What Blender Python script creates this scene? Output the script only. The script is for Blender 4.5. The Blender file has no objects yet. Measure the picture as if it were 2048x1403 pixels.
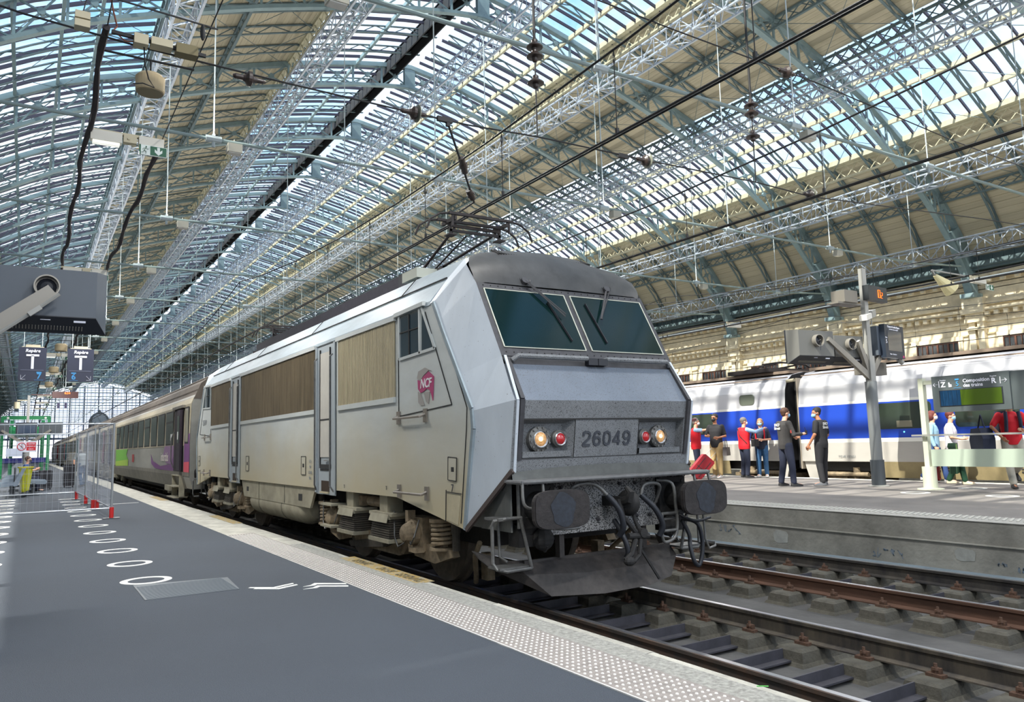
import bpy, bmesh, math, random
from mathutils import Vector, Matrix
random.seed(7)
PI = math.pi
SC = bpy.context.scene
COL = SC.collection

# ---------------------------------------------------------------- camera
def cam_matrix(yaw, pitch, roll, loc):
    yaw, pitch, roll = map(math.radians, (yaw, pitch, roll))
    cy, sy = math.cos(yaw), math.sin(yaw)
    fw = Vector((sy*math.cos(pitch), cy*math.cos(pitch), math.sin(pitch)))
    rt = Vector((cy, -sy, 0)); up = rt.cross(fw)
    r2 = rt*math.cos(roll) + up*math.sin(roll)
    u2 = -rt*math.sin(roll) + up*math.cos(roll)
    m = Matrix((r2, u2, -fw)).transposed().to_4x4()
    m.translation = Vector(loc)
    return m
cd = bpy.data.cameras.new('camera')
cd.sensor_width = 36.0; cd.sensor_fit = 'HORIZONTAL'; cd.lens = 36*1540/2048
cd.clip_start = 0.05; cd.clip_end = 2000
cam = bpy.data.objects.new('camera', cd); COL.objects.link(cam)
cam.matrix_world = cam_matrix(32.255, 6.76, -1.543, (0, 0, 1.7))
SC.camera = cam

# ---------------------------------------------------------------- world, sun, exposure
SKY_STRENGTH = 1.1
w = bpy.data.worlds.new('sky'); SC.world = w; w.use_nodes = True
nt = w.node_tree; nt.nodes.clear()
wo = nt.nodes.new('ShaderNodeOutputWorld'); bg = nt.nodes.new('ShaderNodeBackground')
tc = nt.nodes.new('ShaderNodeTexCoord'); mp = nt.nodes.new('ShaderNodeMapping')
mp.inputs['Scale'].default_value = (1, 1, 1.5)
nz = nt.nodes.new('ShaderNodeTexNoise'); nz.inputs['Scale'].default_value = 3.2; nz.inputs['Detail'].default_value = 7; nz.inputs['Roughness'].default_value = .58
rp = nt.nodes.new('ShaderNodeValToRGB'); rp.color_ramp.elements[0].position = .40; rp.color_ramp.elements[0].color = (0, 0, 0, 1)
rp.color_ramp.elements[1].position = .60; rp.color_ramp.elements[1].color = (1, 1, 1, 1)
sep = nt.nodes.new('ShaderNodeSeparateXYZ')
gr = nt.nodes.new('ShaderNodeValToRGB')
e = gr.color_ramp.elements
e[0].position = 0.0; e[0].color = (.92, .97, 1.08, 1)
e[1].position = .75; e[1].color = (.24, .50, .92, 1)
e2 = gr.color_ramp.elements.new(.22); e2.color = (.62, .82, 1.08, 1)
e3 = gr.color_ramp.elements.new(.45); e3.color = (.33, .62, 1.0, 1)
mx = nt.nodes.new('ShaderNodeMixRGB'); mx.inputs[2].default_value = (1.0, 1.04, 1.12, 1)
nt.links.new(tc.outputs['Generated'], mp.inputs['Vector']); nt.links.new(mp.outputs[0], nz.inputs['Vector'])
nt.links.new(nz.outputs['Fac'], rp.inputs[0]); nt.links.new(tc.outputs['Generated'], sep.inputs[0])
nt.links.new(sep.outputs['Z'], gr.inputs[0]); nt.links.new(gr.outputs[0], mx.inputs[1]); nt.links.new(rp.outputs[0], mx.inputs[0])
nt.links.new(mx.outputs[0], bg.inputs[0]); bg.inputs[1].default_value = SKY_STRENGTH
nt.links.new(bg.outputs[0], wo.inputs[0])

sd = bpy.data.lights.new('sun', 'SUN'); sd.energy = 6.6; sd.angle = math.radians(.53); sd.color = (1.0, .93, .80)
sun = bpy.data.objects.new('sun', sd); COL.objects.link(sun)
sun.rotation_euler = Vector((0.895, 0.16, -1.0)).to_track_quat('-Z', 'Y').to_euler()
sun.location = (0, 0, 60)

SC.view_settings.view_transform = 'Standard'; SC.view_settings.look = 'None'
SC.view_settings.gamma = 1.0; SC.view_settings.use_curve_mapping = False
SC.view_settings.exposure = 0.6
SC.render.engine = 'CYCLES'
cy_ = SC.cycles
cy_.max_bounces = 7; cy_.diffuse_bounces = 4; cy_.glossy_bounces = 3; cy_.transmission_bounces = 3; cy_.transparent_max_bounces = 12
cy_.use_denoising = True
cy_.caustics_reflective = False; cy_.caustics_refractive = False
cy_.sample_clamp_indirect = 4.0

# ---------------------------------------------------------------- materials
def srgb(r, g, b):
    f = lambda c: (c/255/12.92) if c/255 <= .04045 else ((c/255+.055)/1.055)**2.4
    return (f(r), f(g), f(b))
_M = {}
def mat(name, col, rough=.6, metal=0., noise=0., nscale=8., bump=0., bscale=None, emit=None, estr=1., detail=5., spec=.5, stretch=None, col2=None, lo=.35, hi=.7, coat=0.):
    """procedural principled material; noise = colour variation (or a mix towards col2)"""
    if name in _M: return _M[name]
    m = bpy.data.materials.new(name); m.use_nodes = True; _M[name] = m
    nt = m.node_tree; b = nt.nodes['Principled BSDF']
    b.inputs['Base Color'].default_value = (*col, 1); b.inputs['Roughness'].default_value = rough
    b.inputs['Metallic'].default_value = metal; b.inputs['Specular IOR Level'].default_value = spec
    if coat: b.inputs['Coat Weight'].default_value = coat
    if emit:
        b.inputs['Emission Color'].default_value = (*emit, 1); b.inputs['Emission Strength'].default_value = estr
    if noise or bump or col2:
        tc = nt.nodes.new('ShaderNodeTexCoord'); mp = nt.nodes.new('ShaderNodeMapping')
        nt.links.new(tc.outputs['Object'], mp.inputs['Vector'])
        if stretch: mp.inputs['Scale'].default_value = stretch
        n = nt.nodes.new('ShaderNodeTexNoise'); n.inputs['Scale'].default_value = nscale; n.inputs['Detail'].default_value = detail; n.inputs['Roughness'].default_value = .65
        nt.links.new(mp.outputs[0], n.inputs['Vector'])
        if noise or col2:
            r = nt.nodes.new('ShaderNodeValToRGB')
            c2 = col2 if col2 else tuple(c*(1-noise) for c in col)
            c1 = col if col2 else tuple(min(1, c*(1+noise*.6)) for c in col)
            r.color_ramp.elements[0].position = lo; r.color_ramp.elements[0].color = (*c2, 1)
            r.color_ramp.elements[1].position = hi; r.color_ramp.elements[1].color = (*c1, 1)
            nt.links.new(n.outputs['Fac'], r.inputs[0]); nt.links.new(r.outputs[0], b.inputs['Base Color'])
        if bump:
            bn = nt.nodes.new('ShaderNodeBump'); bn.inputs['Strength'].default_value = bump; bn.inputs['Distance'].default_value = .02
            n2 = n
            if bscale:
                n2 = nt.nodes.new('ShaderNodeTexNoise'); n2.inputs['Scale'].default_value = bscale; n2.inputs['Detail'].default_value = 4
                nt.links.new(mp.outputs[0], n2.inputs['Vector'])
            nt.links.new(n2.outputs['Fac'], bn.inputs['Height']); nt.links.new(bn.outputs[0], b.inputs['Normal'])
    return m
def glass_mat(name, tint=(.9, .95, 1), alpha=.9, rough=.05):
    if name in _M: return _M[name]
    m = bpy.data.materials.new(name); m.use_nodes = True; _M[name] = m
    nt = m.node_tree; nt.nodes.clear()
    o = nt.nodes.new('ShaderNodeOutputMaterial'); t = nt.nodes.new('ShaderNodeBsdfTransparent'); g = nt.nodes.new('ShaderNodeBsdfGlossy')
    mxs = nt.nodes.new('ShaderNodeMixShader'); mxs.inputs[0].default_value = 1-alpha
    t.inputs[0].default_value = (*tint, 1); g.inputs['Roughness'].default_value = rough
    nt.links.new(t.outputs[0], mxs.inputs[1]); nt.links.new(g.outputs[0], mxs.inputs[2]); nt.links.new(mxs.outputs[0], o.inputs[0])
    return m

# ---------------------------------------------------------------- mesh builder
class MB:
    def __init__(s): s.v = []; s.f = []; s.mi = []; s.cur = 0
    def add(s, vs, fs):
        o = len(s.v); s.v.extend([tuple(p) for p in vs]); s.f.extend([tuple(i+o for i in f) for f in fs]); s.mi.extend([s.cur]*len(fs))
        return s
    def box(s, c, d, rz=0., taper=None):
        x, y, z = (k/2 for k in d); t = taper or (1, 1)
        pts = [(-x, -y, -z), (x, -y, -z), (x, y, -z), (-x, y, -z), (-x*t[0], -y*t[1], z), (x*t[0], -y*t[1], z), (x*t[0], y*t[1], z), (-x*t[0], y*t[1], z)]
        ca, sa = math.cos(rz), math.sin(rz)
        s.add([(c[0]+p[0]*ca-p[1]*sa, c[1]+p[0]*sa+p[1]*ca, c[2]+p[2]) for p in pts],
              [(0, 3, 2, 1), (4, 5, 6, 7), (0, 1, 5, 4), (1, 2, 6, 5), (2, 3, 7, 6), (3, 0, 4, 7)]); return s
    def b2(s, x0, x1, y0, y1, z0, z1): return s.box(((x0+x1)/2, (y0+y1)/2, (z0+z1)/2), (abs(x1-x0), abs(y1-y0), abs(z1-z0)))
    def bar(s, p, q, w, h=None, up=(0, 0, 1)):
        p, q = Vector(p), Vector(q); h = h or w; d = q-p
        if d.length < 1e-6: return s
        d.normalize(); u = Vector(up)
        if abs(d.dot(u)) > .99: u = Vector((1, 0, 0)) if abs(d.x) < .9 else Vector((0, 1, 0))
        a = d.cross(u).normalized(); b = a.cross(d).normalized(); a = a*w/2; b = b*h/2
        s.add([p-a-b, p+a-b, p+a+b, p-a+b, q-a-b, q+a-b, q+a+b, q-a+b],
              [(0, 3, 2, 1), (4, 5, 6, 7), (0, 1, 5, 4), (1, 2, 6, 5), (2, 3, 7, 6), (3, 0, 4, 7)]); return s
    def tube(s, pts, r, n=6, r2=None, caps=True, closed=False):
        pts = [Vector(p) for p in pts]; m = len(pts); rings = []
        prev = None
        for i, p in enumerate(pts):
            if closed: d = pts[(i+1) % m]-pts[i-1]
            else: d = (pts[min(i+1, m-1)]-pts[max(i-1, 0)])
            if d.length < 1e-9: d = Vector((0, 0, 1))
            d.normalize()
            if prev is None:
                u = Vector((0, 0, 1)) if abs(d.z) < .9 else Vector((1, 0, 0))
                a = d.cross(u).normalized()
            else:
                a = (prev - d*prev.dot(d))
                a = a.normalized() if a.length > 1e-6 else d.cross(Vector((0, 0, 1))).normalized()
            prev = a; b = d.cross(a)
            rr = r[i] if isinstance(r, (list, tuple)) else (r + (r2-r)*i/(m-1) if r2 is not None else r)
            rings.append([p + a*math.cos(t)*rr + b*math.sin(t)*rr for t in (2*PI*k/n for k in range(n))])
        vs = [q for ring in rings for q in ring]; fs = []
        L = m if closed else m-1
        for i in range(L):
            j = (i+1) % m
            for k in range(n): fs.append((i*n+k, i*n+(k+1) % n, j*n+(k+1) % n, j*n+k))
        if caps and not closed: fs += [tuple(reversed(range(n))), tuple((m-1)*n+k for k in range(n))]
        s.add(vs, fs); return s
    def cyl(s, p, q, r, n=16, r2=None): return s.tube([p, q], r, n, r2=r if r2 is None else r2)
    def lathe(s, prof, c=(0, 0, 0), axis='z', n=20):
        """prof: list of (radius, height) along axis"""
        vs = []; fs = []
        for r, h in prof:
            for k in range(n):
                t = 2*PI*k/n; a, b = r*math.cos(t), r*math.sin(t)
                vs.append({'z': (c[0]+a, c[1]+b, c[2]+h), 'y': (c[0]+a, c[1]+h, c[2]+b), 'x': (c[0]+h, c[1]+a, c[2]+b)}[axis])
        for i in range(len(prof)-1):
            for k in range(n): fs.append((i*n+k, i*n+(k+1) % n, (i+1)*n+(k+1) % n, (i+1)*n+k))
        fs += [tuple(reversed(range(n))), tuple((len(prof)-1)*n+k for k in range(n))]
        s.add(vs, fs); return s
    def prism(s, poly, a0, a1, plane='xz'):
        """polygon in a plane, extruded along the third axis from a0 to a1"""
        n = len(poly)
        def P(u, v, a): return {'xz': (u, a, v), 'yz': (a, u, v), 'xy': (u, v, a)}[plane]
        s.add([P(u, v, a0) for u, v in poly]+[P(u, v, a1) for u, v in poly],
              [tuple(range(n)), tuple(reversed(range(n, 2*n)))]+[(i, (i+1) % n, n+(i+1) % n, n+i) for i in range(n)]); return s
    def loft(s, rings, caps=True, closed=True):
        n = len(rings[0]); vs = [p for r in rings for p in r]; fs = []
        for i in range(len(rings)-1):
            for k in range(n if closed else n-1): fs.append((i*n+k, i*n+(k+1) % n, (i+1)*n+(k+1) % n, (i+1)*n+k))
        if caps: fs += [tuple(reversed(range(n))), tuple((len(rings)-1)*n+k for k in range(n))]
        s.add(vs, fs); return s
    def ell(s, c, r, n=10, m=7, rot=None):
        vs = [];
        R = rot or Matrix.Identity(3)
        for i in range(m+1):
            t = PI*i/m
            for k in range(n):
                p = 2*PI*k/n
                q = R @ Vector((r[0]*math.sin(t)*math.cos(p), r[1]*math.sin(t)*math.sin(p), r[2]*math.cos(t)))
                vs.append((c[0]+q.x, c[1]+q.y, c[2]+q.z))
        s.add(vs, [(i*n+k, (i+1)*n+k, (i+1)*n+(k+1) % n, i*n+(k+1) % n) for i in range(m) for k in range(n)]); return s
    def mesh(s, name, mats, smooth=False):
        me = bpy.data.meshes.new(name); me.from_pydata(s.v, [], s.f)
        for m in (mats if isinstance(mats, (list, tuple)) else [mats]): me.materials.append(m)
        if any(s.mi): me.polygons.foreach_set('material_index', s.mi)
        if True:
            bm = bmesh.new(); bm.from_mesh(me)
            if len(s.f) < 60000:
                bmesh.ops.remove_doubles(bm, verts=bm.verts, dist=1e-6) if smooth else None
                bmesh.ops.recalc_face_normals(bm, faces=bm.faces)
            if smooth:
                for f in bm.faces: f.smooth = True
                for ed in bm.edges:
                    if len(ed.link_faces) == 2 and ed.calc_face_angle(0) > math.radians(38): ed.smooth = False
            bm.to_mesh(me); bm.free()
        me.update(); return me
def link(name, me, parent=None, loc=None, rz=0, **kw):
    o = bpy.data.objects.new(name, me); COL.objects.link(o)
    if parent is not None: o.parent = parent
    if loc is not None: o.location = loc
    if rz: o.rotation_euler = (0, 0, rz)
    for k, v in kw.items():
        if v is not None: o[k] = v
    return o
def obj(name, b, m, parent=None, smooth=False, loc=None, rz=0, **kw):
    return link(name, b.mesh(name, m, smooth), parent, loc, rz, **kw)
def thing(name, label, cat, loc=(0, 0, 0), rz=0, group=None, parent=None):
    o = bpy.data.objects.new(name, None); COL.objects.link(o); o.location = loc; o.rotation_euler = (0, 0, rz)
    o.empty_display_size = .1
    if label: o['label'] = label
    if cat: o['category'] = cat
    if group: o['group'] = group
    if parent is not None: o.parent = parent
    return o
def struct(name, parent=None, loc=(0, 0, 0)):
    o = bpy.data.objects.new(name, None); COL.objects.link(o); o.location = loc
    if parent is not None: o.parent = parent
    else: o['kind'] = 'structure'
    return o
def copy_tree(o, parent=None):
    c = o.copy(); COL.objects.link(c)
    if parent is not None: c.parent = parent
    for ch in list(o.children): copy_tree(ch, c)
    return c
def text_mesh(txt, size, m, depth=.002, align='CENTER', bold=0., shear=0., space=1.):
    cu = bpy.data.curves.new('t', 'FONT'); cu.body = txt; cu.size = size; cu.align_x = align; cu.align_y = 'CENTER'
    cu.extrude = depth; cu.offset = bold; cu.shear = shear; cu.resolution_u = 3; cu.space_character = space
    o = bpy.data.objects.new('t', cu); COL.objects.link(o)
    dg = bpy.context.evaluated_depsgraph_get()
    me = bpy.data.meshes.new_from_object(o.evaluated_get(dg)); me.materials.clear(); me.materials.append(m)
    bpy.data.objects.remove(o); bpy.data.curves.remove(cu)
    return me
def text(name, txt, size, m, loc, facing, parent=None, **kw):
    """flat lettering; facing = the direction (unit vector in plan) the reader looks from: '-y', '-x' or an angle of the normal"""
    me = text_mesh(txt, size, m, **{k: v for k, v in kw.items() if k in ('depth', 'align', 'bold', 'shear', 'space')})
    o = bpy.data.objects.new(name, me); COL.objects.link(o)
    if parent is not None: o.parent = parent
    o.location = loc
    rz = {'-y': 0, '-x': -PI/2, '+x': PI/2, '+y': PI}.get(facing, facing)
    if facing == 'up': o.rotation_euler = (0, 0, kw.get('rz', 0))
    else: o.rotation_euler = (PI/2, 0, rz)
    return o
# ================================================================ shell
T0, BAY = 14.24, 9.16          # first visible truss and bay
K0, K1 = -3, 29                # truss index range
RX = 19.3                      # ridge line
Ytr = [T0 + BAY*k for k in range(K0, K1+1)]
Y0, YE = Ytr[0], Ytr[-1]
def interp(d, prof):
    d = abs(d)
    for (a, za), (b, zb) in zip(prof, prof[1:]):
        if d <= b: return za + (zb-za)*(d-a)/(b-a)
    return prof[-1][1]
def smooth_prof(P):
    out = []
    for i in range(len(P)-1):
        p0 = P[i-1] if i else (2*P[0][0]-P[1][0], P[0][1]+.5*(P[0][1]-P[1][1])); p1 = P[i]; p2 = P[i+1]; p3 = P[i+2] if i+2 < len(P) else P[i+1]
        for k in range(6):
            t = k/6
            z = .5*((2*p1[1])+(-p0[1]+p2[1])*t+(2*p0[1]-5*p1[1]+4*p2[1]-p3[1])*t*t+(-p0[1]+3*p1[1]-3*p2[1]+p3[1])*t**3)
            out.append((p1[0]+(p2[0]-p1[0])*t, z))
    out.append(P[-1]); return out
UP = smooth_prof([(0, 25.05), (3.65, 24.4), (7.5, 23.4), (11.3, 22.2), (15, 20.95), (18.6, 19.65), (22, 17.75), (24, 16.2), (26, 14.2), (28, 11.6)])
LO = smooth_prof([(0, 23.75), (3.65, 23.1), (7.5, 22.1), (11.3, 20.95), (15, 19.6), (18.6, 18.1), (22, 16.1), (24, 14.5), (25.6, 12.9), (27, 11.0)])
U = lambda d: interp(d, UP)
Lc = lambda d: interp(d, LO)

M_teal = mat('painted_steel_teal', srgb(130, 153, 158), .55, .0, noise=.12, nscale=2)
M_teald = mat('painted_steel_teal_dark', srgb(98, 117, 122), .6, noise=.12, nscale=2)
M_cream = mat('painted_steel_cream', srgb(190, 186, 160), .6, noise=.15, nscale=3)
M_galv = mat('galvanised_steel', srgb(186, 196, 208), .42, .35, noise=.15, nscale=6)
M_bar = mat('glazing_bar_dark', srgb(58, 56, 72), .6)
M_dark = mat('near_black', (.012, .012, .014), .6)
M_board = mat('roof_board_cream', srgb(190, 182, 158), .85, noise=.16, nscale=1.2, stretch=(9, .15, 9), lo=.3, hi=.75)
M_pane = glass_mat('roof_glass', (.93, .97, 1.0), .93, .12)
M_stone = mat('stone_cream', srgb(228, 216, 188), .85, noise=.22, nscale=1.6, bump=.25, bscale=9)
M_stoned = mat('stone_weathered', srgb(206, 188, 150), .9, noise=.35, nscale=1.1, bump=.3, bscale=8)
M_winfr = mat('window_frame_brown', srgb(92, 58, 44), .6)
M_winglass = mat('dark_window_glass', srgb(40, 46, 50), .12, spec=.6)

roof = struct('roof')
# ---- trusses
def truss_mesh():
    b = MB()
    xs = [0, 1.83, 3.65, 5.6, 7.5, 9.4, 11.3, 13.15, 15, 16.8, 18.6, 20.3, 22, 23.4, 24.6, 25.7]
    for sg in (-1, 1):
        for d0, d1 in zip(xs, xs[1:]):
            b.bar((sg*d0, 0, U(d0)), (sg*d1, 0, U(d1)), .30, .26)
            b.bar((sg*d0, 0, Lc(d0)), (sg*d1, 0, Lc(d1)), .30, .16)
        for i, d in enumerate(xs[1:], 1):
            s_ = (U(d+.05)-U(d-.05))/.1; nx = -s_/math.hypot(1, s_)
            b.bar((sg*d, 0, U(d)), (sg*(d-.0), 0, Lc(d)), .10)
        for i, (d0, d1) in enumerate(zip(xs, xs[1:])):
            b.bar((sg*d0, .03, Lc(d0)), (sg*d1, .03, U(d1)), .07); b.bar((sg*d0, -.03, U(d0)), (sg*d1, -.03, Lc(d1)), .07)
            zc = (U(d0)+U(d1)+Lc(d0)+Lc(d1))/4
            b.cyl(((sg*(d0+d1)/2), -.08, zc), ((sg*(d0+d1)/2), .08, zc), .15, 8)
        # curved haunch and tapering leg down to the corbel
        for d0, d1 in ((25.7, 26.3), (26.3, 26.9), (26.9, 27.5)):
            b.bar((sg*d0, 0, U(d0)), (sg*d1, 0, U(d1)), .30, .26)
        b.add([(sg*x, y, z) for y in (-.22, .22) for x, z in ((25.6, Lc(25.6)+.2), (26.5, U(26.5)), (27.9, 12.0), (28.0, 9.6), (27.35, 9.6), (26.9, 11.0))],
              [(0, 1, 2, 3, 4, 5), (11, 10, 9, 8, 7, 6)] + [(i, (i+1) % 6, 6+(i+1) % 6, 6+i) for i in range(6)])
        b.b2(sg*27.1, sg*28.1, -.4, .4, 9.4, 9.65)
    b.b2(-.35, .35, -.12, .12, 23.6, 25.1)
    return b.mesh('truss', M_teal)
tm = truss_mesh()
for y in Ytr: link('truss', tm, roof, (RX, y, 0))
def PN(d, off, sg=1, y=0.):
    s_ = (U(d+.1)-U(d-.1 if d > .1 else d))/(.2 if d > .1 else .1); n = math.hypot(1, s_)
    return (sg*(d-s_/n*off), y, U(d)+off/n)
# ---- secondary ribs, three in every bay
def rib_mesh():
    b = MB(); xs = [.4+i*.92 for i in range(30)]
    for sg in (-1, 1):
        for i, (a, c) in enumerate(zip(xs, xs[1:])):
            b.bar(PN(a, .1, sg), PN(c, .1, sg), .12, .05); b.bar(PN(a, -.28, sg), PN(c, -.28, sg), .12, .05)
            b.bar(PN(a, -.28 if i % 2 else .1, sg), PN(c, .1 if i % 2 else -.28, sg), .04)
    return b.mesh('rib', M_teald)
rm = rib_mesh()
ribs = [Ytr[0]+BAY*(k+q/4) for k in range(len(Ytr)-1) for q in (1, 2, 3)]
for y in ribs: link('rib', rm, roof, (RX, y, 0))
# ---- purlins along the hall
LEN = YE-Y0; YM = (Y0+YE)/2
for d in (3.45, 5.5, 17.3, 18.7, 20.4):
    for sg in (-1, 1):
        b = MB(); b.b2(-.07, .07, Y0, YE, U(d)-.10, U(d)+.12); obj('purlin', b, M_cream if sg > 0 else M_teal, roof, loc=(RX+sg*d, 0, 0))
def lattice_purlin(d, x, h=.5, m=M_teald):
    b = MB(); z = U(d)+.02; n = int(LEN/.76); st = LEN/n
    b.b2(-.07, .07, Y0, YE, z-.05, z+.05); b.b2(-.07, .07, Y0, YE, z-h-.05, z-h+.05)
    for i in range(n):
        y = Y0+i*st
        b.bar((0, y, z-h), (0, y+st, z), .045); b.bar((0, y, z), (0, y+st, z-h), .045)
    obj('lattice_purlin', b, m, roof, loc=(x, 0, 0))
for d in (11.3, 25.0):
    for sg in (-1, 1): lattice_purlin(d, RX+sg*d)
for d in (15.0,):
    for sg in (-1, 1): lattice_purlin(d, RX+sg*d, .6)
for d in (7.5, 22.0):           # gutter beams edging the boarded bands
    for sg in (-1, 1):
        lattice_purlin(d, RX+sg*d, .75, M_cream)
        b = MB(); b.b2(-.30, .22, Y0, YE, U(d)+.08, U(d)+.38); obj('gutter', b, M_cream, roof, loc=(RX+sg*(d-.1), 0, 0))
b = MB(); b.b2(-.35, .35, Y0, YE, 24.98, 25.15); b.b2(-.35, -.28, Y0, YE, 24.3, 25.1); b.b2(.28, .35, Y0, YE, 24.3, 25.1); obj('ridge_walkway', b, mat('ridge_black', (.02, .022, .025), .7), roof, loc=(RX-1.2, 0, 0))
# ---- glazing bars and panes (zones: centre, left, right)
ZON = [[0.35, 3.45], [3.45, 5.5], [5.5, 7.5], [15.0, 17.3], [17.3, 18.7], [18.7, 20.4], [20.4, 22.0]]
def zbar(b, d0, d1, sg, y):
    n = max(1, round((d1-d0)/2.2))
    for i in range(n):
        a, c = d0+(d1-d0)*i/n, d0+(d1-d0)*(i+1)/n
        b.bar(PN(a, .12, sg, y), PN(c, .12, sg, y), .075, .16)
ZB = [((.35, 7.5), 1), ((.35, 7.5), -1), ((15, 22), 1), ((15, 22), -1)]
zm = []
for (r, sg) in ZB:
    b = MB(); zbar(b, r[0], r[1], sg, 0); zm.append(b.mesh('glazing_bar', M_bar))
offs = [BAY*(i/12) for i in range(12) if i % 3]
nb = len(Ytr)-1
IND = range(2, 11)
for k in IND:
    for o_ in offs:
        for me in zm: link('glazing_bar', me, roof, (RX, Ytr[k]+o_, 0))
b = MB()
for k in range(nb):
    if k in IND: continue
    for o_ in offs:
        for (r, sg) in ZB: zbar(b, r[0], r[1], sg, Ytr[k]+o_)
obj('glazing_bar', b, M_bar, roof, loc=(RX, 0, 0), kind='stuff')
def quad(b, d0, d1, sg, y0, y1, dz, th, n=1):
    for i in range(n):
        a, c = d0+(d1-d0)*i/n, d0+(d1-d0)*(i+1)/n
        vs = []
        for y in (y0, y1):
            for t in (0, th):
                vs += [PN(a, dz+t, sg, y), PN(c, dz+t, sg, y)]
        b.add(vs, [(0, 1, 3, 2), (4, 6, 7, 5), (0, 4, 5, 1), (2, 3, 7, 6), (0, 2, 6, 4), (1, 5, 7, 3)])
PW = BAY/12
pm = {}
for zi, (d0, d1) in enumerate(ZON):
    for sg in (-1, 1):
        b = MB(); quad(b, d0+.04, d1-.04, sg, .03, PW-.03, .21, .012); pm[zi, sg] = b.mesh('glass_pane', M_pane)
PIND = [(k, i) for k in (4, 5, 6) for i in range(12)][2:24]
for k, i in PIND:
    for key in pm: link('glass_pane', pm[key], roof, (RX, Ytr[k]+PW*i, 0))
b = MB()
for k in range(nb):
    for i in range(12):
        if (k, i) in PIND: continue
        for (d0, d1) in ZON:
            for sg in (-1, 1):
                a, c, y0, y1 = d0+.04, d1-.04, Ytr[k]+PW*i+.03, Ytr[k]+PW*(i+1)-.03
                b.add([PN(a, .215, sg, y0), PN(c, .215, sg, y0), PN(c, .215, sg, y1), PN(a, .215, sg, y1)], [(0, 1, 2, 3)])
obj('glass_pane', b, M_pane, roof, loc=(RX, 0, 0), kind='stuff')
# ---- boarded panels
ZP = [[7.6, 11.3], [11.3, 14.9], [22.1, 25.0], [25.0, 28.0]]
bp = {}
for zi, (d0, d1) in enumerate(ZP):
    for sg in (-1, 1):
        b = MB(); n = 12 if zi else 12
        for i in range(n):      # separate boards with recessed joints
            a, c = d0+(d1-d0)*i/n, d0+(d1-d0)*(i+1)/n
            quad(b, a+.006, c-.006, sg, .015, BAY/4-.015, .155, .04)
        quad(b, d0, d1, sg, .0, BAY/4, .20, .05, 3)
        bp[zi, sg] = b.mesh('roof_panel', M_board)
for k in range(2, 11):
    for q in range(4):
        for key in bp: link('roof_panel', bp[key], roof, (RX, Ytr[k]+BAY/4*q, 0))
b = MB()
for k in range(nb):
    if 2 <= k < 11: continue
    for q in range(4):
        for (d0, d1) in ZP:
            for sg in (-1, 1): quad(b, d0, d1, sg, Ytr[k]+BAY/4*q+.01, Ytr[k]+BAY/4*(q+1)-.01, .155, .07, 3)
obj('roof_panel', b, M_board, roof, loc=(RX, 0, 0), kind='stuff')
# ---- thin cross braces under the boarded bands
b = MB()
for k in range(nb):
    for q in (0, 2):
        y0, y1 = Ytr[k]+BAY/4*q, Ytr[k]+BAY/4*(q+2)
        for (d0, d1) in ((7.5, 11.3), (11.3, 15), (15, 18.7), (18.7, 22), (22, 25)):
            for sg in (-1, 1):
                b.bar((sg*d0, y0, U(d0)-.2), (sg*d1, y1, U(d1)-.2), .022); b.bar((sg*d0, y1, U(d0)-.2), (sg*d1, y0, U(d1)-.2), .022)
obj('wind_brace', b, M_teald, roof, loc=(RX, 0, 0), kind='stuff')
# ---- galvanised lattice girders hanging under the trusses
def girder_mesh(w=.85, h=.9, st=.92):
    b = MB(); n = int(LEN/st); st = LEN/n
    for x in (-w/2, w/2):
        for z in (0, -h): b.b2(x-.05, x+.05, Y0, YE, z-.04, z+.04)
    for i in range(n):
        y = Y0+i*st; f = i % 2
        for x in (-w/2, w/2):
            b.bar((x, y, -h if f else 0), (x, y+st, 0 if f else -h), .05, .045); b.bar((x, y, 0), (x, y, -h), .035, .03)
        b.bar((-w/2 if f else w/2, y, -h), (w/2 if f else -w/2, y+st, -h), .04)
        b.bar((-w/2 if f else w/2, y, 0), (w/2 if f else -w/2, y+st, 0), .04)
        b.bar((-w/2, y, -h), (w/2, y, -h), .05)
    return b.mesh('lattice_girder', M_galv)
gm = girder_mesh()
for d in (.9, 7.4, -7.4, 14.6, -14.6, 22.1, -22.1, 26.0, -26.0):
    z = Lc(d)-.12 if abs(d) < 25 else 12.6
    link('lattice_girder', gm, roof, (RX+d, 0, z))
# ---- tie rods with hangers, one under every truss
def tie_mesh():
    b = MB(); js = [-22.2, -14.9, -7.5, 0, 7.2, 14.5, 21.8]
    pts = [(-27.4, 0, 11.3)]+[(j, 0, 10.95-.0*abs(j)) for j in js]+[(27.4, 0, 11.3)]
    b.tube(pts, .055, 8)
    return b.mesh('tie_rod', mat('tie_rod_paint', srgb(150, 168, 168), .5))
tie = tie_mesh()
b = MB()
for j in (-22.2, -14.9, -7.5, 0, 7.2, 14.5, 21.8):
    b.cyl((j, 0, 10.95), (j, 0, Lc(j)), .022, 6); b.cyl((j-.22, 0, 10.95), (j+.22, 0, 10.95), .11, 8); b.cyl((j, 0, 10.7), (j, 0, 11.1), .05, 6)
M_hang = mat('hanger_rod', srgb(190, 202, 205), .45)
hm = b.mesh('hanger', M_hang)
for y in Ytr:
    t = link('tie_rod', tie, roof, (RX, y, 0)); link('hanger', hm, t)

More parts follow.
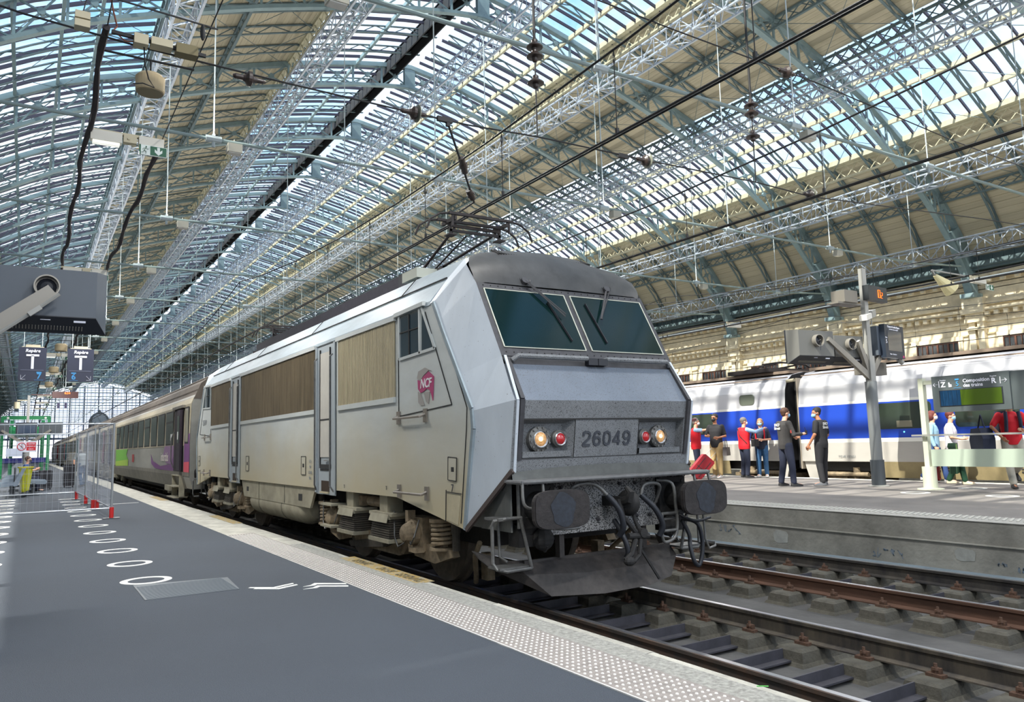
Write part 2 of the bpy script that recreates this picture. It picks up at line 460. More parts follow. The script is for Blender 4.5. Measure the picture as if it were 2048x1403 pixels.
# ---- right station building
wr = struct('wall_right')
WX = 47.5
b = MB(); b.b2(WX, WX+1, Y0-6, YE+3, -.5, 11.9); obj('masonry', b, M_stone, wr)
def run(x0, z0, z1, m, name='moulding'):
    b = MB(); b.b2(x0, WX+.1, Y0-6, YE+3, z0, z1); return obj(name, b, m, wr)
run(WX-.55, 10.62, 10.85, M_stone, 'cornice'); run(WX-.35, 10.45, 10.62, M_stoned, 'cornice'); run(WX-.16, 9.15, 9.35, M_stone)
run(WX-.28, 8.95, 9.15, M_stone); run(WX-.5, 8.62, 8.78, M_stone, 'cornice'); run(WX-.4, 8.5, 8.62, M_stoned, 'cornice'); run(WX-.14, 7.95, 8.1, M_stone); run(WX-.1, 7.25, 7.33, M_stoned); run(WX-.12, 4.9, 5.1, M_stone)
# stone courses
b = MB()
for z in (5.4, 5.8, 6.2, 6.6, 7.0, 7.6, 9.6, 9.9, 10.2): b.b2(WX-.012, WX, Y0, YE, z, z+.34)
obj('stone_course', b, M_stone, wr)
# the teal eaves beam above the cornice
b = MB(); b.b2(WX-.7, WX+.2, Y0, YE, 11.0, 11.25); b.b2(WX-.3, WX+.2, Y0, YE, 11.25, 12.2); b.b2(WX-.9, WX-.7, Y0, YE, 11.15, 11.45)
n = int(LEN/.6)
for i in range(n): b.b2(WX-.36, WX-.28, Y0+i*.6, Y0+i*.6+.08, 11.25, 11.9)
obj('eaves_beam', b, M_teald, wr)
dm = MB().b2(-.22, 0, -.12, .12, -.12, .12).mesh('dentil', M_stone)
nd = 0
for (x, z, st) in ((WX-.28, 10.36, .78), (WX-.26, 8.42, .52)):
    y = 17.0
    while y < 62: link('dentil', dm, wr, (x, y, z)); y += st
b = MB()
for (x, z, st) in ((WX-.28, 10.36, .78), (WX-.26, 8.42, .52)):
    y = 62.2
    while y < 200: b.b2(x-.22, x, y-.12, y+.12, z-.12, z+.12); y += st
obj('dentil', b, M_stone, wr, kind='stuff')
# pilasters with capitals under each truss foot
b = MB(); b.b2(-.38, 0, -.42, -.06, 0, 8.0); b.b2(-.3, 0, .12, .48, 0, 8.0); b.b2(-.5, 0, -.55, .6, 8.0, 8.25); b.b2(-.45, 0, -.5, .55, 8.25, 8.5)
b.b2(-.72, 0, -.62, .66, 8.5, 8.8); b.b2(-.62, 0, -.6, .6, 8.8, 9.4); b.b2(-.5, .0, -.5, .5, 7.55, 7.7)
pil = b.mesh('pilaster', M_stone)
for y in Ytr: link('pilaster', pil, wr, (WX, y, 0))
# windows, two in each bay: stone surround, brown frame, glazing
sur = MB()
sur.b2(-.12, .05, -1.55, -1.3, 4.6, 7.05); sur.b2(-.12, .05, 1.3, 1.55, 4.6, 7.05); sur.b2(-.16, .05, -1.6, 1.6, 7.05, 7.3)
sm_ = sur.mesh('window_surround', M_stone)
fr = MB()
for yy in (-1.3, -.65, 0, .65, 1.3): fr.b2(-.09, -.02, yy-.05, yy+.05, 4.6, 7.05)
for yy in (-.98, -.33, .33, .98): fr.b2(-.07, -.03, yy-.02, yy+.02, 4.6, 7.05)
for zz in (7.0, 6.35, 5.6): fr.b2(-.09, -.02, -1.3, 1.3, zz-.05, zz+.05)
fm_ = fr.mesh('frame', M_winfr)
gm_ = MB().b2(-.03, 0, -1.3, 1.3, 4.6, 7.0).mesh('glass', M_winglass)
for k in range(3, 26):
    for o_ in (2.55, 6.6):
        wd = struct('window', wr, (WX, Ytr[k]+o_, 0)); link('window_surround', sm_, wd); link('frame', fm_, wd); link('glass', gm_, wd)

# ---- left wall: plain, with an open band under the roof foot, sized for a sun strip
wl = struct('wall_left')
b = MB(); b.b2(-9.9, -9.0, -14, YE+3, -.5, 8.5); obj('masonry', b, mat('wall_left_grey', srgb(150, 146, 136), .85, noise=.2, nscale=.6), wl)
b = MB(); b.b2(-9.0, -8.85, -14, YE+3, 10.2, 12.2); obj('fascia', b, M_cream, wl)  # unseen board added to cut the sun to a strip on the near platform
b = MB(); b.b2(-9.2, -8.9, -14, YE+3, 8.5, 8.7); obj('coping', b, M_stone, wl)

# ---- far gable screen
gs = struct('window_1', None, (0, 0, 0))
b = MB(); GY = YE+.6
M_mul = mat('gable_mullion', srgb(96, 112, 140), .6)
d = -27.
while d <= 27:
    b.b2(RX+d-.06, RX+d+.06, GY-.1, GY+.1, 6.8, Lc(d)+.3); d += 1.08
z = 7.6
while z < 23:
    dd = max([q/10 for q in range(0, 271) if Lc(q/10) > z] or [0]); b.b2(RX-dd, RX+dd, GY-.06, GY+.06, z-.05, z+.05); z += .95
obj('mullion', b, M_mul, gs, kind='stuff')
for d in range(-24, 25, 4):
    b = MB(); b.b2(-.16, .16, -.2, .2, 0, Lc(d)+.3); obj('post', b, mat('gable_post', srgb(74, 88, 120), .6), gs, loc=(RX+d, GY, 0))
b = MB(); b.b2(RX-28, RX+28, GY-.3, GY+.3, 6.3, 6.9); b.b2(RX-28, RX+28, GY-.2, GY+.2, 4.6, 4.8); obj('transom', b, M_mul, gs)
b = MB(); poly = [(RX+s*dd, Lc(dd)) for s, rng in ((-1, range(27, -1, -1)), (1, range(1, 28))) for dd in rng]
b.prism([(RX-27, 6.9)]+poly+[(RX+27, 6.9)], GY, GY+.02, 'xz'); obj('glass', b, glass_mat('gable_glass', (.92, .95, 1), .95), gs)

# ---------------------------------------------------------------- ground, platforms and tracks
GZ = -.31
M_slab = mat('track_slab', srgb(82, 81, 80), .9, noise=.35, nscale=1.3, bump=.3, bscale=14)
fl = struct('floor')
b = MB(); b.b2(-60, 120, -60, YE+180, GZ-.3, GZ); obj('track_bed', b, M_slab, fl)
def asph_mat():
    m = mat('asphalt', srgb(60, 68, 79), .84, noise=.12, nscale=.35, bump=.55, bscale=160)
    nt = m.node_tree; bs = nt.nodes['Principled BSDF']
    src = bs.inputs['Base Color'].links[0].from_socket
    n = nt.nodes.new('ShaderNodeTexNoise'); n.inputs['Scale'].default_value = 240; n.inputs['Detail'].default_value = 2
    tc = nt.nodes.new('ShaderNodeTexCoord'); nt.links.new(tc.outputs['Object'], n.inputs['Vector'])
    r = nt.nodes.new('ShaderNodeValToRGB'); r.color_ramp.elements[0].position = .36; r.color_ramp.elements[0].color = (.6, .6, .6, 1); r.color_ramp.elements[1].position = .68; r.color_ramp.elements[1].color = (1.35, 1.35, 1.35, 1)
    mu = nt.nodes.new('ShaderNodeMixRGB'); mu.blend_type = 'MULTIPLY'; mu.inputs[0].default_value = 1
    nt.links.new(n.outputs['Fac'], r.inputs[0]); nt.links.new(src, mu.inputs[1]); nt.links.new(r.outputs[0], mu.inputs[2]); nt.links.new(mu.outputs[0], bs.inputs['Base Color'])
    return m
M_asph = asph_mat()
M_cop = mat('coping_concrete', srgb(176, 174, 164), .9, noise=.3, nscale=3.5, bump=.5, bscale=60)
M_cop2 = mat('coping_concrete_grey', srgb(150, 150, 144), .9, noise=.4, nscale=30, bump=.5, bscale=80)
M_side = mat('platform_side_concrete', srgb(128, 126, 118), .92, noise=.35, nscale=1.5, bump=.4, bscale=20)
M_tact = mat('tactile_strip', srgb(136, 130, 126), .85, noise=.25, nscale=25)
M_paint = mat('white_paint', srgb(214, 214, 210), .7, noise=.12, nscale=18)
PZ = .3
b = MB(); b.b2(-4.6, 2.87, -14, YE, GZ, PZ); obj('asphalt_deck', b, M_asph, fl)
b = MB()
y = -14.
cm1 = [MB().add([(x, yy, z) for yy in (0.006, 1.994) for x, z in ((2.87, PZ-.4), (2.87, PZ+.002), (3.56+j*.5, PZ+.002), (3.60+j, PZ-.02), (3.60+j, PZ-.4))],
       [(0, 1, 2, 3, 4), (9, 8, 7, 6, 5), (1, 6, 7, 2), (2, 7, 8, 3), (3, 8, 9, 4), (0, 5, 6, 1)]).mesh('coping_stone', M_cop) for j in (.0, .02, .035, .01)]
while y < 150: link('coping_stone', cm1[int(random.random()*4)], fl, (0, y, 0)); y += 2
b.b2(2.87, 3.6, y, YE, GZ, PZ); obj('coping_stone', b, M_cop, fl, kind='stuff')
b = MB(); b.b2(2.87, 3.42, -14, YE, GZ, PZ-.38); obj('platform_side', b, M_side, fl)
b = MB(); b.b2(2.875, 3.30, -14, 13.5, PZ, PZ+.006); obj('tactile_base', b, M_tact, fl)
b = MB(); b.b2(3.30, 3.50, -14, 11.5, PZ+.0015, PZ+.005); obj('worn_render_strip', b, M_cop2, fl)
b = MB()
j = 0; y = 1.0
while y < 13.4:
    for i in range(9):
        x = 2.905+i*.044
        b.add([(x+.011*math.cos(t), y+.011*math.sin(t), PZ+.006) for t in (0, 1.05, 2.09, 3.14, 4.19, 5.24)]+[(x+.008*math.cos(t), y+.008*math.sin(t), PZ+.0115) for t in (0, 1.05, 2.09, 3.14, 4.19, 5.24)],
              [(6, 7, 8, 9, 10, 11)]+[(q, (q+1) % 6, 6+(q+1) % 6, 6+q) for q in range(6)])
    y += .060; j += 1
obj('tactile_stud', b, mat('stud_white', srgb(215, 213, 208), .6), fl, kind='stuff')
b = MB(); b.b2(2.862, 2.872, -14, 13.5, PZ, PZ+.008); obj('edge_strip', b, M_paint, fl)
# platform with the people
P2 = .52
b = MB(); b.b2(11.1, 17.9, -14, YE, GZ, P2); obj('asphalt_deck', b, mat('asphalt_warm', srgb(118, 113, 109), .8, noise=.15, nscale=1.5, bump=.25, bscale=90), fl)
M_p2side = mat('platform_two_side', srgb(134, 133, 126), .92, noise=.38, nscale=1.1, bump=.5, bscale=14)
b = MB(); b.prism([(10.48, P2), (10.48, .235), (10.455, .225), (10.455, .215), (10.475, .205), (10.475, GZ), (11.1, GZ), (11.1, P2)], -14, YE, 'xz'); obj('platform_side', b, M_p2side, fl)
b = MB(); b.b2(10.16, 10.48, -14, YE, GZ, GZ+.18); obj('kerb', b, mat('kerb_bluegrey', srgb(118, 132, 142), .8, noise=.2, nscale=2), fl)
b = MB(); b.b2(10.47, 11.12, -14, YE, P2-.001, P2+.006); obj('coping', b, mat('coping_light', srgb(158, 156, 150), .9, noise=.15, nscale=8), fl)
b = MB(); y = 3.0
while y < 20:
    b.add([(10.72, y, P2+.007), (10.72, y+.035, P2+.007), (11.08, y+.16, P2+.007), (11.08, y+.125, P2+.007), (10.72, y, P2+.014), (10.72, y+.035, P2+.014), (11.08, y+.16, P2+.014), (11.08, y+.125, P2+.014)],
          [(4, 7, 6, 5), (0, 1, 5, 4), (2, 3, 7, 6), (1, 2, 6, 5), (3, 0, 4, 7)]); y += .085
obj('tactile_ridge', b, mat('ridge_light', srgb(176, 174, 166), .8), fl, kind='stuff')
b = MB(); b.b2(17.9, 18.25, -14, YE, GZ, P2+.004); obj('coping', b, mat('coping_white', srgb(222, 218, 205), .85, noise=.1), fl)
# platform beyond the blue train, and the one in front of the building
b = MB(); b.b2(38.5, WX, -14, YE, GZ, .6); obj('far_platform', b, M_cop, fl)
# rails
M_rail = mat('rail_rust', srgb(92, 70, 56), .75, noise=.45, nscale=3, col2=srgb(62, 60, 58))
M_railtop = mat('rail_head_bright', srgb(170, 172, 178), .28, .9)
M_block = mat('concrete_block', srgb(88, 85, 76), .92, noise=.4, nscale=5, bump=.4, bscale=30)
M_clip = mat('rusty_clip', srgb(98, 74, 60), .8, noise=.4, nscale=30)
M_tie = mat('tie_bar_steel', srgb(60, 59, 66), .7, noise=.3, nscale=6)
M_railr = mat('rail_orange_rust', srgb(90, 64, 50), .8, noise=.4, nscale=3, stretch=(1, .4, 3)); M_raild = mat('rail_dark_side', srgb(46, 44, 46), .7, noise=.5, nscale=5, col2=srgb(96, 88, 76), stretch=(1, 1, .3)); M_railk = mat('rail_black', srgb(28, 28, 32), .6, noise=.4, nscale=4, col2=srgb(70, 66, 60))
def rail(x, y0, y1):
    b = MB(); M_rail_ = {0: M_rail, 1: M_raild, 2: M_railr, 3: M_railk}.get(RN[0], M_rail); RN[0] += 1
    b.prism([(-.07, -.172), (.07, -.172), (.07, -.160), (.012, -.142), (.010, -.045), (.034, -.032), (.036, -.004), (.030, .0), (-.030, .0), (-.036, -.004), (-.034, -.032), (-.010, -.045), (-.012, -.142), (-.07, -.160)], y0, y1, 'xz')
    r = obj('rail', b, M_rail_, fl, loc=(x, 0, 0)); b = MB(); b.b2(-.026, .026, y0, y1, -.001, .0015); obj('rail_head', b, M_railtop, r)
RN = [0]
def block_mesh():
    b = MB(); b.box((0, 0, GZ+.015), (.70, .37, .03), taper=(.95, .9)); b.box((0, 0, GZ+.07), (.64, .32, .09), taper=(.93, .88)); b.box((0, 0, GZ+.125), (.595, .28, .02), taper=(.9, .84)); return b.mesh('sleeper_block', M_block)
bk = block_mesh()
b = MB()
for sx in (-1, 1):
    b.b2(sx*.10-.03, sx*.10+.03, -.07, .07, -.175, -.15); b.b2(sx*.085-.02, sx*.085+.02, -.035, .035, -.16, -.11); b.cyl((sx*.1, 0, -.16), (sx*.1, 0, -.075), .014, 8); b.cyl((sx*.1, 0, -.125), (sx*.1, 0, -.105), .026, 6)
cl = b.mesh('rail_clip', M_clip)
b = MB(); b.b2(-.42, .42, -.05, .05, GZ+.03, GZ+.045); b.b2(-.42, .42, .035, .05, GZ+.03, GZ+.13)
tb = b.mesh('tie_bar', M_tie)
def track(xc, y0, y1, det, st=.605, ph=0):
    for sx in (-.7525, .7525): rail(xc+sx, y0, y1)
    y = y0+ph
    n = 0
    while y < y1:
        if y < det:
            for sx in (-.7525, .7525):
                o = link('sleeper_block', bk, fl, (xc+sx, y, 0)); link('rail_clip', cl, o)
            link('tie_bar', tb, fl, (xc, y, 0))
        y += st
    b = MB(); y = max(det, y0)
    while y < min(y1, 90):
        for sx in (-.7525, .7525): b.box((xc+sx, y, GZ+.07), (.6, .3, .14))
        y += st*1
    if b.v: obj('sleeper_block', b, M_block, fl, kind='stuff')
XC1, XC2, XC3 = 5.35, 8.78, 19.9
track(XC1, -2.0, YE, 12, ph=.08)
track(XC2, -2.0, YE, 22, ph=.53)
track(XC3, -14.0, YE, -100)
b = MB(); b.b2(22.0, 29.2, -14, YE, GZ, .5); obj('hidden_platform', b, M_cop, fl)
for xc in (31.0, 34.8, -6.6): track(xc, -14, YE, -100)

# ---- fill lights added on the tie rods to brighten the dim hall
M_lamp = mat('lamp_housing', srgb(196, 192, 178), .6)
M_lens = mat('lamp_lens', srgb(225, 225, 220), .3)
lh = MB(); lh.box((0, 0, 0), (.42, .30, .26)); lh.cyl((0, 0, .13), (0, 0, .3), .02, 6); lhm = lh.mesh('housing', M_lamp)
ll = MB(); ll.box((0, 0, -.14), (.36, .24, .03)); llm = ll.mesh('lens', M_lens)
FL = {}
for nm, up, pw in (('down', 0, 330), ('up', 1, 150)):
    l = bpy.data.lights.new('floodlight_'+nm, 'AREA'); l.shape = 'SQUARE'; l.size = 1.0; l.energy = pw; l.color = (1, .97, .92); FL[nm] = l
ORDN = ['first', 'second', 'third', 'fourth', 'fifth', 'sixth', 'seventh', 'eighth', 'ninth', 'tenth', 'eleventh', 'twelfth', 'thirteenth', 'fourteenth', 'fifteenth']
M_fl = 'floodlights hanging on the tie rods of the roof'
for k in range(0, 17):
    for x in (RX-14.9, RX, RX+14.5):
        t = thing('floodlight', None, 'lamp', (x+.6, Ytr[k], 10.75), group=M_fl)
        t['label'] = 'small pale floodlight on the %s tie rod, hanging %s' % (['farthest rear', 'rear', 'overhead'][k] if k < 3 else ORDN[k-3], {0: 'above the near platform', 1: 'under the ridge', 2: 'towards the facade'}[(RX-14.9, RX, RX+14.5).index(x)])
        link('housing', lhm, t); link('lens', llm, t)
        for nm, z, rx in (('down', -.25, 0), ('up', .3, PI)):
            o = bpy.data.objects.new('light_'+nm, FL[nm]); COL.objects.link(o); o.parent = t; o.location = (0, 0, z); o.rotation_euler = (rx, 0, 0)

# tags and repairs on the platform wall
M_tag = mat('graffiti_blue', srgb(84, 110, 136), .85, noise=.4, nscale=30, col2=srgb(118, 122, 122)); M_rep = mat('repair_light', srgb(148, 150, 146), .9, noise=.2, nscale=8)
def scrib(pts, r=.012, m=None, name='graffiti'):
    b = MB()
    for p, q in zip(pts, pts[1:]): b.bar((10.472, p[0], p[1]), (10.472, q[0], q[1]), r*2, .004, up=(1, 0, 0))
    obj(name, b, m or M_tag, fl)

for (y0, z0, w_, h_) in ((9.9, .02, .55, .16), (7.0, -.09, .55, .15), (5.25, -.02, .16, .06), (5.0, -.08, .22, .08)):
    rg = random.Random(int(y0*10)); yy = y0
    for k in range(5):
        q = []
        for j in range(5): q.append((yy-w_*(.03+.17*rg.random()), z0+h_*rg.random()))
        scrib(q, .004+.003*rg.random()); yy -= w_*.19
for (y0, z0, w_, h_) in ((8.55, -.04, .28, .2), (5.62, .0, .26, .16)):
    b = MB(); b.prism([(y0+w_*.5*abs(math.cos(g))**.6*(1 if math.cos(g) > 0 else -1)*(1+.06*math.sin(7*g)), z0+h_*.5+h_*.5*abs(math.sin(g))**.6*(1 if math.sin(g) > 0 else -1)*(1+.08*math.cos(5*g))) for g in [2*PI*k/30+.1 for k in range(30)]], 10.470, 10.474, 'yz'); obj('repair_patch', b, M_rep, fl)
b = MB(); b.bar((3.535, 3.12, PZ+.004), (3.585, 3.08, PZ+.004), .010, .003); obj('green_mark', b, mat('mark_green', srgb(90, 180, 84), .7), fl)
# ================================================================ locomotive
def dirt_mat(name, col, low, z0, z1, rough=.42, metal=.15, streak=.12, scale=2.2):
    m = mat(name, col, rough, metal, noise=streak, nscale=scale, stretch=(1, .35, 1.3), lo=.3, hi=.75)
    nt = m.node_tree; bs = nt.nodes['Principled BSDF']; src = bs.inputs['Base Color'].links[0].from_socket
    g = nt.nodes.new('ShaderNodeNewGeometry'); sp = nt.nodes.new('ShaderNodeSeparateXYZ'); nt.links.new(g.outputs['Position'], sp.inputs[0])
    n = nt.nodes.new('ShaderNodeTexNoise'); n.inputs['Scale'].default_value = 1.1; n.inputs['Detail'].default_value = 5
    nt.links.new(g.outputs['Position'], n.inputs['Vector'])
    ad = nt.nodes.new('ShaderNodeMath'); ad.operation = 'MULTIPLY_ADD'; ad.inputs[1].default_value = 1.1; nt.links.new(n.outputs['Fac'], ad.inputs[0]); nt.links.new(sp.outputs['Z'], ad.inputs[2])
    mr = nt.nodes.new('ShaderNodeMapRange'); mr.inputs['From Min'].default_value = z0+.55; mr.inputs['From Max'].default_value = z1+.55; mr.inputs['To Min'].default_value = .9; mr.inputs['To Max'].default_value = 0
    nt.links.new(ad.outputs[0], mr.inputs['Value'])
    mx = nt.nodes.new('ShaderNodeMixRGB'); nt.links.new(mr.outputs[0], mx.inputs[0]); nt.links.new(src, mx.inputs[1]); mx.inputs[2].default_value = (*low, 1)
    nt.links.new(mx.outputs[0], bs.inputs['Base Color']); return m
def speckle(m, dark=(.03, .03, .03), scale=230, pos=.40):
    nt = m.node_tree; bs = nt.nodes['Principled BSDF']; src = bs.inputs['Base Color'].links[0].from_socket
    tc = nt.nodes.new('ShaderNodeTexCoord'); n = nt.nodes.new('ShaderNodeTexNoise'); n.inputs['Scale'].default_value = scale; n.inputs['Detail'].default_value = 1.5
    r = nt.nodes.new('ShaderNodeValToRGB'); r.color_ramp.elements[0].position = pos-.03; r.color_ramp.elements[1].position = pos+.01
    mx = nt.nodes.new('ShaderNodeMixRGB'); nt.links.new(tc.outputs['Object'], n.inputs['Vector']); nt.links.new(n.outputs['Fac'], r.inputs[0]); nt.links.new(r.outputs[0], mx.inputs[0])
    mx.inputs[1].default_value = (*dark, 1); nt.links.new(src, mx.inputs[2]); nt.links.new(mx.outputs[0], bs.inputs['Base Color']); return m
M_body = dirt_mat('loco_silver', srgb(202, 206, 203), srgb(194, 180, 142), .95, 2.3)
M_cheek = speckle(mat('loco_cheek_silver', srgb(196, 204, 212), .42, .1, noise=.10, nscale=1.5, stretch=(1, 1, .4)), (.25, .25, .26), 40, .26)
M_roofl = mat('loco_roof_silver', srgb(142, 156, 164), .45, .15, noise=.2, nscale=1.6, stretch=(1, .6, 2))
M_front = speckle(mat('loco_front_grey', srgb(124, 127, 130), .55, .1, noise=.12, nscale=4), (.05, .05, .05), 130, .415)
M_slope = speckle(mat('loco_slope_grey', srgb(110, 119, 131), .5, .1, noise=.08, nscale=4), (.10, .10, .11), 110, .37)
M_visor = mat('loco_visor_dark', srgb(66, 67, 68), .5, .1, noise=.45, nscale=4, stretch=(1, .3, 1), lo=.25, hi=.8)
M_frdark = mat('loco_frame_dark', srgb(62, 62, 66), .55, noise=.3, nscale=12)
M_seam = mat('seam_dark', (.02, .02, .02), .8)
M_glassL = mat('loco_windscreen', srgb(14, 34, 34), .10, spec=.28)
M_trimw = mat('trim_pale', srgb(188, 190, 176), .5)
M_slatA = mat('louver_tan', srgb(178, 166, 136), .65, noise=.3, nscale=3, stretch=(1, 9, .6), lo=.25, hi=.7)
M_slatB = mat('louver_dirty_brown', srgb(112, 98, 74), .8, noise=.45, nscale=2.2, stretch=(1, 4, .5), lo=.3, hi=.8)
M_tan = mat('underframe_tan', srgb(156, 150, 130), .8, noise=.25, nscale=3)
M_tan2 = mat('underframe_brown', srgb(146, 130, 106), .85, noise=.4, nscale=9, bump=.3)
M_tand = mat('underframe_dark', srgb(74, 69, 61), .85, noise=.4, nscale=7)
M_black = mat('soot_black', srgb(34, 33, 33), .75, noise=.3, nscale=20, bump=.25)
M_rub = mat('rubber_black', srgb(30, 33, 40), .5)
M_pipe = mat('worn_pipe_grey', srgb(108, 108, 106), .5, .3, noise=.3, nscale=12)
M_chrome = mat('chrome', srgb(205, 205, 205), .2, .9)
M_num = mat('number_dark', srgb(50, 54, 62), .6)
LCY = 14.78
loco = thing('locomotive', 'silver grey angular electric locomotive with dirty side louvers and number 26049 on its nose', 'locomotive', (XC1, LCY, 0))
def lo(name, b, m, parent=None, smooth=False, **kw):
    if parent is None: return obj(name, b, m, loco, smooth, loc=(0, -LCY, 0), **kw)
    return obj(name, b, m, parent, smooth, **kw)
def mirr(pts): return [(p[0], 2*LCY-p[1], p[2]) for p in pts]
# body sides
SIDE = [(7.95, 3.34), (7.72, 2.98), (7.08, 2.06), (7.06, 1.85), (7.28, .80), (9.05, 1.06)]
SIDE = SIDE + [(2*LCY-y, z) for y, z in reversed(SIDE)]
for sx in (-1, 1):
    b = MB(); b.prism(SIDE, sx*1.36, sx*1.40, 'yz')
    lo('body_side', b, M_body)
b = MB(); b.b2(-1.3, 1.3, 8.2, 21.4, 1.06, 3.3); lo('body_core', b, M_tand)
# roof
RS = [(-1.41, 3.32), (-1.40, 3.37), (-1.17, 3.66), (-.93, 3.93), (-.45, 4.07), (0, 4.10), (.45, 4.07), (.93, 3.93), (1.17, 3.66), (1.40, 3.37), (1.41, 3.32)]
b = MB(); b.loft([[(x, y, z) for x, z in RS] for y in (8.02, 2*LCY-8.02)]); lo('roof_shell', b, M_roofl)
b = MB()
for sx in (-1, 1):
    b.bar((sx*1.178, 8.02, 3.668), (sx*1.178, 2*LCY-8.02, 3.668), .014)
    for y in (9.35, 13.2, 17.0, 20.2): b.bar((sx*1.178, y, 3.668), (sx*.94, y, 3.945), .010)
    b.bar((sx*1.402, 9.0, 3.30), (sx*1.402, 20.5, 3.30), .012)
lo('seam', b, M_seam)
# rain strip over louvers and hatches
for sx in (-1, 1):
    for (y0, y1) in ((9.0, 11.2), (12.2, 17.36), (18.36, 20.55)):
        b = MB(); b.b2(sx*1.40, sx*1.445, y0, y1, 3.28, 3.34); b.b2(sx*1.40, sx*1.43, y0+.05, y1-.02, 2.24, 2.31); lo('louver_rail', b, M_body)
        b = MB(); n = int((y1-y0-.1)/.046); st = (y1-y0-.1)/n
        b2_ = MB(); b2_.b2(sx*1.401, sx*1.404, y0+.05, y1-.05, 2.31, 3.28); lo('louver_back', b2_, mat('louver_back_tan', srgb(96, 84, 62), .8) if y0 < 10 else mat('louver_back_dark', srgb(46, 40, 32), .85))
        for i in range(n): b.b2(sx*1.404, sx*1.424, y0+.05+i*st, y0+.05+i*st+.029, 2.31, 3.28)
        lo('louver', b, M_slatA if y0 < 10 else M_slatB, kind='stuff')
    # service doors between the louvers
    for y0, hand in ((11.27, 1), (17.40, -1)):
        d = thing('side_door', None, None, (0, -LCY, 0), parent=loco)
        b = MB(); b.b2(sx*1.402, sx*1.412, y0, y0+.90, .98, 3.29); b.b2(sx*1.40, sx*1.43, y0+.0, y0+.06, 1.0, 3.3); b.b2(sx*1.40, sx*1.43, y0+.86, y0+.92, 1.0, 3.3); obj('door_frame', b, mat('door_frame_pale', srgb(172, 180, 184), .45, .2), d)
        b = MB(); b.b2(sx*1.412, sx*1.424, y0+.24, y0+.68, 1.55, 3.18); obj('door_leaf', b, mat('door_leaf_pale', srgb(192, 188, 178), .6, noise=.1, nscale=3), d)
        b = MB()
        for yy in (y0+.225, y0+.695): b.bar((sx*1.42, yy, 1.42), (sx*1.42, yy, 3.24), .022)
        b.b2(sx*1.41, sx*1.427, y0+.2, y0+.72, 1.38, 1.44); b.b2(sx*1.424, sx*1.43, y0+.25, y0+.67, 2.12, 2.14); b.b2(sx*1.412, sx*1.418, y0+.22, y0+.7, 1.34, 1.37)
        obj('door_seal', b, M_seam, d)
        b = MB()
        for yy in (y0+.09, y0+.82): b.tube([(sx*1.43, yy, 3.12), (sx*1.47, yy, 3.08), (sx*1.47, yy, 1.12), (sx*1.43, yy+(.05 if yy > y0+.5 else -.05), 1.04)], .014, 6)
        obj('grab_rail', b, M_pipe, d)
        b = MB(); b.b2(sx*1.40, sx*1.413, y0+.27, y0+.66, 1.02, 1.19); obj('step_recess', b, mat('recess_brown', srgb(52, 38, 24), .9), d)
        b = MB(); b.b2(sx*1.40, sx*1.44, y0+.27, y0+.66, 1.0, 1.025); obj('step_edge', b, M_body, d)
        b = MB(); b.bar((sx*1.43, y0+.3, 1.50), (sx*1.44, y0+.44, 1.50), .018); obj('door_handle', b, M_chrome, d)
